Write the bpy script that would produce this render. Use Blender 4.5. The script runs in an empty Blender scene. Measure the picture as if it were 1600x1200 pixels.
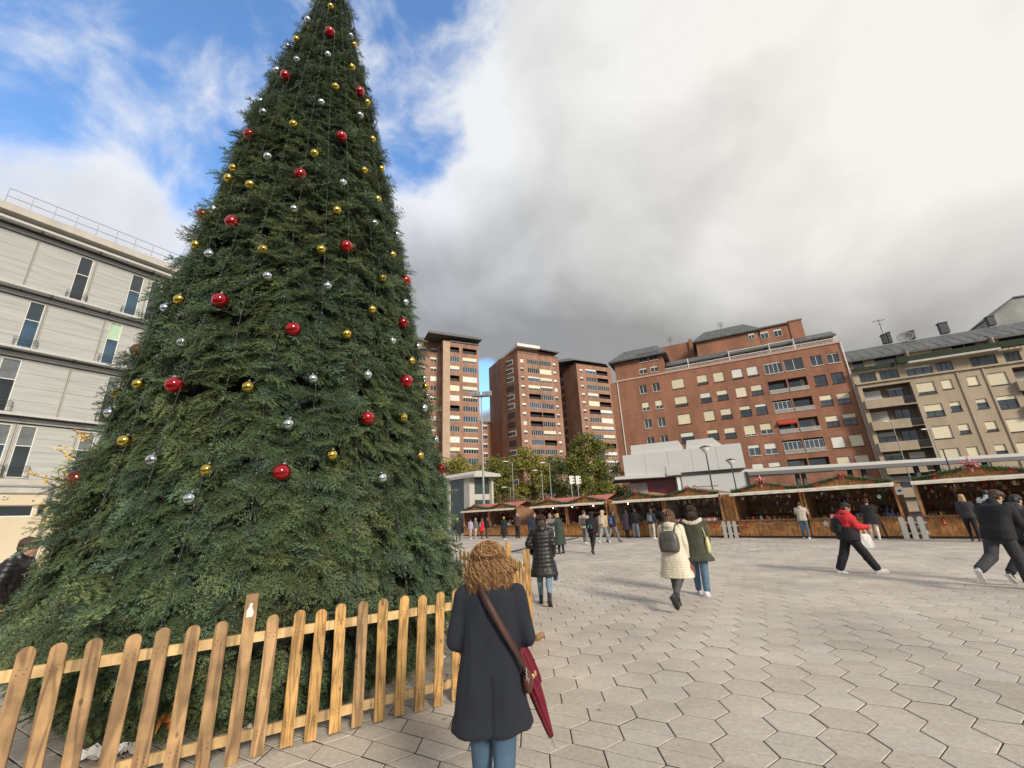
import bpy, math, random
import numpy as np
from mathutils import Vector, Matrix, Euler, noise
random.seed(7)
PI = math.pi
R = math.radians
scene = bpy.context.scene
col = scene.collection

# ---------------------------------------------------------------- camera, world, sun, exposure
F_PX, PITCH, ROLL, CAM_H = 643.0, 0.3088, -0.0479, 1.70
_c, _s = math.cos(PITCH), math.sin(PITCH)
_fw = Vector((0, _c, _s)); _up0 = Vector((0, -_s, _c)); _rt0 = Vector((1, 0, 0))
RT = math.cos(ROLL) * _rt0 + math.sin(ROLL) * _up0
UP = -math.sin(ROLL) * _rt0 + math.cos(ROLL) * _up0
cam_d = bpy.data.cameras.new('camera')
cam = bpy.data.objects.new('camera', cam_d)
col.objects.link(cam)
cam_d.sensor_width = 36
cam_d.lens = 36 * F_PX / 1600
cam_d.clip_start = 0.05
cam_d.clip_end = 4000
cam.matrix_world = Matrix(((RT.x, UP.x, -_fw.x, 0), (RT.y, UP.y, -_fw.y, 0), (RT.z, UP.z, -_fw.z, CAM_H), (0, 0, 0, 1)))
scene.camera = cam

SUN_AZ, SUN_EL = 150.0, 27.0
sd = bpy.data.lights.new('sun', 'SUN')
sd.energy = 1.5
sd.angle = R(13)
sd.color = (1.0, 0.90, 0.76)
sun = bpy.data.objects.new('sun', sd)
col.objects.link(sun)
_sv = Vector((math.sin(R(SUN_AZ)) * math.cos(R(SUN_EL)), math.cos(R(SUN_AZ)) * math.cos(R(SUN_EL)), math.sin(R(SUN_EL))))
sun.rotation_euler = (-_sv).to_track_quat('-Z', 'Y').to_euler()

scene.view_settings.view_transform = 'Standard'
scene.view_settings.look = 'None'
scene.view_settings.gamma = 1
scene.view_settings.use_curve_mapping = False
scene.view_settings.exposure = 1.32

world = bpy.data.worlds.new('World')
scene.world = world
world.use_nodes = True
nt = world.node_tree
nt.nodes.clear()
def N(t, **kw):
    n = nt.nodes.new(t)
    for k, v in kw.items(): setattr(n, k, v)
    return n
def LK(a, b): nt.links.new(a, b)
def M(op, a, b=None, c=None, clamp=False):
    n = N('ShaderNodeMath', operation=op, use_clamp=clamp)
    for i, v in enumerate((a, b, c)):
        if v is None: continue
        if isinstance(v, (int, float)): n.inputs[i].default_value = v
        else: LK(v, n.inputs[i])
    return n.outputs[0]
def NOISE(vec, scale, detail=6, rough=0.55, dist=0.0):
    n = N('ShaderNodeTexNoise')
    LK(vec, n.inputs['Vector'])
    n.inputs['Scale'].default_value = scale; n.inputs['Detail'].default_value = detail
    n.inputs['Roughness'].default_value = rough; n.inputs['Distortion'].default_value = dist
    return n.outputs['Fac']
def SM(v, a, b, lo=0.0, hi=1.0):
    n = N('ShaderNodeMapRange', interpolation_type='SMOOTHSTEP')
    LK(v, n.inputs[0])
    for i, x in enumerate((a, b, lo, hi)): n.inputs[i + 1].default_value = x
    return n.outputs[0]
def MIXC(f, a, b):
    n = N('ShaderNodeMix', data_type='RGBA')
    if isinstance(f, (int, float)): n.inputs[0].default_value = f
    else: LK(f, n.inputs[0])
    for s, v in ((n.inputs[6], a), (n.inputs[7], b)):
        if isinstance(v, tuple): s.default_value = (*v, 1)
        else: LK(v, s)
    return n.outputs[2]
sky = N('ShaderNodeTexSky', sky_type='NISHITA')
sky.sun_disc = False
sky.sun_elevation = R(SUN_EL); sky.sun_rotation = R(SUN_AZ)
sky.air_density = 1.3; sky.dust_density = 0.4; sky.ozone_density = 2.0
tc = N('ShaderNodeTexCoord')
sep = N('ShaderNodeSeparateXYZ'); LK(tc.outputs['Generated'], sep.inputs[0])
X, Y, Z = sep.outputs
Zc = M('MAXIMUM', Z, 0.0)
den = M('ADD', Zc, 0.22)
comb = N('ShaderNodeCombineXYZ')
LK(X, comb.inputs[0]); LK(Y, comb.inputs[1]); LK(M('MULTIPLY', Z, 1.25), comb.inputs[2])
P = comb.outputs[0]
def DOT(d):
    d = Vector(d).normalized()
    return M('ADD', M('ADD', M('MULTIPLY', X, d.x), M('MULTIPLY', Y, d.y)), M('MULTIPLY', Z, d.z))
def PXDIR(x, y): return (RT * (x - 800) + UP * (600 - y) + _fw * F_PX).normalized()
def BLOB(px, r0, r1): return SM(DOT(PXDIR(*px)), math.cos(R(r0)), math.cos(R(r1)))
# warp the directions a little so that the cloud outlines billow
nw = N('ShaderNodeTexNoise'); LK(P, nw.inputs['Vector']); nw.inputs['Scale'].default_value = 2.6; nw.inputs['Detail'].default_value = 3
vw = N('ShaderNodeVectorMath', operation='MULTIPLY_ADD'); LK(nw.outputs['Color'], vw.inputs[0]); vw.inputs[1].default_value = (0.26, 0.26, 0.26); LK(P, vw.inputs[2])
PW = vw.outputs[0]
n1 = NOISE(PW, 2.4, 9, 0.56, 0.0)
n2 = NOISE(PW, 7.5, 8, 0.60, 0.0)
n3 = NOISE(P, 1.5, 3, 0.5, 0.0)
n4 = NOISE(PW, 3.6, 7, 0.50, 0.0)
n5 = NOISE(PW, 11.0, 6, 0.55, 0.0)
dens = M('ADD', M('MULTIPLY', n1, 0.70), M('MULTIPLY', n2, 0.35))       # about 0.53
hole = M('MAXIMUM', BLOB((660, 70), 19, 6), BLOB((370, 70), 15, 2))
hole = M('MAXIMUM', hole, M('MULTIPLY', BLOB((40, 50), 14, 2), 0.75))
hole = M('MAXIMUM', hole, M('MULTIPLY', BLOB((320, 240), 9, 1), 0.75))
hole = M('MAXIMUM', hole, M('MULTIPLY', BLOB((690, 190), 6, 1), 0.7))
hole = M('MAXIMUM', hole, M('MULTIPLY', BLOB((750, 600), 5, 2), 0.9))
solid = M('MULTIPLY', BLOB((1250, 250), 44, 30), 0.30)
wisp = M('MAXIMUM', M('MAXIMUM', BLOB((230, 90), 11, 2), BLOB((150, 190), 12, 2)), M('MULTIPLY', BLOB((615, 175), 7, 2), 0.8))
dens = M('ADD', M('SUBTRACT', M('ADD', dens, 0.10), M('MULTIPLY', hole, 0.225)), M('ADD', solid, M('MULTIPLY', wisp, 0.08)))
cover = SM(dens, 0.42, 0.62)
v = M('ADD', 0.545, M('MULTIPLY', M('SUBTRACT', 0.5, n4), 0.62))
v = M('ADD', v, M('MULTIPLY', M('SUBTRACT', 0.5, n3), 0.80))
v = M('ADD', v, M('MULTIPLY', M('SUBTRACT', 0.5, n5), 0.06))
v = M('ADD', v, M('MULTIPLY', BLOB((1500, 60), 42, 4), 0.30))
v = M('ADD', v, M('MULTIPLY', BLOB((1000, 60), 26, 3), 0.08))
v = M('ADD', v, M('MULTIPLY', BLOB((160, 260), 32, 5), 0.22))
v = M('ADD', v, M('MULTIPLY', BLOB((650, 200), 17, 3), 0.36))
# the long dark underside low over the square
low = SM(Z, 0.52, 0.16)
v = M('SUBTRACT', v, M('MULTIPLY', M('MULTIPLY', low, BLOB((1040, 400), 46, 12)), 0.46))
v = M('ADD', v, M('MULTIPLY', M('SUBTRACT', 1.0, cover), 0.25))
v = M('MINIMUM', M('MAXIMUM', v, 0.34), 0.90)
cool = MIXC(SM(DOT(PXDIR(1600, 60)), math.cos(R(62)), math.cos(R(8))), (0.955, 0.985, 1.05), (1.02, 1.0, 0.95))
vm = N('ShaderNodeVectorMath', operation='SCALE'); LK(cool, vm.inputs[0]); LK(M('MULTIPLY', v, 0.40), vm.inputs['Scale'])
CLOUD_COL = vm.outputs[0]
skys = N('ShaderNodeVectorMath', operation='SCALE'); LK(sky.outputs[0], skys.inputs[0]); skys.inputs['Scale'].default_value = 0.115
blue = N('ShaderNodeVectorMath', operation='MULTIPLY'); LK(skys.outputs[0], blue.inputs[0]); blue.inputs[1].default_value = (0.62, 0.80, 1.0)
fin = MIXC(cover, blue.outputs[0], CLOUD_COL)
gr = SM(Z, -0.02, 0.0)
fin = MIXC(gr, (0.09, 0.085, 0.075), fin)
bg = N('ShaderNodeBackground'); LK(fin, bg.inputs[0]); bg.inputs[1].default_value = 1.0
wo = N('ShaderNodeOutputWorld'); LK(bg.outputs[0], wo.inputs[0])
world.cycles.sampling_method = 'MANUAL' if hasattr(world.cycles, 'sampling_method') else world.cycles.sampling_method
world.cycles.sample_map_resolution = 512

# ---------------------------------------------------------------- pixel helpers (photo is 1600 x 1200)
CAMP = Vector((0, 0, CAM_H))
def ray(x, y): return (RT * (x - 800) + UP * (600 - y)) / F_PX + _fw
def G(x, y, z=0.0):
    r = ray(x, y); t = (z - CAM_H) / r.z
    return Vector((r.x * t, r.y * t, z))
def AtY(x, y, Yd):
    r = ray(x, y); return CAMP + r * (Yd / r.y)
def depth(p): return (Vector(p) - CAMP).dot(_fw)
# ---------------------------------------------------------------- materials
MATS = {}
def mat(name, c, rough=0.7, var=0.15, scale=8.0, bump=0.0, bscale=None, metal=0.0, c2=None, stretch=(1, 1, 1), rand=0.0, spec=0.5, coat=0.0, trans=0.0, sheen=0.0, detail=5, emit=None):
    if name in MATS: return MATS[name]
    m = bpy.data.materials.new(name); m.use_nodes = True
    t = m.node_tree; b = t.nodes['Principled BSDF']
    b.inputs['Roughness'].default_value = rough; b.inputs['Metallic'].default_value = metal
    b.inputs['Specular IOR Level'].default_value = spec
    b.inputs['Coat Weight'].default_value = coat
    b.inputs['Sheen Weight'].default_value = sheen
    if trans: b.inputs['Transmission Weight'].default_value = trans
    L = t.links.new
    tc_ = t.nodes.new('ShaderNodeTexCoord'); mp = t.nodes.new('ShaderNodeMapping')
    L(tc_.outputs['Object'], mp.inputs[0]); mp.inputs['Scale'].default_value = stretch
    nz = t.nodes.new('ShaderNodeTexNoise'); L(mp.outputs[0], nz.inputs['Vector'])
    nz.inputs['Scale'].default_value = scale; nz.inputs['Detail'].default_value = detail; nz.inputs['Roughness'].default_value = 0.6
    mr = t.nodes.new('ShaderNodeMapRange'); L(nz.outputs['Fac'], mr.inputs[0])
    mr.inputs[1].default_value = 0.3; mr.inputs[2].default_value = 0.7
    mx = t.nodes.new('ShaderNodeMix'); mx.data_type = 'RGBA'; L(mr.outputs[0], mx.inputs[0])
    c2_ = c2 if c2 else tuple(min(1, v * (1 + var)) for v in c)
    c1_ = c if c2 else tuple(v * (1 - var) for v in c)
    mx.inputs[6].default_value = (*c1_, 1); mx.inputs[7].default_value = (*c2_, 1)
    out = mx.outputs[2]
    if rand:
        oi = t.nodes.new('ShaderNodeObjectInfo'); hs = t.nodes.new('ShaderNodeHueSaturation')
        m2 = t.nodes.new('ShaderNodeMapRange'); L(oi.outputs['Random'], m2.inputs[0])
        m2.inputs[3].default_value = 1 - rand; m2.inputs[4].default_value = 1 + rand
        L(m2.outputs[0], hs.inputs['Value']); L(out, hs.inputs['Color']); out = hs.outputs[0]
    L(out, b.inputs['Base Color'])
    if bump:
        n2_ = t.nodes.new('ShaderNodeTexNoise'); L(mp.outputs[0], n2_.inputs['Vector'])
        n2_.inputs['Scale'].default_value = bscale or scale * 4; n2_.inputs['Detail'].default_value = 4
        bp_ = t.nodes.new('ShaderNodeBump'); L(n2_.outputs['Fac'], bp_.inputs['Height'])
        bp_.inputs['Strength'].default_value = bump; bp_.inputs['Distance'].default_value = 0.02
        L(bp_.outputs[0], b.inputs['Normal'])
    if emit:
        b.inputs['Emission Color'].default_value = (*emit[:3], 1); b.inputs['Emission Strength'].default_value = emit[3]
    MATS[name] = m
    return m

def brick_mat(name, c1, c2, mortar, scale=1.0):
    if name in MATS: return MATS[name]
    m = mat(name, c1, 0.85)
    t = m.node_tree; b = t.nodes['Principled BSDF']; L = t.links.new
    for l in list(b.inputs['Base Color'].links): t.links.remove(l)
    tc_ = t.nodes.new('ShaderNodeTexCoord'); mp = t.nodes.new('ShaderNodeMapping'); L(tc_.outputs['Object'], mp.inputs[0])
    mp.inputs['Rotation'].default_value = (R(90), 0, 0)
    bt = t.nodes.new('ShaderNodeTexBrick'); L(mp.outputs[0], bt.inputs[0])
    bt.inputs['Color1'].default_value = (*c1, 1); bt.inputs['Color2'].default_value = (*c2, 1); bt.inputs['Mortar'].default_value = (*mortar, 1)
    bt.inputs['Scale'].default_value = 1.0; bt.inputs['Brick Width'].default_value = 0.5 * scale; bt.inputs['Row Height'].default_value = 0.16 * scale
    bt.inputs['Mortar Size'].default_value = 0.012 * scale
    nz = t.nodes.new('ShaderNodeTexNoise'); mp2 = t.nodes.new('ShaderNodeMapping'); L(tc_.outputs['Object'], mp2.inputs[0]); mp2.inputs['Scale'].default_value = (0.7, 0.7, 0.18)
    L(mp2.outputs[0], nz.inputs['Vector']); nz.inputs['Scale'].default_value = 0.7; nz.inputs['Detail'].default_value = 7
    mr = t.nodes.new('ShaderNodeMapRange'); L(nz.outputs['Fac'], mr.inputs[0]); mr.inputs[1].default_value = 0.3; mr.inputs[2].default_value = 0.7; mr.inputs[3].default_value = 0.72; mr.inputs[4].default_value = 1.2
    vm_ = t.nodes.new('ShaderNodeVectorMath'); vm_.operation = 'SCALE'; L(bt.outputs[0], vm_.inputs[0]); L(mr.outputs[0], vm_.inputs['Scale'])
    L(vm_.outputs[0], b.inputs['Base Color'])
    return m

# ---------------------------------------------------------------- mesh builder
class MB:
    def __init__(s): s.v = []; s.f = []; s.m = []
    def add(s, vs, fs, mi=0):
        o = len(s.v); s.v.extend([tuple(p) for p in vs]); s.f.extend([tuple(i + o for i in f) for f in fs]); s.m.extend([mi] * len(fs)); return s
    def quad(s, a, b, c, d, mi=0): return s.add([a, b, c, d], [(0, 1, 2, 3)], mi)
    def box(s, x0, x1, y0, y1, z0, z1, mi=0, skip=''):
        vs = [(x0, y0, z0), (x1, y0, z0), (x1, y1, z0), (x0, y1, z0), (x0, y0, z1), (x1, y0, z1), (x1, y1, z1), (x0, y1, z1)]
        fs = [(0, 3, 2, 1), (4, 5, 6, 7), (0, 1, 5, 4), (1, 2, 6, 5), (2, 3, 7, 6), (3, 0, 4, 7)]
        return s.add(vs, fs, mi)
    def obox(s, c, ax, ay, az_, mi=0):
        c, ax, ay, az_ = map(Vector, (c, ax, ay, az_)); vs = []
        for k in (-1, 1):
            for (i, j) in ((-1, -1), (1, -1), (1, 1), (-1, 1)): vs.append(c + ax * i + ay * j + az_ * k)
        return s.add(vs, [(0, 3, 2, 1), (4, 5, 6, 7), (0, 1, 5, 4), (1, 2, 6, 5), (2, 3, 7, 6), (3, 0, 4, 7)], mi)
    def bar(s, a, b, w, h=None, mi=0, up=(0, 0, 1)):
        a, b = Vector(a), Vector(b); d = b - a; L_ = d.length; d.normalize(); u = Vector(up)
        if abs(d.dot(u)) > 0.95: u = Vector((0, 1, 0))
        sx = d.cross(u).normalized(); sz = sx.cross(d).normalized()
        return s.obox((a + b) / 2, sx * w / 2, d * L_ / 2, sz * (h or w) / 2, mi)
    def tube(s, pts, rad, n=6, mi=0, cap=True):
        pts = [Vector(p) for p in pts]; rad = rad if isinstance(rad, (list, tuple)) else [rad] * len(pts)
        rings = []; prev = None
        for i, p in enumerate(pts):
            d = (pts[min(i + 1, len(pts) - 1)] - pts[max(i - 1, 0)]).normalized()
            if prev is None:
                u = Vector((0, 0, 1)) if abs(d.z) < 0.9 else Vector((0, 1, 0))
                sx = d.cross(u).normalized()
            else:
                sx = (prev - d * prev.dot(d)).normalized()
            prev = sx; sy = d.cross(sx)
            rings.append([p + (sx * math.cos(2 * PI * k / n) + sy * math.sin(2 * PI * k / n)) * rad[i] for k in range(n)])
        vs = [q for r_ in rings for q in r_]; fs = []
        for i in range(len(pts) - 1):
            for k in range(n):
                k2 = (k + 1) % n; fs.append((i * n + k, i * n + k2, (i + 1) * n + k2, (i + 1) * n + k))
        if cap: fs.append(tuple(range(n))[::-1]); fs.append(tuple((len(pts) - 1) * n + k for k in range(n)))
        return s.add(vs, fs, mi)
    def rings(s, rs, mi=0, cap=True):
        """rs: list of vertex lists of equal length"""
        n = len(rs[0]); vs = [q for r_ in rs for q in r_]; fs = []
        for i in range(len(rs) - 1):
            for k in range(n):
                k2 = (k + 1) % n; fs.append((i * n + k, i * n + k2, (i + 1) * n + k2, (i + 1) * n + k))
        if cap: fs.append(tuple(range(n))[::-1]); fs.append(tuple((len(rs) - 1) * n + k for k in range(n)))
        return s.add(vs, fs, mi)
    def lathe(s, prof, n=16, mi=0, c=(0, 0, 0)):
        c = Vector(c)
        return s.rings([[c + Vector((r_ * math.cos(2 * PI * k / n), r_ * math.sin(2 * PI * k / n), z)) for k in range(n)] for r_, z in prof], mi)
    def ell(s, c, r, nu=14, nv=9, mi=0, mtx=None):
        c = Vector(c); r = Vector(r if isinstance(r, (tuple, list, Vector)) else (r, r, r)); vs = []; fs = []
        def T(v_):
            v_ = Vector((v_[0] * r.x, v_[1] * r.y, v_[2] * r.z))
            return c + (mtx @ v_ if mtx else v_)
        vs.append(T((0, 0, -1)))
        for j in range(1, nv):
            ph = -PI / 2 + PI * j / nv
            for k in range(nu): vs.append(T((math.cos(ph) * math.cos(2 * PI * k / nu), math.cos(ph) * math.sin(2 * PI * k / nu), math.sin(ph))))
        vs.append(T((0, 0, 1))); last = len(vs) - 1
        for k in range(nu): fs.append((0, 1 + (k + 1) % nu, 1 + k))
        for j in range(nv - 2):
            for k in range(nu):
                a = 1 + j * nu + k; b_ = 1 + j * nu + (k + 1) % nu; fs.append((a, b_, b_ + nu, a + nu))
        for k in range(nu): fs.append((1 + (nv - 2) * nu + k, 1 + (nv - 2) * nu + (k + 1) % nu, last))
        return s.add(vs, fs, mi)
    def caps(s, a, b, ra, rb, n=12, mi=0):
        """capsule with tapering radius"""
        a, b = Vector(a), Vector(b); d = (b - a); L_ = max(d.length, 1e-5); d = d / L_
        u = Vector((0, 0, 1)) if abs(d.z) < 0.9 else Vector((0, 1, 0)); sx = d.cross(u).normalized(); sy = d.cross(sx); rs = []
        def ring(p, r_): return [p + (sx * math.cos(2 * PI * k / n) + sy * math.sin(2 * PI * k / n)) * r_ for k in range(n)]
        for t in (-0.98, -0.7, -0.35): rs.append(ring(a + d * ra * t, ra * math.sqrt(1 - t * t)))
        rs.append(ring(a, ra)); rs.append(ring(b, rb))
        for t in (0.35, 0.7, 0.98): rs.append(ring(b + d * rb * t, rb * math.sqrt(1 - t * t)))
        return s.rings(rs, mi)
    def mesh(s, name, mats, smooth=False):
        me = bpy.data.meshes.new(name); me.from_pydata(s.v, [], s.f)
        for m in (mats if isinstance(mats, (list, tuple)) else [mats]): me.materials.append(m)
        if len(me.materials) > 1: me.polygons.foreach_set('material_index', s.m)
        if smooth: me.polygons.foreach_set('use_smooth', [True] * len(me.polygons))
        me.update(); return me
    def build(s, name, mats, parent=None, smooth=False):
        return obj(name, s.mesh(name, mats, smooth), parent)

def obj(name, me, parent=None, loc=None, kind=None):
    o = bpy.data.objects.new(name, me); col.objects.link(o)
    if parent is not None: o.parent = parent
    if loc is not None: o.location = loc
    if kind: o['kind'] = kind
    return o
def tag(o, label, cat, group=None):
    o['label'] = label; o['category'] = cat
    if group: o['group'] = group
    return o
def thing(name, loc, rz, label, cat, group=None):
    o = bpy.data.objects.new(name, None); col.objects.link(o); o.location = loc; o.rotation_euler = (0, 0, rz)
    o.empty_display_size = 0.2
    return tag(o, label, cat, group)
def copy_tree(o, parent=None):
    c = o.copy(); col.objects.link(c); c.parent = parent
    for ch in list(o.children): copy_tree(ch, c)
    return c

# shared materials
m_brick = brick_mat('red_brick', (0.335, 0.135, 0.072), (0.275, 0.105, 0.056), (0.34, 0.24, 0.17))
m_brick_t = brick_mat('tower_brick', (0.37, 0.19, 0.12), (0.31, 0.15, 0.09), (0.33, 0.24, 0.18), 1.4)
m_brick_d = brick_mat('brown_and_shaded_brick', (0.20, 0.085, 0.05), (0.15, 0.065, 0.04), (0.2, 0.14, 0.11), 1.4)
m_beige = mat('beige_render', (0.50, 0.405, 0.29), 0.9, scale=0.5, c2=(0.35, 0.28, 0.19), stretch=(1, 1, 0.35), detail=8, bump=0.1)
m_slate = mat('slate_roof', (0.10, 0.105, 0.105), 0.6, var=0.45, scale=1.6, stretch=(2.5, 1, .6), detail=8)
m_white = mat('white_paint', (0.72, 0.70, 0.64), 0.6, var=0.08, scale=2)
m_cream = mat('cream_blind', (0.74, 0.66, 0.46), 0.6, var=0.06, scale=2, stretch=(1, 1, 14), rand=0.1)
m_blindw = mat('pale_blind', (0.72, 0.70, 0.62), 0.6, var=0.06, scale=2, stretch=(1, 1, 14), rand=0.1)
m_glass = mat('window_glass', (0.035, 0.045, 0.05), 0.08, var=0.3, scale=0.6, spec=0.9, rand=0.5)
m_glassb = mat('blue_glass', (0.04, 0.08, 0.12), 0.06, var=0.4, scale=0.8, spec=1.0)
m_dark = mat('dark_interior', (0.025, 0.022, 0.02), 0.9, var=0.3)
m_frame_d = mat('dark_frame', (0.05, 0.04, 0.035), 0.5)
m_metal = mat('grey_metal', (0.32, 0.33, 0.33), 0.45, var=0.1, metal=0.3)
m_metal_d = mat('dark_metal', (0.06, 0.065, 0.07), 0.5, var=0.15, metal=0.4)
m_conc = mat('pale_concrete', (0.50, 0.47, 0.41), 0.85, var=0.12, scale=1.5, bump=0.1, detail=8)
m_concb = mat('board_marked_concrete', (0.50, 0.505, 0.475), 0.85, scale=1.2, c2=(0.37, 0.375, 0.36), stretch=(0.35, 1, 5), bump=0.25, bscale=6, detail=8)
m_red = mat('red_paint', (0.5, 0.02, 0.02), 0.4)
# ---------------------------------------------------------------- ground
def sheet(name, x0, x1, y0, y1, z, m, mats=None, label=None):
    mb = MB(); mb.quad((x0, y0, z), (x1, y0, z), (x1, y1, z), (x0, y1, z)); o = mb.build(name, m); o['kind'] = 'structure'
    if label: o['label'] = label
    return o
m_asph = mat('asphalt', (0.055, 0.055, 0.055), 0.9, var=0.2, scale=4, bump=0.2)
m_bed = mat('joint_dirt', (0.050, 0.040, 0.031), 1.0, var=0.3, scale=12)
m_lawn = mat('far_ground', (0.11, 0.105, 0.09), 0.95, var=0.25, scale=0.2)
sheet('ground', -900, 900, -300, 1500, -0.16, m_lawn)
sheet('road', -120, 160, 54, 66, -0.150, m_asph)
# plaza paving: one bed sheet and the hexagonal slabs lying on it
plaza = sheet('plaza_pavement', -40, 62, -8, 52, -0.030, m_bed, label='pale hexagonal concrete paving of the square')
def paving_mat(i, c, c2):
    m = mat('paving_%d' % i, c, 0.82, scale=1.7, c2=c2, bump=0.35, bscale=90, detail=10)
    t = m.node_tree; b = t.nodes['Principled BSDF']; L = t.links.new
    # worn stains, speckles and a little dirt in world space
    g = t.nodes.new('ShaderNodeNewGeometry')
    n_ = t.nodes.new('ShaderNodeTexNoise'); L(g.outputs['Position'], n_.inputs['Vector']); n_.inputs['Scale'].default_value = 0.55; n_.inputs['Detail'].default_value = 9; n_.inputs['Roughness'].default_value = 0.62
    r_ = t.nodes.new('ShaderNodeMapRange'); L(n_.outputs['Fac'], r_.inputs[0]); r_.inputs[1].default_value = 0.3; r_.inputs[2].default_value = 0.7; r_.inputs[3].default_value = 0.74; r_.inputs[4].default_value = 1.16
    v_ = t.nodes.new('ShaderNodeTexVoronoi'); L(g.outputs['Position'], v_.inputs['Vector']); v_.inputs['Scale'].default_value = 2.1; v_.inputs['Randomness'].default_value = 1.0
    r2 = t.nodes.new('ShaderNodeMapRange'); L(v_.outputs['Distance'], r2.inputs[0]); r2.inputs[1].default_value = 0.035; r2.inputs[2].default_value = 0.060; r2.inputs[3].default_value = 0.52; r2.inputs[4].default_value = 1.0
    f_ = t.nodes.new('ShaderNodeTexNoise'); L(g.outputs['Position'], f_.inputs['Vector']); f_.inputs['Scale'].default_value = 26; f_.inputs['Detail'].default_value = 6
    r3 = t.nodes.new('ShaderNodeMapRange'); L(f_.outputs['Fac'], r3.inputs[0]); r3.inputs[1].default_value = 0.3; r3.inputs[2].default_value = 0.7; r3.inputs[3].default_value = 0.86; r3.inputs[4].default_value = 1.12
    m1 = t.nodes.new('ShaderNodeMath'); m1.operation = 'MULTIPLY'; L(r_.outputs[0], m1.inputs[0]); L(r2.outputs[0], m1.inputs[1])
    m2 = t.nodes.new('ShaderNodeMath'); m2.operation = 'MULTIPLY'; L(m1.outputs[0], m2.inputs[0]); L(r3.outputs[0], m2.inputs[1])
    vm_ = t.nodes.new('ShaderNodeVectorMath'); vm_.operation = 'SCALE'
    src = b.inputs['Base Color'].links[0].from_socket; L(src, vm_.inputs[0]); L(m2.outputs[0], vm_.inputs['Scale']); L(vm_.outputs[0], b.inputs['Base Color'])
    return m
PV = [paving_mat(0, (0.475, 0.42, 0.35), (0.555, 0.50, 0.42)), paving_mat(1, (0.46, 0.405, 0.34), (0.535, 0.475, 0.40)), paving_mat(2, (0.485, 0.435, 0.37), (0.565, 0.51, 0.435)),
      paving_mat(3, (0.44, 0.385, 0.315), (0.51, 0.45, 0.375)), paving_mat(4, (0.49, 0.43, 0.355), (0.555, 0.495, 0.41))]
HE, HS, HV = 0.2463, 0.1029, 0.4083
TH = -0.5017; OX, OY = 1.3518, 3.5654
CU = Vector((math.cos(TH), math.sin(TH), 0)); CV = Vector((-math.sin(TH), math.cos(TH), 0))
def hex_mesh(i, mb=None, c=Vector((0, 0, 0)), tilt=(0, 0, 0), simple=False, mi=0):
    """hexagonal slab centred on c, two halves parted by a fine groove"""
    own = mb is None; mb = mb or MB()
    g, w, dg = 0.0060, 0.0010, 0.0042
    L_ = (-HE / 2 - HS + g * .8, 0); Rr = (HE / 2 + HS - g * .8, 0)
    P_ = [L_, (-HE / 2 + g * .4, -HV / 2 + g), (HE / 2 - w, -HV / 2 + g), (Rr[0] - w, 0), (HE / 2 - g * .4, HV / 2 - g), (-HE / 2 + w, HV / 2 - g)]
    P_[0] = (L_[0] + w, 0)
    def W(u, v, z): return c + CU * u + CV * v + Vector((0, 0, z + tilt[0] + tilt[1] * u + tilt[2] * v))
    if simple:
        top = [W(u, v, 0) for u, v in P_]; bot = [W(u, v, -0.03) for u, v in P_]
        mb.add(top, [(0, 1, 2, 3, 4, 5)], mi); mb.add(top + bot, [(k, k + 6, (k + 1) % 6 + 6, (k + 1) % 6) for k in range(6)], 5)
    else:
        bev = 0.004
        def sh(p, k): return (p[0] * (1 - k / 0.2), p[1] * (1 - k / 0.2))
        low = [(P_[0][0], -dg), P_[1], P_[2], (P_[3][0], -dg)]; high = [(P_[3][0], dg), P_[4], P_[5], (P_[0][0], dg)]
        for poly in (low, high):
            cx = sum(p[0] for p in poly) / 4; cy = sum(p[1] for p in poly) / 4
            inn = [(cx + (p[0] - cx) * 0.965, cy + (p[1] - cy) * 0.955) for p in poly]
            vs = [W(u, v, 0) for u, v in inn] + [W(u, v, -bev) for u, v in poly] + [W(u, v, -0.028) for u, v in poly]
            fs = [(0, 1, 2, 3)] + [(k, k + 4, (k + 1) % 4 + 4, (k + 1) % 4) for k in range(4)]
            mb.add(vs, fs, mi); o_ = len(mb.v) - 12
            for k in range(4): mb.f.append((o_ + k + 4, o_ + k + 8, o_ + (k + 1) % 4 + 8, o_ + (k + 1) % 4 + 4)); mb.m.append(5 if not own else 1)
        gy = dg
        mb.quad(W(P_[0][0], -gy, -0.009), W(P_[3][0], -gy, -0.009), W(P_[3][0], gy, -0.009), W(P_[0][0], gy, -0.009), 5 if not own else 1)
    return mb
rnd = random.Random(3)
tiles = []
for a in range(-160, 190):
    for b in range(-130, 150):
        u = (a + 0.5) * (HE + HS) - HE / 2 - HS / 2 + (HE) ; v = b * HV + (0.5 if a % 2 else 0.0) * HV
        u = a * (HE + HS) + HE / 2; v = (b + 0.5 + (0.5 if a % 2 else 0)) * HV
        x = OX + CU.x * u + CV.x * v; y = OY + CU.y * u + CV.y * v
        if not (-26 < x < 40 and 0.6 < y < 50): continue
        if (Vector((x, y)) - Vector((14.44, 20.93))).dot(Vector((0.731, 0.682))) > 6: continue
        d = depth((x, y, 0))
        if d < 0.6: continue
        px, py = (Vector((x, y, 0)) - CAMP).dot(RT) / d * F_PX + 800, 600 - (Vector((x, y, 0)) - CAMP).dot(UP) / d * F_PX
        tiles.append((d, px, py, x, y))
tiles.sort(key=lambda t: t[0])
near = [t for t in tiles if -60 < t[1] < 1660 and t[2] < 1290]
def hidden(t):   # behind the fence and under the tree, hidden by foliage
    return t[1] < 690 and t[2] < 1180 and t[3] < -0.2
near = [t for t in near if not hidden(t)][:296]
nearset = set((t[3], t[4]) for t in near)
hm = [hex_mesh(i).mesh('paving_slab', [PV[i % 5], m_bed]) for i in range(5)]
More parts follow.
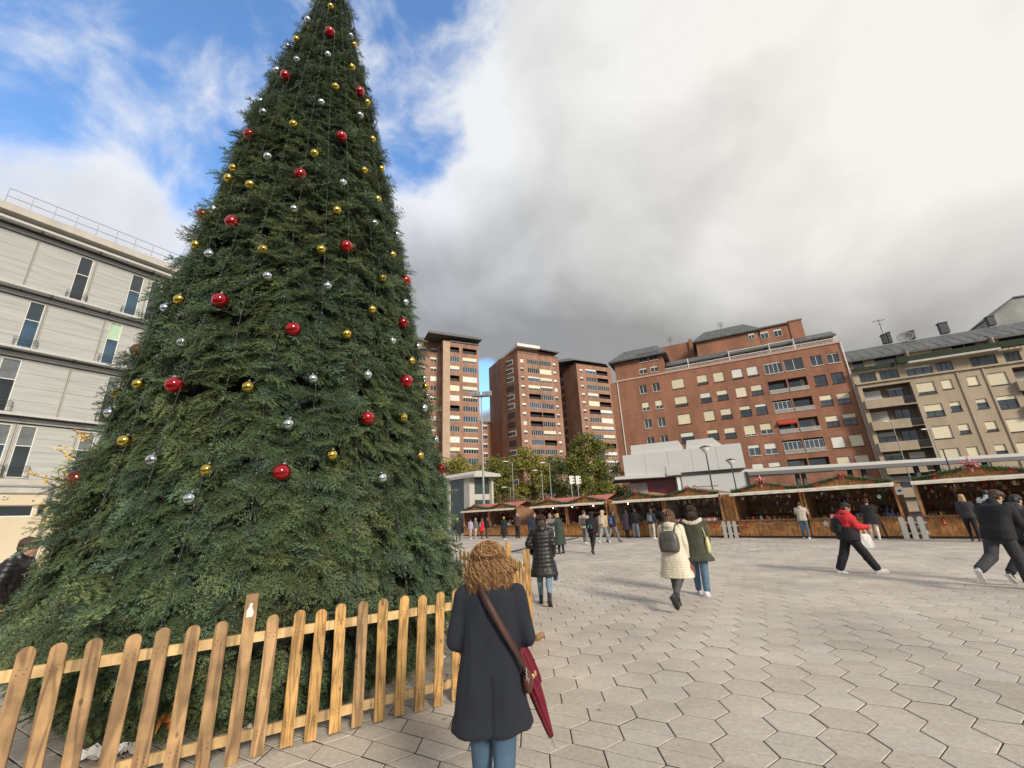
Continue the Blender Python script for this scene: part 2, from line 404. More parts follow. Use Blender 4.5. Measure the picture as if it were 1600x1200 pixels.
for t in near:
    o = obj('paving_slab', hm[rnd.randrange(5)], plaza, (t[3], t[4], rnd.uniform(-0.003, 0.0005)))
    o.rotation_euler = (rnd.gauss(0, 0.0035), rnd.gauss(0, 0.0035), rnd.gauss(0, 0.003))
far_mb = MB()
for t in tiles:
    if (t[3], t[4]) in nearset: continue
    hex_mesh(0, far_mb, Vector((t[3], t[4], 0)), (rnd.uniform(-0.003, 0.0005), rnd.gauss(0, 0.0035), rnd.gauss(0, 0.0035)), simple=t[0] > 15, mi=rnd.randrange(5))
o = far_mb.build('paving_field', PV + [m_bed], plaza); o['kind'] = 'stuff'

# ---------------------------------------------------------------- the fir cone tree
TC = Vector((-3.345, 6.035, 0))
ZK = [0, .65, 1.6, 3.2, 5.3, 8.0, 10.6, 13.3]
RK = [1.84, 2.40, 2.22, 1.97, 1.60, 1.155, 0.64, 0.09]
def tree_r(z, off=0.0): return float(np.interp(z, ZK, RK)) + off
LEAN_V = Vector((-0.875, -0.485, 0))
def axis(z): return LEAN_V * (-0.13 + 0.0225 * z)      # the cone leans a little to the left
def spray_mesh(name, seed, m_needle, m_stem, L_=0.40, nt_=9):
    r = random.Random(seed); mb = MB()
    def twig(a, d, ln, nrm, w, step=0.0085):
        d = d.normalized(); side = d.cross(nrm).normalized(); n_ = int(ln / step)
        curve = nrm * r.uniform(-0.15, 0.08)
        pts = [a + d * ln * t + curve * ln * t * t for t in (0, .35, .7, 1)]
        mb.tube(pts, [w, w * .8, w * .55, w * .25], 3, 1, cap=False)
        for i in range(n_):
            t = (i + r.random()) / n_; p = a + d * ln * t + curve * ln * t * t
            for sg in (-1, 1):
                nd = (d * r.uniform(.45, .85) + side * sg * r.uniform(.55, 1.0) + nrm * r.uniform(-.25, .55)).normalized() * r.uniform(.022, .034) * (1 - .35 * t)
                wv = d * 0.0030 if r.random() < .6 else nrm * 0.0030
                mb.add([p - wv, p + wv, p + nd], [(0, 1, 2)], 0)
        return lambda t: a + d * ln * t + curve * ln * t * t
    nrm = Vector((0, 0, 1)); main = twig(Vector((0, 0, 0)), Vector((r.uniform(-.1, .1), 1, 0)), L_, nrm, 0.0035)
    for i in range(nt_):
        t = 0.08 + 0.84 * i / nt_; base = main(t); ln = L_ * (0.50 * (1 - t) + 0.13) * r.uniform(.8, 1.2)
        for sg in (-1, 1):
            ang = R(r.uniform(38, 58)); d = Vector((sg * math.sin(ang), math.cos(ang), r.uniform(-.15, .25)))
            f_ = twig(base, d, ln, nrm, 0.002, 0.0095)
            if ln > 0.14:
                for tt in (.4, .65):
                    a2 = ang + sg * 0; dd = Vector((sg * math.sin(ang + R(40) * r.choice((-1, 1))), math.cos(ang + R(30)), r.uniform(-.1, .3)))
                    twig(f_(tt), dd, ln * .38, nrm, 0.0015, 0.011)
    return mb.mesh(name, [m_needle, m_stem])
def needle_mat(name, c1, c2):
    m = mat(name, c1, 0.5, scale=14, c2=c2, spec=0.35)
    t = m.node_tree; b = t.nodes['Principled BSDF']; L = t.links.new
    oi = t.nodes.new('ShaderNodeObjectInfo'); hs = t.nodes.new('ShaderNodeHueSaturation')
    m2 = t.nodes.new('ShaderNodeMapRange'); L(oi.outputs['Random'], m2.inputs[0]); m2.inputs[3].default_value = 0.62; m2.inputs[4].default_value = 1.45
    src = b.inputs['Base Color'].links[0].from_socket
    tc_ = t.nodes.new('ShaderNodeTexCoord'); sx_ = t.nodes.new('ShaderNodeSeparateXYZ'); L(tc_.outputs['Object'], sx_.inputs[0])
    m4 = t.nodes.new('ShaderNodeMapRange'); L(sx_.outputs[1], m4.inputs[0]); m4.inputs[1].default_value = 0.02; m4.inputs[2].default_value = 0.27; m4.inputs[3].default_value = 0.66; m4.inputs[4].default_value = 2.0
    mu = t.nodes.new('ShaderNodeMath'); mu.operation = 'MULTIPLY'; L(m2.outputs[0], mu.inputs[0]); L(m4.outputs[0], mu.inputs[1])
    L(mu.outputs[0], hs.inputs['Value']); L(src, hs.inputs['Color']); L(hs.outputs[0], b.inputs['Base Color'])
    return m
m_stem = mat('twig_bark', (0.075, 0.055, 0.03), 0.8)
NEED = [needle_mat('needle_green', (0.046, 0.076, 0.034), (0.088, 0.136, 0.062)), needle_mat('needle_olive', (0.068, 0.094, 0.032), (0.120, 0.150, 0.060)),
        needle_mat('needle_blue', (0.042, 0.078, 0.046), (0.086, 0.138, 0.088)), needle_mat('needle_dark', (0.028, 0.050, 0.022), (0.056, 0.090, 0.040))]
def instancer(name, src, pts, rots, scs, parent):
    me = bpy.data.meshes.new(name); me.from_pydata(pts, [], [])
    a = me.attributes.new('rot', 'FLOAT_VECTOR', 'POINT'); a.data.foreach_set('vector', [c for r_ in rots for c in r_])
    a = me.attributes.new('scl', 'FLOAT', 'POINT'); a.data.foreach_set('value', scs)
    o = obj(name, me, parent); o['kind'] = 'stuff'
    ng = bpy.data.node_groups.new(name + '_nodes', 'GeometryNodeTree')
    ng.interface.new_socket('Geometry', in_out='INPUT', socket_type='NodeSocketGeometry'); ng.interface.new_socket('Geometry', in_out='OUTPUT', socket_type='NodeSocketGeometry')
    gi = ng.nodes.new('NodeGroupInput'); go = ng.nodes.new('NodeGroupOutput'); ip = ng.nodes.new('GeometryNodeInstanceOnPoints')
    ob = ng.nodes.new('GeometryNodeObjectInfo'); ob.inputs[0].default_value = src; ob.transform_space = 'ORIGINAL'
    r_ = ng.nodes.new('GeometryNodeInputNamedAttribute'); r_.data_type = 'FLOAT_VECTOR'; r_.inputs[0].default_value = 'rot'
    s_ = ng.nodes.new('GeometryNodeInputNamedAttribute'); s_.data_type = 'FLOAT'; s_.inputs[0].default_value = 'scl'
    e2 = ng.nodes.new('FunctionNodeEulerToRotation')
    l = ng.links.new
    l(gi.outputs[0], ip.inputs['Points']); l(ob.outputs['Geometry'], ip.inputs['Instance']); l(r_.outputs[0], e2.inputs[0]); l(e2.outputs[0], ip.inputs['Rotation'])
    l(s_.outputs[0], ip.inputs['Scale']); l(ip.outputs[0], go.inputs[0])
    md = o.modifiers.new('sprays', 'NODES'); md.node_group = ng
    return o
tree = thing('christmas_tree', TC, 0, 'giant conical fir Christmas tree hung with red, gold and silver baubles behind the picket fence', 'christmas tree')
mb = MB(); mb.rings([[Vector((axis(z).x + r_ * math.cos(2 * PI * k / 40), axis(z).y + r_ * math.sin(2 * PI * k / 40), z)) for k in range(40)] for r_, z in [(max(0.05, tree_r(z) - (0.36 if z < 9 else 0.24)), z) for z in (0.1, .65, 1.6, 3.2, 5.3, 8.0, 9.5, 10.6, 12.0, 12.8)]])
mb.build('inner_cone', mat('inner_netting_shade', (0.012, 0.018, 0.010), 1.0, var=0.5, scale=8), tree)  # near-black core: netting plus the shade inside the foliage, put into its colour
mb = MB(); mb.tube([(0, 0, -0.03), (0, 0, 13.35)], [0.14, 0.03], 10); mb.build('trunk', m_metal_d, tree)
rt_ = random.Random(11)
buckets = [([], [], []) for _ in range(8)]
srcs = []
for k in range(8):
    me = spray_mesh('fir_spray', 40 + k, NEED[k % 4], m_stem, 0.31 if k < 4 else 0.25, 7)
    srcs.append(bpy.data.objects.new('fir_spray_source', me))
zs = np.linspace(0.02, 13.3, 400)
area = np.array([tree_r(z, 0.05) for z in zs]); cdf = np.cumsum(area) / area.sum()
NS = 15500
for i in range(NS):
    z = float(np.interp(rt_.random(), cdf, zs)); a = rt_.uniform(0, 2 * PI)
    lump = noise.noise(Vector((math.cos(a) * 2.2, math.sin(a) * 2.2, z * 1.15))) * 0.16 + noise.noise(Vector((math.cos(a) * 6, math.sin(a) * 6, z * 3.1 + 9))) * 0.08
    lump *= min(1.0, 0.35 + tree_r(z) / 2)
    sc = rt_.uniform(0.7, 1.2) * (0.62 + 0.38 * min(1, tree_r(z) / 1.6))
    layer = rt_.random()
    r0 = max(0.02, tree_r(z) - 0.13 * sc - 0.13 * (layer < .35) + lump * 0.55)
    rad = Vector((math.cos(a), math.sin(a), 0)); tan = Vector((-math.sin(a), math.cos(a), 0)); up = Vector((0, 0, 1))
    swirl = noise.noise(Vector((math.cos(a) * 3.1 + 5, math.sin(a) * 3.1, z * 1.7))) * 2.4
    ang = swirl * 0.6 + rt_.gauss(0, 0.85)          # 0 = pointing down
    out_ = rt_.uniform(0.35, 0.95)
    if rt_.random() < 0.12: out_ = rt_.uniform(1.2, 3.0); sc *= 1.25
    d = (rad * out_ + tan * math.sin(ang) - up * math.cos(ang) * 0.85).normalized()
    n_ = (rad + up * 0.45 + tan * rt_.uniform(-.45, .45)); n_ = (n_ - d * n_.dot(d)).normalized()
    xx = d.cross(n_)
    e = Matrix((xx, d, n_)).transposed().to_euler()
    p = rad * r0 + up * (z + 0.08 * sc) + axis(z)
    tone = noise.noise(Vector((math.cos(a) * 1.6, math.sin(a) * 1.6 + 3, z * 0.8)))
    w = [0.50, 0.17 + tone * .8, 0.16 - tone * .6 + (0.25 if z < 2.5 and a > PI * .9 and a < 1.6 * PI else 0), 0.20]
    w = [max(0.02, q) for q in w]
    k = rt_.choices(range(4), w)[0] + (4 if rt_.random() < .5 else 0)
    if p.z < 0.06: p.z = 0.06
    if d.z < -.5 and p.z < 0.25: d.z = 0
    tipp = TC.xy + (p + d * .40 * sc).xy; basep = TC.xy + p.xy; fn_ = Vector((-0.5075, 0.8616))
    if min((tipp - Vector((-0.69, 4.74))).dot(fn_), (basep - Vector((-0.69, 4.74))).dot(fn_)) < 0.10 and z < 1.3: continue
    buckets[k][0].append(tuple(p)); buckets[k][1].append(tuple(e)); buckets[k][2].append(sc)
for k in range(8): instancer('foliage', srcs[k], *buckets[k], tree)

def on_tree(px, py, off=0.02):
    r = ray(px, py); best = None
    for t in np.linspace(3, 16, 2600):
        q = CAMP + r * float(t); zz = q.z
        if zz < 0.05 or zz > 13.3: continue
        ax_ = TC + axis(zz); f = math.hypot(q.x - ax_.x, q.y - ax_.y) - tree_r(zz, off)
        if best is None or f < best[0]: best = (f, q.copy())
        if f <= 0: return q
    f, q = best; ax_ = TC + axis(q.z); o_ = Vector((q.x - ax_.x, q.y - ax_.y, 0)); L_ = o_.length; return q - o_.normalized() * (L_ - tree_r(q.z, 0.05))
BA = []
for s_, l_ in (('gold', [(572, 35), (388, 212), (697, 240), (685, 360), (597, 465), (766, 550), (372, 665), (795, 745), (485, 822), (51, 900), (26, 955), (142, 990), (751, 913), (842, 905), (822, 1067), (606, 1127)]),
               ('silver', [(449, 106), (342, 250), (679, 193), (557, 293), (391, 320), (284, 378), (198, 545), (212, 603), (521, 548), (728, 618), (236, 840), (637, 980), (377, 1120), (805, 1195)]),
               ('red', [(568, 173), (329, 405), (727, 490), (139, 723), (629, 731), (410, 935), (44, 1190)])):
    BA += [(s_, 350 + x / 3.4286, y / 3.4286) for x, y in l_]
for s_, l_ in (('gold', [(195, 112), (553, 138), (864, 137), (1244, 165), (1192, 290), (106, 405), (1134, 458), (1001, 590), (1346, 733), (474, 873), (1449, 870), (1303, 1038)]),
               ('silver', [(268, 162), (1268, 58), (578, 280), (898, 333), (30, 450), (1312, 420), (123, 635), (1244, 627), (1380, 655), (820, 830), (1111, 810), (1420, 828), (1457, 920), (1413, 987), (688, 1072), (1483, 1153)]),
               ('red', [(999, 120), (1316, 303), (322, 410), (713, 563), (1303, 528), (1320, 843), (78, 863), (1112, 1040)])):
    BA += [(s_, 250 + x / 3.4289, 350 + y / 3.4289) for x, y in l_]
BA += [('gold', 195.2, 688.8), ('silver', 238.7, 718.7), ('gold', 323.7, 733.9), ('red', 121, 748), ('gold', 217, 600), ('gold', 178, 614), ('silver', 172, 645), ('red', 213, 547),
       ('gold', 519, 711), ('red', 440, 738), ('silver', 597, 747), ('gold', 656, 712), ('red', 692, 733), ('silver', 683, 687), ('red', 318, 336), ('silver', 334, 328), ('silver', 297, 779)]
def bauble_mat(name, c, rough):
    m = mat(name, c, rough, var=0.05, metal=1.0, scale=3, bump=0.06, bscale=9); return m
BM = {'red': mat('red_bauble', (0.52, 0.006, 0.012), 0.10, var=0.08, metal=0.75, coat=1.0, scale=3, bump=0.05, bscale=7), 'gold': bauble_mat('gold_bauble', (0.80, 0.55, 0.10), 0.13), 'silver': bauble_mat('silver_bauble', (0.74, 0.76, 0.77), 0.10)}
BR = {'red': 0.086, 'gold': 0.060, 'silver': 0.058}
BMESH = {}
for k in BM:
    mb = MB(); mb.ell((0, 0, 0), BR[k], 28, 18); ball = mb.mesh('ball', BM[k], True)
    mb = MB(); mb.lathe([(BR[k] * .2, BR[k] * .93), (BR[k] * .2, BR[k] * 1.12), (BR[k] * .05, BR[k] * 1.14), (BR[k] * .03, BR[k] * 1.35)], 10); cap_ = mb.mesh('cap', m_metal, True)
    BMESH[k] = (ball, cap_)
ords = ['topmost', 'second', 'third', 'fourth', 'fifth', 'sixth', 'seventh', 'eighth', 'ninth', 'tenth', 'eleventh', 'twelfth', 'thirteenth', 'fourteenth', 'fifteenth', 'sixteenth', 'seventeenth', 'eighteenth', 'nineteenth', 'twentieth', 'twenty-first', 'twenty-second', 'twenty-third', 'twenty-fourth', 'twenty-fifth', 'twenty-sixth', 'twenty-seventh', 'twenty-eighth', 'twenty-ninth', 'thirtieth', 'thirty-first', 'thirty-second', 'thirty-third', 'thirty-fourth', 'thirty-fifth', 'thirty-sixth']
for k in ('red', 'gold', 'silver'):
    ls = sorted([b_ for b_ in BA if b_[0] == k], key=lambda b_: b_[2])
    for i, (_, x, y) in enumerate(ls):
        q = on_tree(x, y, 0.065)
        lx = 515 - 0.55 * max(0, y) ; rx = 545 + 0.2 * y
        f = (x - lx) / (rx - lx)
        side = 'near the left edge of the tree' if f < .25 else 'near the right edge of the tree' if f > .78 else 'on the middle of the tree'
        t = thing('bauble', q, rt_.uniform(0, 6), 'shiny %s bauble %s, %s %s one from the top' % (k, side, ords[i], k) if i else 'shiny %s bauble %s, the topmost %s one' % (k, side, k), 'bauble', '%s baubles on the tree' % k)
        t.rotation_euler = (rt_.uniform(-.2, .2), rt_.uniform(-.2, .2), rt_.uniform(0, 6)); t.scale = [rt_.uniform(.93, 1.07)] * 3
        obj('ball', BMESH[k][0], t); obj('cap', BMESH[k][1], t)
# strings of little lights hanging down from the tip
m_wire = mat('dark_wire', (0.03, 0.035, 0.03), 0.6); m_bulb = mat('clear_bulb', (0.34, 0.36, 0.32), 0.3, spec=0.6)
NSTR = 30
SN_ = -1
START_ = 16
A0_ = math.atan2(-TC.y, -TC.x) - PI + 0.3 * 2 * PI / NSTR
for i in range(NSTR):
    a = A0_ + 2 * PI * i / NSTR; pts = []; bl = []
    z = 13.2
    while z > 0.5:
        aa = a + 0.03 * noise.noise(Vector((i * 3.3, z * .5, 0))); rr = tree_r(z, 0.078) + 0.03 * noise.noise(Vector((i, z * 1.4, 4)))
        pts.append(Vector((math.cos(aa) * rr, math.sin(aa) * rr, z)) + axis(z)); z -= 0.28
    if (math.cos(a) * -TC.x + math.sin(a) * -TC.y) / TC.length < -0.12: continue
    SN_ = SN_ + 1
    t = thing('light_string', TC, 0, 'thin dark string of tiny unlit lights down the tree, %s string from its left edge' % (['first'] + ords[1:])[SN_], 'light string', 'strings of lights down the tree')
    mb = MB(); mb.tube(pts, 0.0030, 4); mb.build('wire', m_wire, t)
    mb = MB()
    for j in range(len(pts) - 1):
        for u in (0.25, 0.75):
            p = pts[j].lerp(pts[j + 1], u); o_ = Vector((math.cos(a), math.sin(a), -0.5)) * 0.02 + Vector((rt_.uniform(-.01, .01), rt_.uniform(-.01, .01), 0))
            mb.obox(p + o_, (.0022, 0, 0), (0, .0022, 0), (0, 0, .006))
    o = mb.build('bulb_row', m_bulb, t); o['kind'] = 'stuff'

# ---------------------------------------------------------------- picket fence
def wood_mat(name, c, c2, grain=1.0):
    m = mat(name, c, 0.62, scale=2.2, c2=c2, stretch=(9, 9, 0.8), bump=0.15, bscale=14, rand=0.20, detail=6)
    t = m.node_tree; b = t.nodes['Principled BSDF']; L = t.links.new
    tc_ = t.nodes.new('ShaderNodeTexCoord'); mp = t.nodes.new('ShaderNodeMapping'); L(tc_.outputs['Object'], mp.inputs[0]); mp.inputs['Scale'].default_value = (11, 3, 1.15)
    oi = t.nodes.new('ShaderNodeObjectInfo'); cb = t.nodes.new('ShaderNodeCombineXYZ'); mm = t.nodes.new('ShaderNodeMath'); mm.operation = 'MULTIPLY'; mm.inputs[1].default_value = 37.0
    L(oi.outputs['Random'], mm.inputs[0]); L(mm.outputs[0], cb.inputs[0]); L(mm.outputs[0], cb.inputs[2]); L(cb.outputs[0], mp.inputs['Location'])
    nz = t.nodes.new('ShaderNodeTexNoise'); L(mp.outputs[0], nz.inputs['Vector']); nz.inputs['Scale'].default_value = 0.75; nz.inputs['Detail'].default_value = 2; nz.inputs['Distortion'].default_value = 0.3
    m3 = t.nodes.new('ShaderNodeMath'); m3.operation = 'MULTIPLY'; L(nz.outputs['Fac'], m3.inputs[0]); m3.inputs[1].default_value = 62.0 * grain
    sn = t.nodes.new('ShaderNodeMath'); sn.operation = 'SINE'; L(m3.outputs[0], sn.inputs[0])
    mr = t.nodes.new('ShaderNodeMapRange'); L(sn.outputs[0], mr.inputs[0]); mr.inputs[1].default_value = -0.2; mr.inputs[2].default_value = 1.0; mr.inputs[3].default_value = 1.10; mr.inputs[4].default_value = 0.60
    vm_ = t.nodes.new('ShaderNodeVectorMath'); vm_.operation = 'SCALE'; src = b.inputs['Base Color'].links[0].from_socket
    kv = t.nodes.new('ShaderNodeTexVoronoi'); km = t.nodes.new('ShaderNodeMapping'); L(tc_.outputs['Object'], km.inputs[0]); km.inputs['Scale'].default_value = (9, 4, 5.2); L(cb.outputs[0], km.inputs['Location']); L(km.outputs[0], kv.inputs['Vector']); kv.inputs['Scale'].default_value = 1.0
    kr = t.nodes.new('ShaderNodeMapRange'); L(kv.outputs['Distance'], kr.inputs[0]); kr.inputs[1].default_value = 0.07; kr.inputs[2].default_value = 0.15; kr.inputs[3].default_value = 0.38; kr.inputs[4].default_value = 1.0
    dn = t.nodes.new('ShaderNodeTexNoise'); g_ = t.nodes.new('ShaderNodeNewGeometry'); L(g_.outputs['Position'], dn.inputs['Vector']); dn.inputs['Scale'].default_value = 5.5; dn.inputs['Detail'].default_value = 7
    dr = t.nodes.new('ShaderNodeMapRange'); L(dn.outputs['Fac'], dr.inputs[0]); dr.inputs[1].default_value = 0.35; dr.inputs[2].default_value = 0.62; dr.inputs[3].default_value = 0.66; dr.inputs[4].default_value = 1.08
    m5 = t.nodes.new('ShaderNodeMath'); m5.operation = 'MULTIPLY'; L(mr.outputs[0], m5.inputs[0]); L(kr.outputs[0], m5.inputs[1])
    m6 = t.nodes.new('ShaderNodeMath'); m6.operation = 'MULTIPLY'; L(m5.outputs[0], m6.inputs[0]); L(dr.outputs[0], m6.inputs[1])
    L(src, vm_.inputs[0]); L(m6.outputs[0], vm_.inputs['Scale']); L(vm_.outputs[0], b.inputs['Base Color'])
    return m
W1 = wood_mat('larch_wood', (0.47, 0.255, 0.078), (0.60, 0.36, 0.13)); W2 = wood_mat('worn_larch_wood', (0.38, 0.225, 0.10), (0.50, 0.31, 0.145), 0.5)
W3 = wood_mat('rail_wood', (0.52, 0.33, 0.145), (0.62, 0.43, 0.20), 0.35)
def picket_mesh(m, h=0.985, w=0.092, d=0.021, point=False):
    prof = [(-w / 2, 0), (w / 2, 0)]
    if point: prof += [(w / 2, h - w * .8), (0.008, h), (-0.008, h), (-w / 2, h - w * .8)]
    else:
        prof += [(w / 2, h - w / 2)] + [(w / 2 * math.cos(a), h - w / 2 + w / 2 * math.sin(a)) for a in [PI * k / 8 for k in range(1, 8)]] + [(-w / 2, h - w / 2)]
    bvl = 0.0035
    def ring(y, sc): return [(x * (1 - sc / (w / 2)), y, z + (sc if z < .1 else -sc)) for x, z in prof]
    mb = MB(); mb.rings([ring(0, bvl), ring(bvl, 0), ring(d - bvl, 0), ring(d, bvl)])
    for z_ in (0.14, 0.17, 0.82, 0.85):
        for x_ in (-0.018, 0.02): mb.lathe([(.0042, 0), (.004, .0012)], 6, 1, (x_ + 0.004 * math.sin(z_ * 90 + x_), -0.0, z_)); k_ = len(mb.v) - 12; mb.v[k_:] = [(a_, -(c_ - z_) - 0.0003, z_ + b_) for a_, b_, c_ in mb.v[k_:]]
    return mb.mesh('picket', [m, mat('nail_head', (.08, .07, .06), .5, metal=.5)])
PK = [picket_mesh(W1), picket_mesh(W2), picket_mesh(W1, 0.975)]
def fence(a, b, side, label, n, skip=(), post_at=None, h=0.985, styles=None, rails=True, gap0=0.0):
    """local x runs from a to b, pickets on local -y side"""
    a, b = Vector((*a, 0)), Vector((*b, 0)); d = b - a; L_ = d.length
    t = thing('picket_fence', a, math.atan2(d.y, d.x), label, 'fence', 'picket fence sections round the tree')
    rr = random.Random(int(L_ * 100))
    for z in (0.155, 0.835):
        mb = MB(); mb.box(0, L_, 0.023, 0.052, z - 0.036, z + 0.036); mb.build('rail', W3, t)
    for i in range(n):
        if i in skip: continue
        x = gap0 + (L_ - 2 * gap0) * (i + 0.5) / n
        me = PK[(styles[i] if styles else rr.choice((0, 0, 1, 2)))]
        o = obj('picket', me, t, (x + rr.gauss(0, .004), 0 if side > 0 else 0.055, rr.uniform(0.002, 0.020))); o.rotation_euler = (0, rr.gauss(0, .012), rr.gauss(0, .02))
        if side > 0:
            mb = None
    return t
m_screw = mat('steel_screw', (0.25, 0.25, 0.24), 0.35, metal=0.8)
f0 = Vector((-0.69, 4.74)); fd = Vector((math.sin(R(59.5)), math.cos(R(59.5))))
A0 = f0 - fd * (0.1835 * 22.5); A1 = f0 + fd * (0.1835 * 2.5)
stl = [1, 1, 1, 1, 1, 1, 1, 1, 1, 1, 1, 1, 1, 1, 0, 2, 0, 1, 0, 0, 2, 0, 0, 0, 0]
t = fence(A0, A1, 1, 'front run of the wooden picket fence with rounded pickets before the tree', 25, skip=(12,), styles=stl)
xb = 0.1835 * 12.5
mb = MB(); mb.obox((xb + 0.005, 0.005, 0.585), (0.045, 0, 0), (0, 0.022, 0), (0, 0, 0.585)); mb.build('post', W2, t)
mb = MB(); mb.add([(xb - .022, -.0185, 1.00), (xb + .022, -.0185, 1.0), (xb + .030, -.0185, 1.03), (xb + .012, -.0185, 1.075), (xb + .018, -.0185, 1.10), (xb - .004, -.0185, 1.105), (xb - .012, -.0185, 1.07), (xb - .024, -.0185, 1.05)], [tuple(range(8))])
mb.build('torn_paper', m_white, t)
C1 = (A1.x, A1.y); C2 = (0.13, 6.72); C3 = (-0.20, 8.55); C4 = (-1.35, 10.2)
t = fence((C1[0] + .02, C1[1] + .05), (C2[0] - .01, C2[1] - .07), 1, 'side run of the picket fence beside the curly haired woman, ending at the tall post', 9)
mb = MB(); mb.box(1.60, 1.69, -0.02, 0.06, 0, 1.21); mb.build('post', W1, t)
mb = MB(); mb.tube([(1.66, -0.05, 0.03), (1.86, -0.10, 0.03)], [0.05, 0.045], 8); mb.build('foot_peg', W2, t)
t = fence(C2, C3, -1, 'picket fence run behind the tall corner post, seen from its rail side', 10)
mb = MB(); mb.box(1.82, 1.90, -0.02, 0.07, 0, 1.21); mb.build('post', W1, t)
fence(C3, C4, -1, 'rear run of the picket fence half hidden by the tree', 11)
# litter behind the fence
def crumple(name, p, s, m, label, cat, seed):
    r = random.Random(seed); mb = MB(); n = 9; vs = []; fs = []
    for i in range(n):
        for j in range(n):
            x = (i / (n - 1) - .5) * s[0]; y = (j / (n - 1) - .5) * s[1]
            z = s[2] * (0.5 + noise.noise(Vector((i * .55 + seed, j * .55, 0))) * .8 + r.uniform(-.1, .1))
            vs.append((x + r.uniform(-.008, .008), y + r.uniform(-.008, .008), max(0.0, z)))
    for i in range(n - 1):
        for j in range(n - 1): fs.append((i * n + j, (i + 1) * n + j, (i + 1) * n + j + 1, i * n + j + 1))
    mb.add(vs, fs); o = obj(name, mb.mesh(name, m)); o.location = (p.x, p.y, 0.012); o.rotation_euler = (r.uniform(-.1, .5), 0, r.uniform(0, 3)); tag(o, label, cat); return o
m_paper = mat('litter_paper', (0.80, 0.78, 0.74), 0.7, var=0.12, scale=20)
m_wrap = mat('printed_wrapper', (0.60, 0.03, 0.02), 0.35, scale=9, c2=(0.75, 0.55, 0.12))
def inside(px, py, k=0.25):
    g = G(px, py); n_ = Vector((-fd.y, fd.x)); q = Vector((g.x, g.y)); s_ = (q - f0).dot(n_)
    if s_ < k: q += n_ * (k - s_)
    return Vector((q.x, q.y, 0))
crumple('paper_litter', inside(150, 1190, .16), (.34, .20, .10), m_paper, 'large crumpled white paper bag on the ground behind the fence', 'litter', 3)
crumple('paper_litter', inside(200, 1180, .22), (.20, .12, .08), m_paper, 'small folded white paper beside the large paper bag behind the fence', 'litter', 5)
crumple('paper_litter', inside(382, 1146, .16), (.12, .07, .04), m_paper, 'scrap of white paper behind the fence beside the tall mid post', 'litter', 8)
o = crumple('snack_wrapper', inside(252, 1158, .2), (.22, .15, .15), m_wrap, 'crumpled red and yellow snack wrapper under the tree behind the fence', 'litter', 12); o.location.z = 0.08
crumple('paper_litter', inside(690, 1030, .3), (.10, .06, .03), m_paper, 'tiny white scrap on the paving where the tree ends', 'litter', 15)
# ---------------------------------------------------------------- buildings
def wall_with_holes(x0, x1, z0, z1, holes, y=0.0, rec=0.18, mi=0):
    """front wall in the plane y, looking to -y, with real window openings and reveals"""
    xs = sorted(set([x0, x1] + [h[0] for h in holes] + [h[1] for h in holes])); zs_ = sorted(set([z0, z1] + [h[2] for h in holes] + [h[3] for h in holes]))
    mb = MB()
    for j in range(len(zs_) - 1):
        zc = (zs_[j] + zs_[j + 1]) / 2; run = None
        row = [h for h in holes if h[2] < zc < h[3]]
        for i in range(len(xs) - 1):
            xc = (xs[i] + xs[i + 1]) / 2; inside_ = any(h[0] < xc < h[1] for h in row)
            if not inside_:
                if run is None: run = xs[i]
            if inside_ and run is not None: mb.quad((run, y, zs_[j]), (xs[i], y, zs_[j]), (xs[i], y, zs_[j + 1]), (run, y, zs_[j + 1]), mi); run = None
        if run is not None: mb.quad((run, y, zs_[j]), (xs[-1], y, zs_[j]), (xs[-1], y, zs_[j + 1]), (run, y, zs_[j + 1]), mi)
    for a, b, c, d in holes:
        mb.quad((a, y, c), (a, y, d), (a, y + rec, d), (a, y + rec, c), mi); mb.quad((b, y, d), (b, y, c), (b, y + rec, c), (b, y + rec, d), mi)
        mb.quad((a, y, d), (b, y, d), (b, y + rec, d), (a, y + rec, d), mi); mb.quad((b, y, c), (a, y, c), (a, y + rec, c), (b, y + rec, c), mi)
    return mb
WC = {}
def window(parent, x, z, w, h, blind=0.0, fr=None, bl=None, gl=None, mull=1, y=0.16, sill=True, horiz=False):
    """a window part centred on x, z: frame with pane and roller blind as its own pieces"""
    fr = fr or m_white; gl = gl or m_glass; key = (round(w, 2), round(h, 2), round(blind, 2), fr.name, bl.name if bl else '', gl.name, mull, sill, horiz)
    if key not in WC:
        t = 0.05; mb = MB(); mb.box(-w / 2, w / 2, -.03, .04, h / 2 - t, h / 2); mb.box(-w / 2, w / 2, -.03, .04, -h / 2, -h / 2 + t)
        mb.box(-w / 2, -w / 2 + t, -.03, .04, -h / 2 + t, h / 2 - t); mb.box(w / 2 - t, w / 2, -.03, .04, -h / 2 + t, h / 2 - t)
        for k in range(mull): xx = -w / 2 + w * (k + 1) / (mull + 1); mb.box(xx - .03, xx + .03, -.035, .03, -h / 2 + t, h / 2 - t)
        if horiz: mb.box(-w / 2 + t, w / 2 - t, -.033, .03, -h * .12 - .03, -h * .12 + .03)
        if sill: mb.box(-w / 2 - .05, w / 2 + .05, -.26, -.03, -h / 2 - .06, -h / 2 + .02)
        f = mb.mesh('window', fr)
        mb = MB(); mb.quad((-w / 2, .01, -h / 2), (w / 2, .01, -h / 2), (w / 2, .01, h / 2), (-w / 2, .01, h / 2)); g = mb.mesh('pane', gl)
        b = None
        if blind > 0.02:
            mb = MB(); mb.box(-w / 2 + .02, w / 2 - .02, -.05, -.037, h / 2 - h * blind, h / 2 - 0.01); b = mb.mesh('blind', bl or m_cream)
        WC[key] = (f, g, b)
    f, g, b = WC[key]
    o = obj('window', f, parent, (x, y, z)); obj('pane', g, o)
    if b: obj('blind', b, o)
    return o
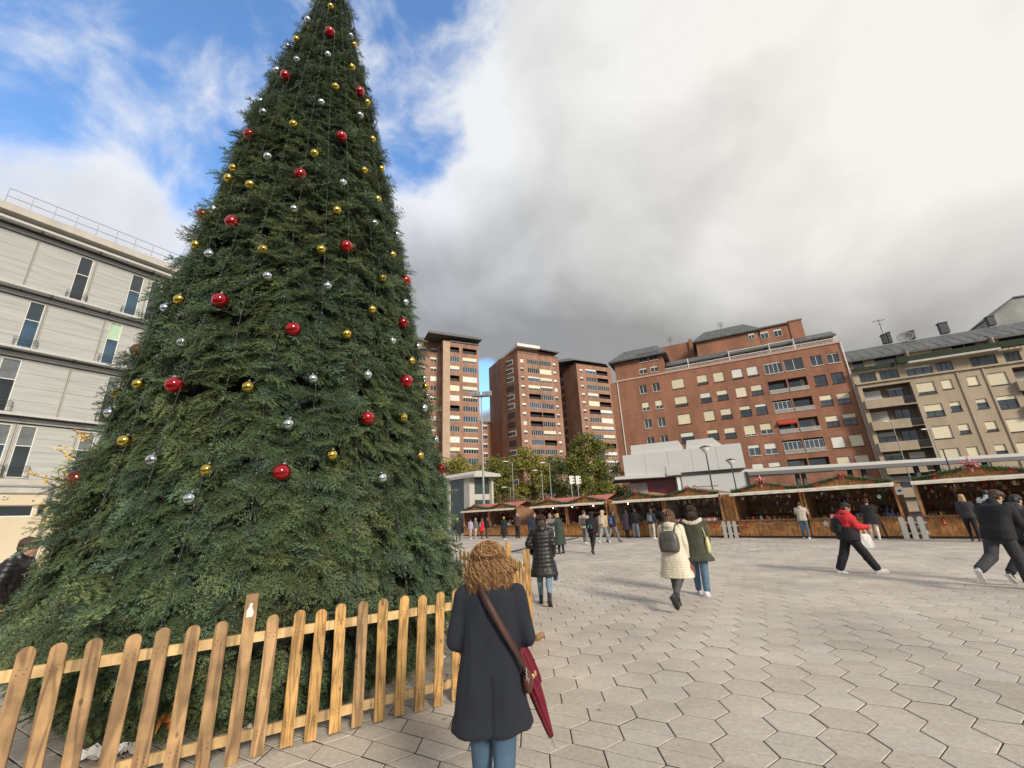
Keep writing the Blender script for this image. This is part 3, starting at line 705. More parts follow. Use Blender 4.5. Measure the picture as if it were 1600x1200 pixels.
def back_box(mb, x0, x1, y0, y1, z0, z1, mi=0, top=True):
    """sides, back and top of a block whose front is built separately"""
    mb.quad((x0, y1, z0), (x0, y0, z0), (x0, y0, z1), (x0, y1, z1), mi); mb.quad((x1, y0, z0), (x1, y1, z0), (x1, y1, z1), (x1, y0, z1), mi)
    mb.quad((x1, y1, z0), (x0, y1, z0), (x0, y1, z1), (x1, y1, z1), mi)
    if top: mb.quad((x0, y0, z1), (x1, y0, z1), (x1, y1, z1), (x0, y1, z1), mi)
    return mb
rb = random.Random(21)
# ---- the long red brick block; local x to the right along the facade
BX = math.radians(90 - 116)
bk = thing('brick_apartment_building', (24.0, 66.93, 0), BX, 'long red brick apartment block with slate roofs and cream blinds behind the white pavilion', 'building')
rows = [21.2, 18.2, 15.2, 12.2, 9.25, 6.5, 3.4]
wins = []   # x, z, w, h, blind, frame, mull
for r_, z in enumerate(rows):
    for x in (-1.8, .35): wins.append((x, z, 1.15, 1.5, [0.0, .62, 0, .0, .3, 1, .5][r_], m_white, 1))
    wins.append((3.85, z, 1.95, 1.65, [1, .75, 1, .4, .6, 1, .5][r_], m_frame_d, 1))
    for x, bl_ in ((7.55, [.75, .5, 1, .35, .9, 1, 1]), (9.95, [1, .45, .6, .5, 1, 1, 1])): wins.append((x, z, 1.55, 1.6, bl_[r_], m_frame_d, 1))
    for x, bl_ in ((12.6, [.85, 1, .35, .85, .3, 1, .5]), (14.7, [.85, .55, .25, .6, .5, .4, 1])): wins.append((x, z, 1.5, 1.6, bl_[r_], m_white if r_ in (3, 4) else m_frame_d, 1))
    if r_ == 0:
        wins.append((17.45, z, 2.3, 1.8, .12, m_white, 3)); wins.append((20.1, z, 2.4, 1.8, 0, m_white, 1))
    for x, bl_ in ((22.75, [0, 0, .45, .5, 1, 1, .5]), (24.75, [.1, 0, .5, .35, 1, 1, 1])): wins.append((x + (.15 if r_ == 0 else 0), z, 1.45, 1.55, bl_[r_], m_white if r_ == 0 else m_frame_d, 1))
holes = [(x - w / 2, x + w / 2, z - h / 2, z + h / 2) for x, z, w, h, *_ in wins]
loggias = []
for r_, z in enumerate(rows[1:6]):
    for x in (17.45, 20.0):
        loggias.append((x, z)); holes.append((x - 1.18, x + 1.18, z - 1.05, z + .95))
mb = wall_with_holes(-7.3, 26.1, -0.15, 23.25, holes, rec=0.2); back_box(mb, -7.3, 26.1, 0, 14, -.15, 23.25)
mb.build('wall', m_brick, bk)
for x, z, w, h, b_, f_, mu in wins: window(bk, x, z, w, h, b_, f_, m_cream if rb.random() < .75 else m_blindw, None, mu, horiz=f_ is m_frame_d)
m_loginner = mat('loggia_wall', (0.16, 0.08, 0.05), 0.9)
m_rail = mat('white_balustrade', (0.66, 0.60, 0.53), 0.7, var=0.15, scale=4)
m_curtain = mat('pale_curtain', (0.55, 0.53, 0.48), 0.9, stretch=(10, 1, 1), scale=3)
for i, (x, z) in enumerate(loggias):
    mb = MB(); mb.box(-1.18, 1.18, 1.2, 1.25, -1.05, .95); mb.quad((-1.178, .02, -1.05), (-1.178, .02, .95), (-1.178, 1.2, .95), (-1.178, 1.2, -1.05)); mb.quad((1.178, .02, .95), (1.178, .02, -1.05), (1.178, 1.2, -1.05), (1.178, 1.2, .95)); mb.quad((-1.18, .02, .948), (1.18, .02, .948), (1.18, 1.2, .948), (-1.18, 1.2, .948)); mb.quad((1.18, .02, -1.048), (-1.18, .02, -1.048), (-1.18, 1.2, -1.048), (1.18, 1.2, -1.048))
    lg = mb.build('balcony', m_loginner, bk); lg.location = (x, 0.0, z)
    mb = MB(); mb.box(-1.2, 1.2, -.10, -.03, -1.02, -.98); mb.box(-1.2, 1.2, -.10, -.03, -.50, -.44)
    for k in range(25): xx = -1.17 + k * .0975; mb.box(xx - .024, xx + .024, -.08, -.05, -.98, -.50)
    mb.build('railing', m_rail, lg)
    mb = MB(); mb.quad((-1.0, 1.17, -1.0), (1.0, 1.17, -1.0), (1.0, 1.17, .8), (-1.0, 1.17, .8)); mb.build('pane', m_glass, lg)
    if i % 3 != 0: 
        mb = MB(); s_ = .3 + rb.random() * .5; mb.quad((.5, 1.14, -1.0), (1.0, 1.14, -1.0), (1.0, 1.14, .8), (.5, 1.14, .8)); mb.build('curtain', m_curtain, lg)
    if i == 4:
        mb = MB(); mb.add([(-1.15, -.02, .9), (1.15, -.02, .9), (1.15, -.45, .45), (-1.15, -.45, .45), (-1.15, -.43, .25), (1.15, -.43, .25)], [(0, 1, 2, 3), (3, 2, 5, 4)]); mb.build('awning', mat('red_awning', (.42, .05, .03), .8), lg)
    if i in (2, 6, 7): window(lg, 0, .1, 2.2, 1.2, 0.0, m_white, None, m_glass, 3, y=0.12, sill=False)
# cornice and terrace rail
mb = MB(); mb.box(-6.35, 26.2, -.12, 0.3, 23.25, 23.55); mb.build('cornice', mat('pink_stone', (0.52, 0.34, 0.26), 0.85), bk)
mb = MB(); mb.box(2.2, 26.1, -.06, .02, 24.05, 24.15)
for k in range(160): mb.box(2.25 + k * .149, 2.30 + k * .149, -.05, -.01, 23.55, 24.05)
o = mb.build('terrace_railing', m_rail, bk)
# left attic block with hipped slate roof
aw = [(-1.1, 26.9, 1.4, 1.4), (.65, 26.9, 1.4, 1.4), (-1.35, 24.45, 1.25, 1.1), (.5, 24.45, 1.25, 1.1)]
mb = wall_with_holes(-6.1, 2.1, 23.55, 27.2, [(x - w / 2, x + w / 2, z - h / 2, z + h / 2) for x, z, w, h in aw[2:]] + [(-1.8, -.4, 26.2, 27.2), (-.05, 1.35, 26.2, 27.2)]); back_box(mb, -6.1, 2.1, 0, 12, 23.55, 27.2)
o = mb.build('attic_wall', m_brick, bk)
for x, z, w, h in aw: window(bk, x, z - (.2 if z > 25 else 0), w, h, .25, m_white, m_blindw, None, 1, y=.12)
mb = MB(); a_ = [(-7.0, -.8, 26.7), (2.9, -.8, 26.7), (2.9, 12.6, 26.7), (-7.0, 12.6, 26.7)]; b_ = [(-4.6, 2.6, 29.6), (1.2, 2.6, 29.6), (1.2, 9, 29.6), (-4.6, 9, 29.6)]
mb.rings([[Vector(p) for p in a_], [Vector(p) + Vector((0, 0, .25)) for p in a_], [Vector(p) for p in b_]])
for x in (-1.1, .65): mb.box(x - .85, x + .85, -.3, 2.2, 27.35, 27.6)
mb.build('roof', m_slate, bk)
# set-back top floor and slate band
tw = [(4.6, 2.6), (8.2, 2.2), (10.9, 2.4), (13.4, 1.6), (16.2, 2.6), (19.0, 2.2), (22.4, 2.6), (24.9, 1.8)]
mb = wall_with_holes(2.12, 26.0, 23.55, 25.1, [(x - w / 2, x + w / 2, 23.8, 24.95) for x, w in tw], y=1.8); back_box(mb, 2.12, 26.0, 1.8, 13, 23.55, 25.1)
mb.build('terrace_wall', m_brick, bk)
for i, (x, w) in enumerate(tw): window(bk, x, 24.37, w, 1.15, 0 if i % 3 == 1 else .2, m_white, m_blindw, None, 2, y=1.95, sill=False)
mb = MB(); mb.add([(2.4, .9, 24.95), (26.3, .9, 24.95), (26.3, 3.0, 26.2), (2.4, 3.0, 26.2), (2.4, 12, 26.2), (26.3, 12, 26.2), (2.4, .95, 24.75), (26.3, .95, 24.75)], [(0, 1, 2, 3), (3, 2, 5, 4), (6, 7, 1, 0), (0, 3, 4), (1, 5, 2)]); mb.build('roof', m_slate, bk)
mb = MB()
for x in (5.9, 12.0, 17.6, 20.8): mb.box(x - .05, x + .05, -.1, 1.2, 23.5, 25.2)
mb.box(17.7, 20.7, -.05, .3, 25.0, 25.1); mb.box(12.1, 17.5, -.05, .3, 24.95, 25.05); mb.build('terrace_screen', m_white, bk)
# stair tower / penthouse, chimney, rear block
def hip(mb, x0, x1, y0, y1, z, h, e, ins):
    a_ = [(x0 - e, y0 - e, z), (x1 + e, y0 - e, z), (x1 + e, y1 + e, z), (x0 - e, y1 + e, z)]; b_ = [(x0 + ins, y0 + ins, z + h), (x1 - ins, y0 + ins, z + h), (x1 - ins, y1 - ins, z + h), (x0 + ins, y1 - ins, z + h)]
    mb.rings([[Vector(p) for p in a_], [Vector(p) + Vector((0, 0, .18)) for p in a_], [Vector(p) for p in b_]])
mb = MB(); mb.box(7.6, 17.2, 5, 12, 26.1, 29.4); mb.build('stair_tower', m_brick, bk)
mb = MB(); hip(mb, 7.6, 17.2, 5, 12, 29.4, 2.3, .5, 1.6); mb.build('roof', m_slate, bk)
window(bk, 16.2, 28.6, .9, 1.0, .3, m_white, m_blindw, None, 1, y=4.95, sill=False)
mb = MB(); mb.box(17.6, 23.0, 9, 16, 26.1, 31.0); mb.build('stair_tower', m_brick, bk)
mb = MB(); mb.box(17.3, 23.3, 8.7, 16.3, 31.0, 31.25); mb.build('roof', m_slate, bk)
for x in (18.6, 20.6): window(bk, x, 29.7, 1.2, 1.3, .2, m_white, m_blindw, None, 1, y=8.96, sill=False)
ch = MB(); ch.box(21.3, 23.0, 2.6, 4.0, 25.9, 28.9); ch.box(21.2, 23.1, 2.5, 4.1, 28.9, 29.1); ch.build('chimney', m_brick, bk)
mb = MB(); mb.box(1.3, 9.0, 9.5, 16, 23.6, 31.6); mb.box(6.4, 7.0, 9.2, 9.5, 23.6, 32.0); mb.build('rear_block', m_brick, bk)
mb = MB()
for x, y_ in ((3.2, 10), (12.2, 8)):
    mb.tube([(x, y_, 31), (x, y_, 33.6)], .04, 4)
    for k in range(5): mb.bar((x - .5, y_, 32.6 + k * .2), (x + .5, y_, 32.6 + k * .2), .03)
mb.build('antenna', m_metal_d, bk)
mb = MB()
for k in range(1, 24): x = -.5 + k * 1.16; mb.add([(x, 1.6, 20.52), (x + .05, 1.6, 20.52), (x + .05, 5.6, 22.954), (x, 5.6, 22.954), (x, 1.6, 20.56), (x + .05, 1.6, 20.56), (x + .05, 5.6, 22.958), (x, 5.6, 22.958)], [(4, 5, 6, 7), (0, 4, 7, 3), (5, 1, 2, 6)])
BG_SEAM = mb
mb = MB(); mb.tube([(26.22, -.1, -.1), (26.22, -.1, 23.3)], .09, 6); mb.build('drainpipe', m_white, bk); mb = MB(); mb.tube([(-6.0, -.08, -.1), (-6.0, -.08, 23.3)], .07, 6); mb.build('drainpipe', m_white, bk)

# ---- beige block on the right
bg_ = thing('beige_apartment_building', (47.15, 54.0, 0), BX, 'beige rendered apartment block with recessed balconies, right of the red brick block', 'building')
wins = []
for r_, z in enumerate([14.8, 11.9, 9.1, 6.3, 3.4]):
    wins.append((6.5, z, 1.75, 1.55, [.78, .55, 1, 1, .3][r_], m_frame_d, 1)); wins.append((8.55, z + .15, 1.0, 1.2, [1, .4, .65, 1, 1][r_], m_frame_d, 0))
    wins.append((10.95, z + .15, 1.0, 1.2, [1, .4, .8, .6, 1][r_], m_frame_d, 0)); wins.append((13.1, z, 1.75, 1.55, [1, .3, 1, 1, .5][r_], m_frame_d, 1))
    wins.append((21.5, z, 1.75, 1.55, rb.choice((.3, 1, .7)), m_frame_d, 1)); wins.append((24.0, z, 1.75, 1.55, rb.choice((.3, 1, .7)), m_frame_d, 1))
holes = [(x - w / 2, x + w / 2, z - h / 2, z + h / 2) for x, z, w, h, *_ in wins]
bal = [(0.15, 5.15, z) for z in (14.55, 11.65, 8.85, 6.05, 3.2)] + [(14.6, 19.6, z) for z in (14.55, 11.65, 8.85, 6.05, 3.2)]
holes += [(a, b, z - 1.35, z + 1.35) for a, b, z in bal]
mb = wall_with_holes(-.3, 27, -.15, 16.4, holes, rec=.2); back_box(mb, -.3, 27, 0, 13, -.15, 16.4); mb.build('wall', m_beige, bg_)
for x, z, w, h, b_, f_, mu in wins: window(bg_, x, z, w, h, b_, f_, m_cream, None, mu, horiz=True)
mb = MB()
for x in (9.75, 12.15):
    mb.box(x - .09, x + .09, -.12, -.003, -.1, 16.3)
mb.build('pilaster', m_beige, bg_)
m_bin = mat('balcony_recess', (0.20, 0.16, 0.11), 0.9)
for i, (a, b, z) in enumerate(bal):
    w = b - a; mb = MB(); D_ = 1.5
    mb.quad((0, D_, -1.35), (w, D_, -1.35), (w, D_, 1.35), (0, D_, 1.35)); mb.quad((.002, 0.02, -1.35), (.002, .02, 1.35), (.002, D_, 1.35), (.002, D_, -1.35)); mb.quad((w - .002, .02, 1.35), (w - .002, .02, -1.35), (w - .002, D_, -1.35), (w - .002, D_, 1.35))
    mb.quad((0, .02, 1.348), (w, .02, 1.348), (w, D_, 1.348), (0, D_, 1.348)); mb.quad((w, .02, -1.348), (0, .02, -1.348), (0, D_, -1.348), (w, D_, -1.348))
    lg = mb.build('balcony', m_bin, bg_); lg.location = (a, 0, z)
    mb = MB(); mb.box(-.3, 3.6, -.55, -.42, -1.45, -.45); mb.box(-.3, -.18, -.42, 0, -1.45, -.45); mb.box(3.48, 3.6, -.42, 0, -1.45, -.45); mb.box(-.3, 3.6, -.55, 0, -1.6, -1.45); mb.build('parapet', m_beige, lg)
    mb = MB(); mb.box(3.6, 4.95, -.05, .03, -.52, -.45)
    for k in range(12): mb.box(3.62 + k * .115, 3.65 + k * .115, -.03, 0, -1.4, -.52)
    mb.build('railing', m_metal_d, lg)
    window(lg, 1.25, .3, 1.9, 1.5, [.9, 1, .35, .2, .5][i % 5], m_frame_d, m_blindw, None, 1, y=D_ - .06, sill=False); window(lg, 3.7, .1, 1.6, 1.9, [.1, 0, 0, .4, 0][i % 5], m_frame_d, m_blindw, None, 1, y=D_ - .06, sill=False)
m_hedge = mat('terrace_hedge', (0.025, 0.04, 0.02), 0.9, var=.5, scale=6, bump=.6, bscale=14)
mb = MB(); mb.box(-.4, 27.1, -.25, .2, 16.4, 16.62); mb.build('cornice', m_beige, bg_)
tw = [(1.4, 1.8, 0), (3.7, 2.0, 0), (6.8, 2.6, 0), (9.3, 1.6, 0), (13.0, 2.4, 0), (15.6, 1.4, 0), (18.5, 3, 0), (22, 3, 0)]
mb = wall_with_holes(-.2, 27, 16.62, 18.4, [(x - w / 2, x + w / 2, 16.75, 18.1) for x, w, _ in tw], y=1.0); back_box(mb, -.2, 27, 1.0, 12, 16.62, 18.4); mb.build('attic_wall', m_beige, bg_)
for x, w, _ in tw: window(bg_, x, 17.42, w, 1.35, 0 if int(x) % 2 else .2, m_frame_d, m_blindw, None, 2, y=1.12, sill=False)
mb = MB(); mb.box(5.6, 14.3, -.35, 1.2, 18.3, 18.55); mb.build('awning_box', m_conc, bg_)
mb = MB(); mb.box(4.6, 17.4, .0, .5, 18.56, 19.35); mb.box(-.2, 4.4, .4, .8, 18.4, 18.9); o = mb.build('terrace_hedge', m_hedge, bg_)
tw = [(1.2, 1.2, 0), (4.3, 2.4, 0), (8.1, 2.4, 1), (11.8, 1.2, 0), (13.0, 1.0, 0), (17.8, 4.2, 0), (22, 3, 0)]
mb = wall_with_holes(-.1, 27, 18.4, 20.6, [(x - w / 2, x + w / 2, 19.0, 20.35) for x, w, _ in tw], y=2.4); back_box(mb, -.1, 27, 2.4, 11, 18.4, 20.6); mb.build('attic_wall', m_beige, bg_)
for x, w, b_ in tw: window(bg_, x, 19.67, w, 1.35, b_, m_frame_d, m_cream, None, 1, y=2.52, sill=False)
mb = MB(); mb.box(-.2, 27, .9, .94, 19.25, 19.31)
for k in range(50): mb.box(-.15 + k * .54, -.11 + k * .54, .9, .94, 18.4, 19.25)
mb.build('terrace_railing', m_metal_d, bg_)
mb = MB()
for x in (6.3, 14.6): mb.add([(x, .5, 18.5), (x, 2.4, 18.5), (x, 2.4, 20.9), (x, 1.8, 20.9)], [(0, 1, 2, 3)]); mb.box(x - .06, x + .06, 1.0, 2.4, 18.5, 20.4)
mb.build('party_fin', m_beige, bg_)
mb = MB(); mb.add([(-.5, 1.6, 20.5), (27.3, 1.6, 20.5), (27.3, 5.6, 22.95), (-.5, 5.6, 22.95), (27.3, 10, 22.95), (-.5, 10, 22.95), (-.5, 1.6, 20.2), (27.3, 1.6, 20.2), (-.5, 11.5, 20.5), (27.3, 11.5, 20.5)], [(0, 1, 2, 3), (3, 2, 4, 5), (6, 7, 1, 0), (0, 3, 5, 8), (1, 9, 4, 2)]); mb.build('roof', m_slate, bg_)
BG_SEAM.build('roof_seams', m_slate, bg_)['kind'] = 'stuff'
for x, w, h in ((5.9, .5, .7), (12.3, .9, .9), (6.5, .4, .9), (17.2, .7, .6), (8.9, .6, .5)):
    mb = MB(); mb.box(x, x + w, 5.8, 6.5, 23.3, 23.9 + h); mb.box(x - .08, x + w + .08, 5.72, 6.58, 23.9 + h, 24.0 + h); mb.build('chimney', m_metal_d, bg_)
dish = thing('satellite_dish', (0, 0, 0), 0, 'large round satellite dish on the slate roof ridge of the beige block', 'satellite dish')
dish.matrix_world = Matrix.Translation((47.15, 54, 0)) @ Matrix.Rotation(BX, 4, 'Z') @ Matrix.Translation((8.3, 5.6, 23.5))
mb = MB(); mb.lathe([(0.02, 0), (.45, .05), (.9, .2), (1.15, .36), (1.12, .38), (.88, .24), (.44, .1), (.02, .05)], 24); o = mb.build('reflector', mat('dull_dish_grey', (.25, .25, .24), .7), dish, True); o.scale = (.8, .8, .8); o.rotation_euler = (R(62), 0, R(-20))
mb = MB(); mb.tube([(0, .1, -.7), (0, .1, 0)], .07, 6); mb.tube([(0, 0, 0), (.1, -.9, .4)], .03, 5); mb.build('mount', m_metal_d, dish)
ant = thing('roof_antenna', (0, 0, 0), 0, 'thin television antenna mast on the slate roof of the beige block', 'antenna')
ant.matrix_world = Matrix.Translation((47.15, 54, 0)) @ Matrix.Rotation(BX, 4, 'Z') @ Matrix.Translation((6.1, 5.8, 23.5))
mb = MB(); mb.tube([(0, 0, 0), (0, 0, 3.6)], .04, 4); mb.build('mast', m_metal_d, ant)
mb = MB(); mb.bar((-.7, 0, 3.4), (.7, 0, 3.4), .04)
for k in range(8): mb.bar((-.7 + k * .2, -.3, 3.4), (-.7 + k * .2, .3, 3.4), .025)
mb.bar((-.4, 0, 2.8), (.4, 0, 2.8), .04); mb.build('aerial', m_metal_d, ant)
# grey gable far right behind
gb = thing('gable_building', (47.15, 54.0, 0), BX, 'pale grey gable end rising behind the roof of the beige block at the far right', 'building')
def BL(px, py, yl):
    r = ray(px, py); ux = Vector((math.cos(BX), math.sin(BX))); uy = Vector((-math.sin(BX), math.cos(BX))); p_ = Vector((47.15, 54.0)) + uy * yl; tt = p_.dot(uy) / (r.x * uy.x + r.y * uy.y)
    q = Vector((r.x * tt, r.y * tt)); return (q - p_).dot(ux), CAM_H + r.z * tt
g0, g1, g2 = BL(1542, 500, 14), BL(1583, 466, 14), BL(1640, 458, 14)
mb = MB(); f_ = [(g0[0], 14, 0), (g2[0] + 6, 14, 0), (g2[0] + 6, 14, g2[1] - 2), (g2[0], 14, g2[1]), (g1[0], 14, g1[1]), (g0[0], 14, g0[1])]
mb.add(f_ + [(x, 22, z) for x, y, z in f_], [(0, 1, 2, 3, 4, 5), (11, 10, 9, 8, 7, 6), (0, 5, 11, 6), (1, 7, 8, 2)]); mb.build('wall', mat('grey_gable', (.33, .33, .31), .85, var=.3, scale=.4, detail=8), gb)
mb = MB()
for q0_, q1_ in ((f_[5], f_[4]), (f_[4], f_[3]), (f_[3], f_[2])): mb.add([(q0_[0], 13.8, q0_[2] + .02), (q1_[0], 13.8, q1_[2] + .02), (q1_[0], 22.2, q1_[2] + .02), (q0_[0], 22.2, q0_[2] + .02), (q0_[0], 13.8, q0_[2] + .2), (q1_[0], 13.8, q1_[2] + .2), (q1_[0], 22.2, q1_[2] + .2), (q0_[0], 22.2, q0_[2] + .2)], [(0, 1, 5, 4), (4, 5, 6, 7), (3, 2, 1, 0)])
mb.build('roof', m_slate, gb)

# ---- three brick towers
TZ = R(26)
m_twin = mat('white_gallery_frame', (0.70, 0.66, 0.58), 0.6, var=0.06)
def tower(loc, label, x0, x1, side_az, side_len, ztop, rows_, narrow, gal, sidewin, crown):
    t = thing('brick_tower', loc, TZ, label, 'building')
    holes = []; W_ = []
    for i, z in enumerate(rows_):
        for x, w in narrow: W_.append((x, z, w, 1.25, 0)); holes.append((x - w / 2, x + w / 2, z - .62, z + .62))
        for k, (a, b) in enumerate(gal): holes.append((a, b, z - .85, z + .75))
    mb = wall_with_holes(x0, x1, -.1, ztop, holes, rec=.25)
    sd_ = Vector((math.sin(R(side_az)), math.cos(R(side_az)), 0)); sd_ = Matrix.Rotation(-TZ, 3, 'Z') @ sd_
    p0 = Vector((x0, 0, 0)); p1 = p0 + sd_ * side_len; p2 = Vector((x1, 16, 0)); p3 = Vector((p1.x, 16, 0))
    def wq(a, b): mb.quad((a.x, a.y, -.1), (b.x, b.y, -.1), (b.x, b.y, ztop), (a.x, a.y, ztop))
    wq(p3, p1); wq(Vector((x1, 0, 0)), p2); wq(p2, p3)
    mb.add([(x0, 0, ztop), (x1, 0, ztop), (p2.x, p2.y, ztop), (p3.x, p3.y, ztop), (p1.x, p1.y, ztop)], [(0, 1, 2, 3, 4)])
    mb.build('wall', m_brick_t, t)
    mb = MB(); wq(p1, p0); mb.build('side_wall', m_brick_d, t)  # left face in a darker brick colour that paints its shade
    for i, (x, z, w, h, b_) in enumerate(W_): window(t, x, z, w, h, rb.choice((.3, .6, 1, .5)), m_twin, m_blindw, None, 0, y=.16, sill=False)
    st = rb.choices
    for i, z in enumerate(rows_):
        for k, (a, b) in enumerate(gal):
            s_ = 'open' if rb.random() < .27 else 'glazed'
            if s_ == 'glazed': window(t, (a + b) / 2, z - .05, b - a, 1.6, rb.choice((0, 0, .3, .6, 1)), m_twin, rb.choice((m_blindw, m_cream)), rb.choice((m_glass, m_glassb, m_glass)), max(1, int((b - a) / .8)), y=.08, sill=False)
            else:
                mb = MB(); mb.box(a, b, 1.2, 1.25, -.85, .75); mb.quad((a, .26, -.84), (b, .26, -.84), (b, 1.2, -.84), (a, 1.2, -.84)); mb.quad((a, .26, .74), (b, .26, .74), (b, 1.2, .74), (a, 1.2, .74)); mb.quad((a + .01, .26, -.8), (a + .01, .26, .7), (a + .01, 1.2, .7), (a + .01, 1.2, -.8)); mb.quad((b - .01, .26, -.8), (b - .01, .26, .7), (b - .01, 1.2, .7), (b - .01, 1.2, -.8))
                o = mb.build('balcony', m_dark, t); o.location = (0, 0, z)
                mb = MB(); mb.box(a, b, -.02, .03, -.28, -.2)
                for q in range(int((b - a) / .25)): mb.box(a + q * .25, a + q * .25 + .05, -.01, .02, -.85, -.28)
                mb.build('railing', m_metal_d, o)
    nrm = Vector((sd_.y, -sd_.x, 0)); nrm = -nrm if nrm.y > 0 else nrm
    for s_, w, h, light in sidewin:
        for z in rows_:
            c = p0 + sd_ * s_ + nrm * .05; mb = MB(); f_ = light and rb.random() < .8
            mb.obox((0, 0, 0), sd_ * w / 2, nrm * .06, (0, 0, h / 2)); o = mb.build('window', m_twin if f_ else m_frame_d, t); o.location = (c.x, c.y, z)
            if f_:
                mb = MB()
                for q in range(4): mb.obox(sd_ * (w * (q - 1.5) / 4) + nrm * .07, sd_ * (w / 8 - .05), nrm * .012, (0, 0, h / 2 - .2))
                mb.build('pane', m_glass, o)
    crown(t)
    return t
def crown2(t):
    mb = MB(); mb.box(.3, 13.6, 1.4, 14, 49.4, 51.4); mb.build('attic_wall', m_brick_t, t)
    mb = MB(); mb.box(-.6, 7.4, -.4, 15, 51.5, 52.5); mb.build('white_fascia', m_white, t)
    mb = MB(); mb.add([(7.4, -.6, 51.6), (14.6, -.6, 51.3), (14.6, 15, 51.3), (7.4, 15, 51.6), (7.6, 1.2, 52.4), (13.4, 1.2, 52.1), (13.4, 14, 52.1), (7.6, 14, 52.4), (7.4, -.6, 51.2), (14.6, -.6, 50.9)], [(0, 1, 5, 4), (4, 5, 6, 7), (1, 2, 6, 5), (8, 9, 1, 0)]); mb.build('roof', m_slate, t)
    mb = MB(); mb.box(-.5, 14, -.15, .1, 49.4, 49.6); mb.build('cornice', m_brick_t, t)
    for x in (3.2, 5.4): window(t, x, 50.5, 2.0, 1.3, 0, m_twin, None, None, 3, y=1.36, sill=False)
tower((2.57, 118.14, 0), 'middle brick tower with a white roof fascia, between the other two towers', -.55, 14.1, -49, 7.6, 49.4, [46.9 - 2.79 * i for i in range(15)], [(.9, 1.2), (12.5, 1.1)], [(2.7, 6.8), (7.0, 11.2)], [(3.4, 2.7, 1.6, True)], crown2)
def crown1(t):
    mb = MB(); mb.add([(-3.6, -1.4, 51.6), (12.1, -1.4, 51.6), (12.1, 15, 51.6), (-3.6, 15, 51.6), (-.5, 2, 53.4), (10, 2, 53.4), (10, 13, 53.4), (-.5, 13, 53.4), (-3.6, -1.4, 51.0), (12.1, -1.4, 51.0)], [(0, 1, 5, 4), (4, 5, 6, 7), (1, 2, 6, 5), (3, 0, 4, 7), (8, 9, 1, 0), (9, 8, 3, 2)]); mb.build('roof', m_slate, t)
    mb = MB(); mb.box(1.2, 10.8, 1.6, 14, 49.7, 51.0); mb.build('attic_wall', m_brick_t, t)
    for x in (4.0, 8.6): window(t, x, 50.3, 2.2, 1.0, 0, m_twin, None, None, 3, y=1.5, sill=False)
    mb = MB(); mb.box(.7, 2.65, -.35, -.004, -.1, 49.6); mb.build('pilaster', mat('sunlit_render', (0.46, 0.33, 0.23), 0.85, scale=1), t)
    mb = MB(); mb.box(2.7, 11.4, -.3, -.004, 49.7, 50.0); mb.build('cornice', m_slate, t)
tower((-19.6, 106.8, 0), 'left brick tower close to the tree, with a pale vertical corner strip', .65, 11.35, -26, 3.2, 49.7, [47.5 - 2.87 * i for i in range(16)], [], [(2.8, 5.5), (6.5, 10.8)], [(1.2, 1.0, 1.5, False), (2.5, 1.0, 1.5, False)], crown1)
def crown3(t):
    mb = MB(); mb.add([(-.8, -.6, 49.6), (12.0, -.6, 49.6), (14.8, 1.6, 49.6), (14.8, 15, 49.6), (-9, 15, 49.6), (-1.2, 2, 51.2), (11, 2, 51.2), (13, 4, 51.2), (13, 14, 51.2), (-7, 14, 51.2), (-9.2, 7, 49.6), (-7, 8, 51.2)], [(0, 1, 6, 5), (1, 2, 7, 6), (2, 3, 8, 7), (10, 0, 5, 11), (5, 6, 7, 8, 9, 11), (4, 10, 11, 9)]); mb.build('roof', m_slate, t)
    mb = MB(); mb.box(.6, 11.6, 1.2, 14, 48.6, 49.6); mb.build('attic_wall', m_brick_t, t)
    for x in (6.2, 9): window(t, x, 49.1, 2.2, .8, 0, m_twin, None, None, 3, y=1.1, sill=False)
tower((21.5, 128.2, 0), 'right brick tower, partly hidden by the long brick block', 0, 14.3, -42, 9.5, 48.6, [46.4 - 2.76 * i for i in range(16)], [(1.8, 1.3)], [(3.6, 7.8), (8.0, 12.6)], [(6.8, 2.2, 1.4, False)], crown3)
# wing behind the left tower and link block between the towers
wg = thing('brick_wing', (-22.95, 110.8, 0), TZ, 'narrow brick wing with white windows, left of the left tower beside the tree', 'building')
rows_ = [48.6 - 2.9 * i for i in range(15)]
hs_ = [(-4.2, -1.6, z - .75, z + .75) for z in rows_] + [(-.2, 1.6, z - .7, z + .7) for z in rows_]
mb = wall_with_holes(-14, 2.6, -.1, 51, hs_, rec=.25); back_box(mb, -14, 2.6, 0, 12, -.1, 51); mb.build('wall', m_brick_t, wg)
for z in rows_: window(wg, -2.9, z, 2.6, 1.5, rb.choice((0, .4, 1)), m_twin, m_blindw, None, 2, y=.1, sill=False); window(wg, .7, z, 1.8, 1.4, rb.choice((0, .4, 1)), m_twin, m_blindw, None, 1, y=.1, sill=False)
mb = MB(); mb.box(-14.4, 3.2, -.8, 12.4, 51, 51.9); mb.build('roof', m_slate, wg)
lk = thing('brick_link_block', (-9.43, 130.14, 0), TZ, 'low brick block with pale windows filling the gap between the left and middle towers', 'building')
rows_ = [29.1 - 2.95 * i for i in range(9)]
hs_ = [(-.9, .9, z - .8, z + .8) for z in rows_] + [(2.2, 6.6, z - .8, z + .8) for z in rows_] + [(7.6, 11, z - .8, z + .8) for z in rows_]
mb = wall_with_holes(-8, 14, -.1, 30.5, hs_, rec=.25); back_box(mb, -8, 14, 0, 10, -.1, 30.5); mb.build('wall', m_brick_t, lk)
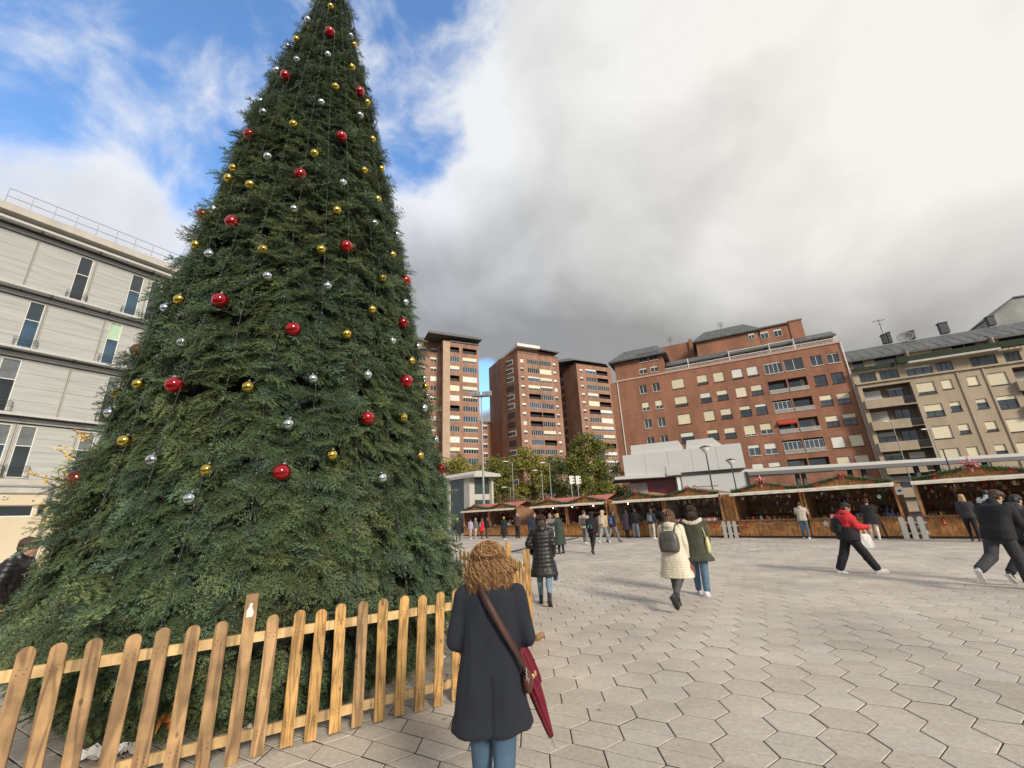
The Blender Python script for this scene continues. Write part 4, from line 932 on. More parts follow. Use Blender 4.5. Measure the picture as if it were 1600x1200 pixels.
for z in rows_: window(lk, 0, z, 1.8, 1.6, .3, m_twin, m_blindw, None, 1, y=.1, sill=False); window(lk, 4.4, z, 4.4, 1.6, rb.choice((0, .4)), m_twin, m_blindw, None, 5, y=.1, sill=False); window(lk, 9.3, z, 3.4, 1.6, rb.choice((0, .4)), m_twin, m_blindw, None, 4, y=.1, sill=False)
mb = MB(); mb.box(-8.3, 14.3, -.3, 10.3, 30.5, 30.9); mb.build('roof', m_slate, lk)

# ---- board-marked concrete building on the left
LBZ = R(57)
lb = thing('concrete_office_building', (-24.7, 17.2, 0), LBZ, 'pale concrete office building with tall narrow windows and steel canopies, left of the tree', 'building')
fl = [16.5, 13.2, 10.1, 6.95, 3.95]      # tops of the storeys (undersides of canopies)
XA, XB = -6.0, 16.0
bays = [[-5.6, -3.4, -1.4, .75, 2.98, 5.35, 7.5, 9.7, 11.9, 14.1], [-5.0, -2.6, -.4, 1.75, 3.95, 6.2, 8.4, 10.6, 12.8, 15.0], [-5.3, -3.2, -1.0, 1.0, 3.2, 5.4, 7.6, 9.8, 12.0, 14.2], [-4.9, -2.5, -.2, 2.0, 4.08, 6.3, 8.5, 10.7, 12.9, 15.1]]
# window centre, per storey (x, w)
lw = [[(-4.4, .55), (-.35 - 2, .5), (2.60, .54), (4.83, .55), (5.72, .5), (8.5, .55), (11.3, .55), (13.5, .55)], [(-4.2, .55), (-2.0, .5), (1.42, .54), (4.45, .52), (7.8, .55), (10.2, .55), (12.4, .55)],
      [(-4.5, .55), (-2.2, .5), (1.22, .62), (4.95, .52), (7.2, .55), (9.2, .55), (13.4, .55)], [(-4.3, .55), (-1.0, .5), (1.62, .52), (2.42, .55), (4.5, .55), (7.2, .55), (9.9, .55), (12.2, .55)]]
m_joint = mat('joint_metal', (0.42, 0.40, 0.35), 0.5, var=.1)
m_lsteel = mat('light_steel', (0.50, 0.50, 0.47), 0.5, var=.1)
core = MB(); core.box(XA, XB, .25, 14, -.1, 17.3); core.build('core', mat('core_wall', (0.1, 0.1, 0.1), 0.9), lb)
m_panes = [m_glassb, m_glass]
m_green = mat('green_blind', (0.42, 0.60, 0.42), 0.6)
for s_ in range(4):
    zt = fl[s_] - .02; zb = fl[s_ + 1] + .42
    wins_ = lw[s_]; cuts = sorted([XA, XB] + [b for b in bays[s_] if not any(abs(b - x) < w / 2 + .05 for x, w in wins_)])
    for i in range(len(cuts) - 1):
        a, b = cuts[i] + .045, cuts[i + 1] - .045
        hs_ = [(x - w / 2, x + w / 2, zb + .06, zt - .06) for x, w in wins_ if a < x - w / 2 and x + w / 2 < b]
        if not hs_:
            mb = MB(); nz_ = 4; hh = (zt - zb) / nz_
            for k in range(nz_): mb.box(a, b, 0, .2, zb + k * hh + .006, zb + (k + 1) * hh - .006)
            mb.box(a + .01, b - .01, .02, .18, zb, zt)
            mb.build('wall_panel', m_concb, lb)
        else:
            segs = [a] + [v_ for h_ in sorted(hs_) for v_ in (h_[0], h_[1])] + [b]
            mb = MB()
            for q in range(0, len(segs), 2):
                if segs[q + 1] - segs[q] > .04:
                    for k in range(4): hh = (zt - zb) / 4; mb.box(segs[q], segs[q + 1], 0, .2, zb + k * hh + .006, zb + (k + 1) * hh - .006)
                    mb.box(segs[q] + .01, segs[q + 1] - .01, .02, .18, zb, zt)
            for h_ in hs_: mb.box(h_[0], h_[1], .01, .2, zb, h_[2]); mb.box(h_[0], h_[1], .01, .2, h_[3], zt)
            mb.build('wall_panel', m_concb, lb)
    for b in cuts[1:-1]: mb = MB(); mb.add([(b - .05, -.03, zb), (b - .015, -.03, zb), (b - .015, .02, zb), (b + .015, .02, zb), (b + .015, -.03, zb), (b + .05, -.03, zb), (b + .05, .1, zb), (b - .05, .1, zb)] + [(b - .05, -.03, zt), (b - .015, -.03, zt), (b - .015, .02, zt), (b + .015, .02, zt), (b + .015, -.03, zt), (b + .05, -.03, zt), (b + .05, .1, zt), (b - .05, .1, zt)], [(k, (k + 1) % 8, (k + 1) % 8 + 8, k + 8) for k in range(8)]); mb.build('joint_strip', m_joint, lb)
    for x, w in wins_:
        h = zt - zb - .12; zc = (zt + zb) / 2; f = MB(); t_ = .035
        for (a, b, c, d) in ((-w / 2, w / 2, h / 2 - t_, h / 2), (-w / 2, w / 2, -h / 2, -h / 2 + t_), (-w / 2, -w / 2 + t_, -h / 2 + t_, h / 2 - t_), (w / 2 - t_, w / 2, -h / 2 + t_, h / 2 - t_), (-w / 2 + t_, w / 2 - t_, h * .10, h * .10 + .04)): f.box(a, b, -.02, .05, c, d)
        o = f.build('window', m_white, lb); o.location = (x, .03, zc)
        mb = MB(); mb.quad((-w / 2, .03, -h / 2), (w / 2, .03, -h / 2), (w / 2, .03, h * .12), (-w / 2, .03, h * .12)); mb.build('pane', m_glassb if (x * 7) % 2 > 1 else m_glass, o)
        up_m = m_green if (s_ == 1 and abs(x - 4.45) < .1) else (m_glass if s_ < 2 else mat('grey_glass', (.16, .18, .18), .1, var=.3, scale=2))
        mb = MB(); mb.quad((-w / 2, .03, h * .12), (w / 2, .03, h * .12), (w / 2, .03, h / 2), (-w / 2, .03, h / 2)); mb.build('pane', up_m, o)
        mb = MB()
        for zz in (-h / 2 + .52, -h / 2 + .36, -h / 2 + .05): mb.bar((-w / 2 - .12, -.14, zz), (w / 2 + .12, -.14, zz), .022)
        for xx in (-w / 2 - .12, w / 2 + .12): mb.bar((xx, -.14, -h / 2 + .02), (xx, -.14, -h / 2 + .52), .022); mb.bar((xx, -.14, -h / 2 + .3), (xx, -.03, -h / 2 + .3), .022)
        mb.build('guard_rail', m_metal_d, o)
for s_ in range(5):   # steel canopy shelves
    z = fl[s_]; out_ = .62 if s_ < 3 else .5
    if s_ == 4:
        mb = MB(); mb.box(XA, XB, -.10, .2, 3.70, 4.36); mb.build('string_course', m_conc, lb); mb = MB(); mb.box(XA, XB, -.16, -.11, 4.02, 4.10); mb.box(XA, XB, -.13, -.105, 3.72, 3.76); mb.build('ledge', m_metal, lb); continue
    mb = MB(); mb.box(XA, XB, -.06, .22, z + .04, z + .26); mb.box(XA, XB, -.12, -.07, z + .02, z + .10); mb.build('spandrel', m_lsteel, lb)
    mb = MB(); mb.box(XA, XB, -.075, -.062, z + .23, z + .25); mb.build('shadow_strip', m_metal_d, lb)
    mb = MB()
    for k in range(9): y_ = -out_ + .04 + k * (out_ - .16) / 9; mb.box(XA, XB, y_, y_ + .02, z + .33, z + .36)
    mb.box(XA, XB, -out_ - .03, -out_, z + .28, z + .40); o = mb.build('canopy_grille', m_lsteel, lb)
    mb = MB()
    for b in bays[min(s_, 3)]: mb.box(b - .02, b + .02, -out_, -.06, z + .22, z + .30)
    mb.build('canopy_bracket', m_metal_d, lb)
mb = MB(); mb.box(XA, XB, -.75, 14, 17.16, 17.24); mb.box(XA, XB, -.70, 14, 17.24, 17.58); mb.build('parapet', m_conc, lb)
mb = MB()
for zz in (18.0, 18.45): mb.bar((-.72, -.55, zz), (XB, -.55, zz), .03)
for k in range(20): mb.bar((-.72 + k * .82, -.55, 17.55), (-.72 + k * .82, -.55, 18.45), .025)
for zz in (18.0, 18.45): mb.bar((-.72, -.55, zz), (-.72, 3.5, zz), .03)
mb.bar((-.72, 1, 17.55), (-.72, 1, 18.45), .025); mb.build('roof_railing', m_metal, lb)
# lower floor: pale wall and long dark strip window, letter O
mb = wall_with_holes(XA, XB, -.15, 3.7, [(-5, 1.8, 2.68, 3.2), (1.9, 3.35, 2.68, 3.2), (3.46, 9, 2.68, 3.2), (9.2, 15, 2.68, 3.2)], y=-.04, rec=.2); mb.build('base_wall', mat('cream_render', (0.62, 0.53, 0.38), 0.85, var=.06, scale=.6), lb)
for a, b in ((-5, 1.8), (1.9, 3.35), (3.46, 9), (9.2, 15)): window(lb, (a + b) / 2, 2.94, b - a, .52, 0, m_white, None, m_glass, 0, y=.1, sill=False)
mb = MB(); mb.rings([[Vector((2.31 + .10 * k * math.cos(t_), -.13 - y_, 3.56 + .085 * k * math.sin(t_))) for t_ in [2 * PI * q / 20 for q in range(20)]] for k, y_ in ((1, 0), (1, .02), (.72, .02), (.72, 0))], cap=False)
mb.build('letter_o', m_white, lb)

# ---- kiosk behind the stalls
kp = Vector(C_K) if 'C_K' in globals() else AtY(741.3, 739.8, 50); 
kk = thing('concrete_pavilion', (kp.x, kp.y, 0), R(27), 'small pale concrete and glass pavilion with an overhanging hipped roof, right of the tree', 'pavilion')
lx = Matrix.Rotation(R(-27), 3, 'Z') @ Vector((math.sin(R(-45)), math.cos(R(-45)), 0))   # left face direction
def K(a, b, z): v_ = Vector((a, 0, 0)) + lx * b; return (v_.x, v_.y, z)
def kbox(mb, a0, a1, b0, b1, z0, z1): mb.add([K(a0, b0, z0), K(a1, b0, z0), K(a1, b1, z0), K(a0, b1, z0), K(a0, b0, z1), K(a1, b0, z1), K(a1, b1, z1), K(a0, b1, z1)], [(0, 3, 2, 1), (4, 5, 6, 7), (0, 1, 5, 4), (1, 2, 6, 5), (2, 3, 7, 6), (3, 0, 4, 7)])
mb = MB(); kbox(mb, 0, 3.45, 0, 9, 6.3, 6.62)
mb.add([K(0, 0, 6.62), K(3.45, 0, 6.62), K(3.45, 9, 6.62), K(0, 9, 6.62), K(1.2, 1.4, 7.15), K(1.9, 1.4, 7.15), K(1.9, 8, 7.15), K(1.2, 8, 7.15)], [(0, 1, 5, 4), (4, 5, 6, 7), (3, 0, 4, 7), (1, 2, 6, 5)]); mb.build('roof', m_conc, kk)
mb = MB(); kbox(mb, .35, 1.0, 1.5, 2.6, -.1, 6.3); kbox(mb, .35, 1.0, 5.5, 6.1, -.1, 6.3); mb.build('pillar', m_conc, kk)
mb = MB(); kbox(mb, 2.9, 3.15, 1.0, 1.5, -.1, 6.3); mb.build('pillar', m_conc, kk)
m_gdark = mat('green_dark_glass', (0.035, 0.06, 0.05), 0.1, var=.4, scale=.7, spec=.8)
mb = MB(); kbox(mb, 1.0, 2.9, 1.6, 1.7, 4.4, 6.25); kbox(mb, 1.0, 2.9, 1.6, 1.7, -.1, 3.6); kbox(mb, .45, .55, 2.6, 8.5, -.1, 6.25); kbox(mb, 2.9, 3.0, 1.7, 8.5, -.1, 6.25); mb.build('glazing', m_gdark, kk)
mb = MB(); kbox(mb, 1.0, 2.9, 1.45, 1.7, 3.65, 4.35); mb.build('spandrel', m_conc, kk)

# ---- station canopy and white pavilion
c0 = Vector((9.83, 42.25)); c1 = Vector((44.8, 37.15)); cd = (c1 - c0).normalized(); cz = math.atan2(cd.y, cd.x)
cn = thing('station_canopy', (c0.x, c0.y, 0), cz, 'long thin white canopy roof on dark posts running behind the market stalls', 'canopy')
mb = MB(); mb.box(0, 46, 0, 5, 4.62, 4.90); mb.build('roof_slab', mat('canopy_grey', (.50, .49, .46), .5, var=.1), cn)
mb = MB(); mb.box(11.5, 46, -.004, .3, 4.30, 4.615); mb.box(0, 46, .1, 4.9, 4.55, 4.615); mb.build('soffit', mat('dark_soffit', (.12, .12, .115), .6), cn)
for px in (1247, 1257, 1331, 1353, 1437, 1471, 1548):
    g = AtY(px, 748, 39); x = (Vector((g.x, g.y)) - c0).dot(cd)
    # intersect the ray with the canopy line for x
    r = ray(px, 748); n_ = Vector((-cd.y, cd.x)); tt = (c0 + n_ * 1.0).dot(n_) / (r.x * n_.x + r.y * n_.y); x = (Vector((r.x * tt, r.y * tt)) - c0).dot(cd)
    mb = MB(); mb.box(x - .16, x + .16, .9, 1.15, -.1, 4.55); mb.build('post', m_metal_d, cn)
mb = MB(); mb.box(5.9, 6.55, .05, .6, -.1, 4.55); mb.build('post', m_white, cn)
wp0 = G(971, 751, 4.62) if False else Vector((10.7, 43.4, 0))
wp = thing('white_pavilion', wp0, BX, 'low white panelled station pavilion with stepped roof boxes under the red brick block', 'pavilion')
def wx(px, py):
    r = ray(px, py); d_ = Vector((math.cos(BX), math.sin(BX))); n_ = Vector((-d_.y, d_.x)); p_ = Vector((wp0.x, wp0.y)); tt = p_.dot(n_) / (r.x * n_.x + r.y * n_.y)
    q = Vector((r.x * tt, r.y * tt)); return (q - p_).dot(d_), CAM_H + r.z * tt
c3_ = lambda x, y: wx(940 + x / 3.75, 460 + y / 3.75)
m_wpan = mat('white_metal_panel', (0.60, 0.60, 0.57), 0.45, var=.05, scale=1.2, stretch=(1, 1, 30))
xl, _ = c3_(128, 1000); xr, _ = c3_(842, 1000); z_a = c3_(130, 945)[1]; z_b = c3_(470, 908)[1]
zt = (z_a + z_b) / 2
np_ = 5; zl = c3_(140, 1062)[1]
for k in range(np_):
    a = xl + (xr - xl) * k / np_; b = xl + (xr - xl) * (k + 1) / np_
    mb = MB(); mb.box(a + .01, b - .01, 0, .15, 4.9, zt); mb.build('wall_panel', m_wpan, wp)
mb = MB(); mb.box(xl + .05, xr - .05, .1, 6, 4.9, zt - .02); mb.build('core', m_wpan, wp)
for (xa, ya, xb_, yb, sl) in ((162, 885, 470, 870, .35), (485, 855, 705, 850, .8)):
    a, za = c3_(xa, ya); b, zb_ = c3_(xb_, yb); zz = max(za, zb_)
    mb = MB(); mb.add([(a, .3, zt), (b, .3, zt), (b - sl, .3, zz), (a + sl * .2, .3, zz), (a, 5, zt), (b, 5, zt), (b - sl, 5, zz), (a + sl * .2, 5, zz)], [(0, 1, 2, 3), (4, 7, 6, 5), (0, 3, 7, 4), (1, 5, 6, 2), (3, 2, 6, 7)]); mb.build('roof_box', m_wpan, wp)
a, za = c3_(705, 880); b, zb_ = c3_(812, 880)
mb = MB(); mb.box(a, b, .2, 4, zt, za); mb.build('roof_box', m_wpan, wp)
a, za = c3_(375, 1008); b, _ = c3_(458, 1008)
mb = MB(); mb.box(a, b, -.06, 0, za - .9, za); mb.build('vent_panel', m_wpan, wp)
xm, _ = c3_(470, 1100); xm2, _ = c3_(435, 1100); xr0, _ = c3_(150, 1100)
mb = MB(); mb.box(xm, xr, .4, .6, -.1, 4.55); mb.build('lower_wall', m_wpan, wp)
m_shop = mat('red_shopfront', (0.30, 0.02, 0.03), 0.25, scale=1.1, c2=(0.10, 0.03, 0.03)); 
mb = MB(); mb.box(xr0, xm2, 1.4, 1.5, -.1, 4.55); mb.build('shopfront', m_shop, wp)
mb = MB(); mb.box(xr0, xr0 + 1.7, 1.34, 1.39, 3.2, 4.3); mb.build('poster', mat('pale_poster', (.45, .42, .40), .5, scale=3, c2=(.62, .6, .58)), wp)
mb = MB(); mb.box(xr - .12, xr, .30, .39, -.1, 4.55); mb.box(xr, xr + 6.5, .30, .39, 4.0, 4.12); mb.box(xr, xr + .1, .28, .42, -.1, 4.5); mb.build('door_frame', m_frame_d, wp)
lxo, lzo = c3_(545, 1128)
mb = MB(); mb.rings([[Vector((lxo + .17 * k * math.cos(t_), .40 - y_, lzo + .17 * k * math.sin(t_))) for t_ in [2 * PI * q / 20 for q in range(20)]] for k, y_ in ((1, 0), (1, .03), (.6, .03), (.6, 0))], cap=False); mb.build('logo_ring', m_red, wp)
mb = MB()
for k in range(9): mb.box(lxo + .28 + k * .2, lxo + .42 + k * .2, .37, .397, lzo - .04, lzo + .05)
mb.build('logo_letters', mat('grey_print', (.25, .22, .22), .5), wp)
# low red brick garden wall beyond the trees
gw = thing('garden_wall', (-6, 68, 0), R(0), 'low dark red brick wall beneath the trees beyond the stalls', 'wall')
mb = MB(); mb.box(0, 26, 0, .4, -.15, 3.2); mb.build('brickwork', m_brick_d, gw)

# ---------------------------------------------------------------- lamps
def lamp_post(p, top, label, style):
    t = thing('street_lamp', (p.x, p.y, 0), 0, label, 'street lamp', 'street lamps')
    mb = MB(); mb.tube([(0, 0, -.1), (0, 0, .8), (0, 0, .82), (0, 0, top)], [.10, .09, .065, .045] if style != 'flood' else [.16, .15, .13, .08], 8); mb.build('pole', m_metal_d if style in ('cone', 'post') else m_metal, t)
    if style == 'cone':
        mb = MB(); mb.lathe([(.05, top), (.09, top + .05), (.38, top + .42), (.36, top + .46), (.05, top + .55), (.03, top + .62)], 14); mb.build('lantern', mat('lantern_glass', (.75, .73, .68), .3, var=.05), t, True)
        mb = MB(); mb.lathe([(.39, top + .42), (.41, top + .46), (.20, top + .54), (.04, top + .60)], 14); mb.build('hood', m_metal_d, t, True)
    if style == 'flood':
        mb = MB(); mb.box(-1.1, 1.1, -.06, .06, top - .25, top - .15); mb.box(-.9, .9, -.3, .3, top - .2, top - .17); mb.build('crossbar', m_metal, t)
        for x in (-.95, -.35, .4, 1.0):
            mb = MB(); mb.obox((x, -.35, top + .05), (.26, 0, 0), (0, .12, .08), (0, -.06, .2)); mb.build('floodlight', m_metal, t)
        for x in (-.6, .7):
            mb = MB(); mb.obox((x, .25, top + .25), (.26, 0, 0), (0, .12, .08), (0, -.06, .2)); mb.build('floodlight', m_metal, t)
    if style == 'arm':
        mb = MB(); mb.tube([(0, 0, top - .1), (-.3, -.1, top + .05), (-.8, -.2, top + .08)], .03, 6); mb.build('arm', m_metal, t)
        mb = MB(); mb.ell((-.85, -.2, top + .08), (.38, .14, .09), 12, 6); mb.build('lamp_head', m_white, t, True)
    if style == 'post': pass
    return t
def lp(px, py, D, label, style):
    q = AtY(px, py, D); return lamp_post(q, q.z - (.5 if style == 'cone' else 0), label, style)
lp(752, 617, 46, 'tall floodlight mast with a cluster of lamps right of the Christmas tree', 'flood')
lp(1101, 698, 31, 'nearer conical lantern lamp post in front of the white pavilion', 'cone')
lp(1141, 718, 36, 'farther and lower conical lantern lamp post in front of the white pavilion', 'cone')
lp(1393, 660, 48, 'slim lamp post with arm before the balconies of the beige block', 'arm')
lp(1453, 672, 47, 'slim lamp post with arm before the beige block windows, right of the balconies', 'arm')
lp(1473, 702, 36, 'short dark post rising in front of the canopy at the right', 'post')
lp(858, 724, 52, 'white headed street lamp before the middle of the trees', 'arm')
lp(800, 722, 55, 'white headed street lamp nearest the concrete pavilion', 'arm')
lp(797, 762, 60, 'low white lamp under the trees near the concrete pavilion', 'arm')
lp(846, 736, 53, 'pale street lamp just left of the white headed lamp in mid trees', 'arm')
for i, (px, lb_) in enumerate(((892, 'left traffic light seen from behind, before the largest tree'), (902, 'right traffic light seen from behind, before the largest tree'))):
    q = AtY(px, 750, 46); t = thing('traffic_light', (q.x, q.y, 0), 0, lb_, 'traffic light', 'traffic lights')
    mb = MB(); mb.tube([(0, 0, -.1), (0, 0, q.z - .2)], .06, 6); mb.build('pole', m_metal, t)
    mb = MB(); mb.box(-.16, .16, -.12, .12, q.z - .45, q.z + .45); mb.build('housing', m_white, t)
    mb = MB()
    for k in range(3): mb.box(.1, .38, -.1, .1, q.z - .38 + k * .3, q.z - .2 + k * .3)
    mb.build('visor', m_white, t)

# ---------------------------------------------------------------- trees
def leaf_mat(name, c, c2):
    m = mat(name, c, .6, scale=.9, c2=c2, spec=.3); b = m.node_tree.nodes['Principled BSDF']; return m
m_bark = mat('bark', (0.10, 0.075, 0.05), .9, var=.3, scale=5)
LEAF = {'green': leaf_mat('leaf_green', (0.075, 0.10, 0.022), (0.15, 0.165, 0.036)), 'yellow': leaf_mat('leaf_yellow_green', (0.20, 0.185, 0.03), (0.34, 0.29, 0.06)), 'dark': leaf_mat('leaf_dark', (0.035, 0.06, 0.018), (0.075, 0.10, 0.028)), 'brown': leaf_mat('leaf_brown', (0.16, 0.10, 0.055), (0.24, 0.16, 0.09)), 'gold': leaf_mat('leaf_gold', (0.65, 0.38, 0.06), (0.75, 0.50, 0.12))}
def leafy_tree(name, p, h, w, kinds, nleaf, label, seed, leaf=.17, crown0=.22, cat='tree', group=None):
    r = random.Random(seed); t = thing(name, p, r.uniform(0, 6), label, cat, group)
    mb = MB(); mb.tube([(0, 0, -.15), (r.uniform(-.1, .1), 0, h * .3), (r.uniform(-.2, .2), r.uniform(-.2, .2), h * .62), (0, 0, h * .9)], [h * .022, h * .017, h * .010, .02], 7)
    tips = []
    for k in range(16):
        z = h * r.uniform(.2, .7); a = r.uniform(0, 2 * PI); L_ = w * r.uniform(.45, .95) * (1.15 - z / h * .7)
        e = Vector((math.cos(a) * L_, math.sin(a) * L_, z + h * r.uniform(.12, .3))); mid = Vector((math.cos(a) * L_ * .4, math.sin(a) * L_ * .4, z + h * .06))
        mb.tube([(0, 0, z), mid, e], [h * .008, h * .005, .015], 5); tips.append(e); tips.append(mid.lerp(e, .6))
        for _ in range(2):
            e2 = mid.lerp(e, r.uniform(.3, .8)); e3 = e2 + Vector((r.uniform(-1, 1), r.uniform(-1, 1), r.uniform(.2, 1))) * w * .28; mb.tube([e2, e3], [.03, .01], 4); tips.append(e3)
    mb.build('trunk', m_bark, t)
    clumps = [(q, w * r.uniform(.16, .32)) for q in tips]
    for _ in range(34):
        zz = r.uniform(crown0, 1.0); rr_ = w * math.sqrt(max(0, 1 - ((zz - .58) / .47) ** 2)) * r.uniform(.3, 1); a = r.uniform(0, 2 * PI)
        clumps.append((Vector((math.cos(a) * rr_, math.sin(a) * rr_, zz * h)), w * r.uniform(.14, .30)))
    mb = MB()
    for i in range(nleaf):
        c_, s_ = clumps[r.randrange(len(clumps))]
        d = Vector((r.gauss(0, 1), r.gauss(0, 1), r.gauss(0, .8))).normalized() * s_ * r.random() ** .45; q = c_ + d
        if q.z < h * crown0 * .6: continue
        u = Vector((r.gauss(0, 1), r.gauss(0, 1), r.gauss(0, 1))).normalized(); v_ = u.cross(Vector((r.gauss(0, 1), r.gauss(0, 1), r.gauss(0, 1)))).normalized(); sz = leaf * r.uniform(.6, 1.3)
        mb.add([q - u * sz, q - v_ * sz * .5, q + u * sz, q + v_ * sz * .5], [(0, 1, 2, 3)], 0 if r.random() < .72 else 1)
    mb.build('crown', [LEAF[kinds[0]], LEAF[kinds[1]]], t)
    return t
def tp(px, Y_): q = AtY(px, 750, Y_); return (q.x, q.y, -.1)
leafy_tree('broadleaf_tree', tp(920, 60), 12.2, 4.0, ('green', 'yellow'), 17000, 'largest round green tree with yellowing edges, left of the long brick block', 1)
leafy_tree('broadleaf_tree', tp(833, 66), 11.8, 4.0, ('yellow', 'green'), 12000, 'yellow green tree in front of the middle brick tower', 2)
leafy_tree('broadleaf_tree', tp(785, 64), 10.6, 3.8, ('green', 'yellow'), 11000, 'green tree behind the right end of the concrete pavilion roof', 3)
leafy_tree('broadleaf_tree', tp(712, 72), 12.0, 4.2, ('yellow', 'green'), 10000, 'yellowing tree beside the big Christmas tree, behind the concrete pavilion', 4)
leafy_tree('broadleaf_tree', tp(868, 74), 11.5, 4.4, ('dark', 'green'), 10000, 'dark green tree set back between the yellow green tree and the largest tree', 5)
leafy_tree('broadleaf_tree', tp(755, 84), 12.0, 4.6, ('yellow', 'green'), 8000, 'distant yellow green tree over the concrete pavilion roof', 6)
leafy_tree('broadleaf_tree', tp(955, 72), 11.0, 3.8, ('dark', 'green'), 9000, 'dark green tree at the left corner of the long brick block', 9)
leafy_tree('young_tree', tp(920, 50), 5.6, 1.5, ('yellow', 'green'), 1500, 'slender young yellow green tree right of the traffic lights', 7, leaf=.10)
leafy_tree('bare_shrub', tp(790, 52), 4.4, 2.2, ('brown', 'brown'), 3000, 'bare brown shrub right of the concrete pavilion', 8, leaf=.06, crown0=.1, cat='shrub')
leafy_tree('bare_shrub', tp(822, 54), 4.0, 2.0, ('brown', 'brown'), 2500, 'second bare brown shrub, further right of the concrete pavilion', 18, leaf=.06, crown0=.1, cat='shrub')
# young golden tree and grey post at the left
yt = thing('golden_sapling', AtY(150, 800, 9.5).xy.to_3d(), 0, 'thin sapling with a few golden leaves reaching out left of the Christmas tree', 'sapling')
r = random.Random(5); O_ = yt.location.copy(); mb = MB(); top = AtY(150, 650, 9.5) - O_; mb.tube([(0, 0, 0), (0, 0, top.z * .5), (0, 0, top.z)], [.05, .04, .015], 6)
lv = MB()
for a_, b_ in (((152, 745), (88, 702)), ((152, 775), (47, 742)), ((152, 700), (112, 672)), ((150, 830), (45, 815)), ((140, 790), (95, 735)), ((150, 840), (60, 790))):
    p = AtY(*a_, 9.5) - O_; q = AtY(*b_, 9.3) - O_; m_ = p.lerp(q, .5) + Vector((0, 0, .08)); mb.tube([p, m_, q], [.016, .011, .005], 5)
    for _ in range(26 if b_[1] < 800 else 6):
        u = r.uniform(.45, 1.02); c_ = p.lerp(q, u) + Vector((r.gauss(0, .05), r.gauss(0, .05), r.gauss(.03, .05))); d = Vector((r.gauss(0, 1), r.gauss(0, 1), r.gauss(0, 1))).normalized(); e = d.orthogonal().normalized()
        lv.add([c_ - d * .045, c_ - e * .024, c_ + d * .045, c_ + e * .024], [(0, 1, 2, 3)])
mb.build('trunk', m_bark, yt); lv.build('leaves', LEAF['gold'], yt)
q0 = AtY(84, 757, 10.5); ps = thing('grey_post', (q0.x, q0.y, 0), 0, 'square grey steel post standing left of the Christmas tree', 'post')
mb = MB(); mb.box(-.032, .032, -.032, .032, -.1, q0.z); mb.box(-.037, .037, -.037, .037, q0.z, q0.z + .01); mb.build('shaft', mat('post_steel', (.22, .21, .19), .5), ps)
hg = thing('clipped_hedge', AtY(60, 880, 12).xy.to_3d(), R(40), 'low green hedge glimpsed beyond the man left of the tree', 'hedge')
mb = MB(); r = random.Random(9)
for _ in range(5000):
    c_ = Vector((r.uniform(-3, 3), r.uniform(-.4, .4), r.uniform(0, .85))); d = Vector((r.gauss(0, 1), r.gauss(0, 1), r.gauss(0, 1))).normalized(); e = d.orthogonal().normalized(); mb.add([c_ - d * .04, c_ - e * .025, c_ + d * .04, c_ + e * .025], [(0, 1, 2, 3)])
mb.build('leaves', LEAF['green'], hg)
# ---------------------------------------------------------------- market stalls (row frame: x to the right, y into the stall)
SO = Vector((14.44, 20.93, 0)); SZ = R(-47)
SR = Matrix.Rotation(SZ, 3, 'Z')
def S(x, y, z=0.0): return SO + SR @ Vector((x, y, z))
m_plank = wood_mat('orange_plank', (0.44, 0.19, 0.055), (0.56, 0.27, 0.085), .5)
m_plank2 = wood_mat('brown_plank', (0.30, 0.13, 0.05), (0.38, 0.18, 0.07), .5)
m_inner = mat('stall_inner_wall', (0.24, 0.13, 0.07), .9, var=.3, scale=3)
m_inner2 = mat('stall_olive_wall', (0.24, 0.225, 0.16), .9, var=.3, scale=3)
m_valance = mat('white_valance', (0.72, 0.65, 0.52), .8, var=.08, scale=5, bump=.3, bscale=3)
m_rtile = mat('red_roof_sheet', (0.46, 0.13, 0.095), .6, var=.15, scale=6, stretch=(6, 1, 1))
m_garl = mat('garland_green', (0.02, 0.05, 0.018), .7, scale=20, c2=(0.05, 0.10, 0.03)); m_bow = mat('red_bow', (0.48, 0.02, 0.03), .5, var=.2)
m_star = mat('pink_star', (0.62, 0.16, 0.20), .5, var=.2, scale=20); m_silver = mat('silver_tinsel', (.6, .6, .6), .3, metal=.5)
m_trim = mat('counter_trim', (0.04, 0.03, 0.025), .7)
m_warm = mat('warm_bulb', (1, .8, .5), .3, emit=(1, .78, .45, 6))
GOODS = [mat('good_red', (.40, .03, .03), .4), mat('good_white', (.66, .64, .58), .6), mat('good_glass', (.20, .17, .12), .15), mat('good_gold', (.45, .30, .08), .3, metal=.5), mat('good_blue', (.06, .10, .22), .5), mat('good_green', (.06, .14, .05), .6), mat('good_brown', (.22, .12, .06), .7), mat('good_grey', (.28, .28, .28), .5)]
def jar_mesh(a, b):
    mb = MB(); mb.lathe([(.04, 0), (.045, .01), (.045, .09), (.032, .11)], 10, 0); mb.lathe([(.036, .111), (.038, .112), (.038, .135), (.034, .14)], 10, 1); return mb.mesh('jar', [a, b])
def box_mesh(a, b):
    mb = MB(); mb.box(-.08, .08, -.06, .06, 0, .13, 0); mb.box(-.083, .083, -.063, .063, .095, .14, 1); mb.box(-.012, .012, -.064, -.0605, 0, .095, 1); return mb.mesh('box', [a, b])
def doll_mesh(a, b):
    mb = MB(); mb.lathe([(.05, 0), (.055, .02), (.03, .11), (.018, .14)], 10, 0); mb.ell((0, 0, .165), .028, 10, 7, 1); mb.lathe([(.03, .175), (.02, .2), (.004, .25)], 8, 0); return mb.mesh('figurine', [a, b])
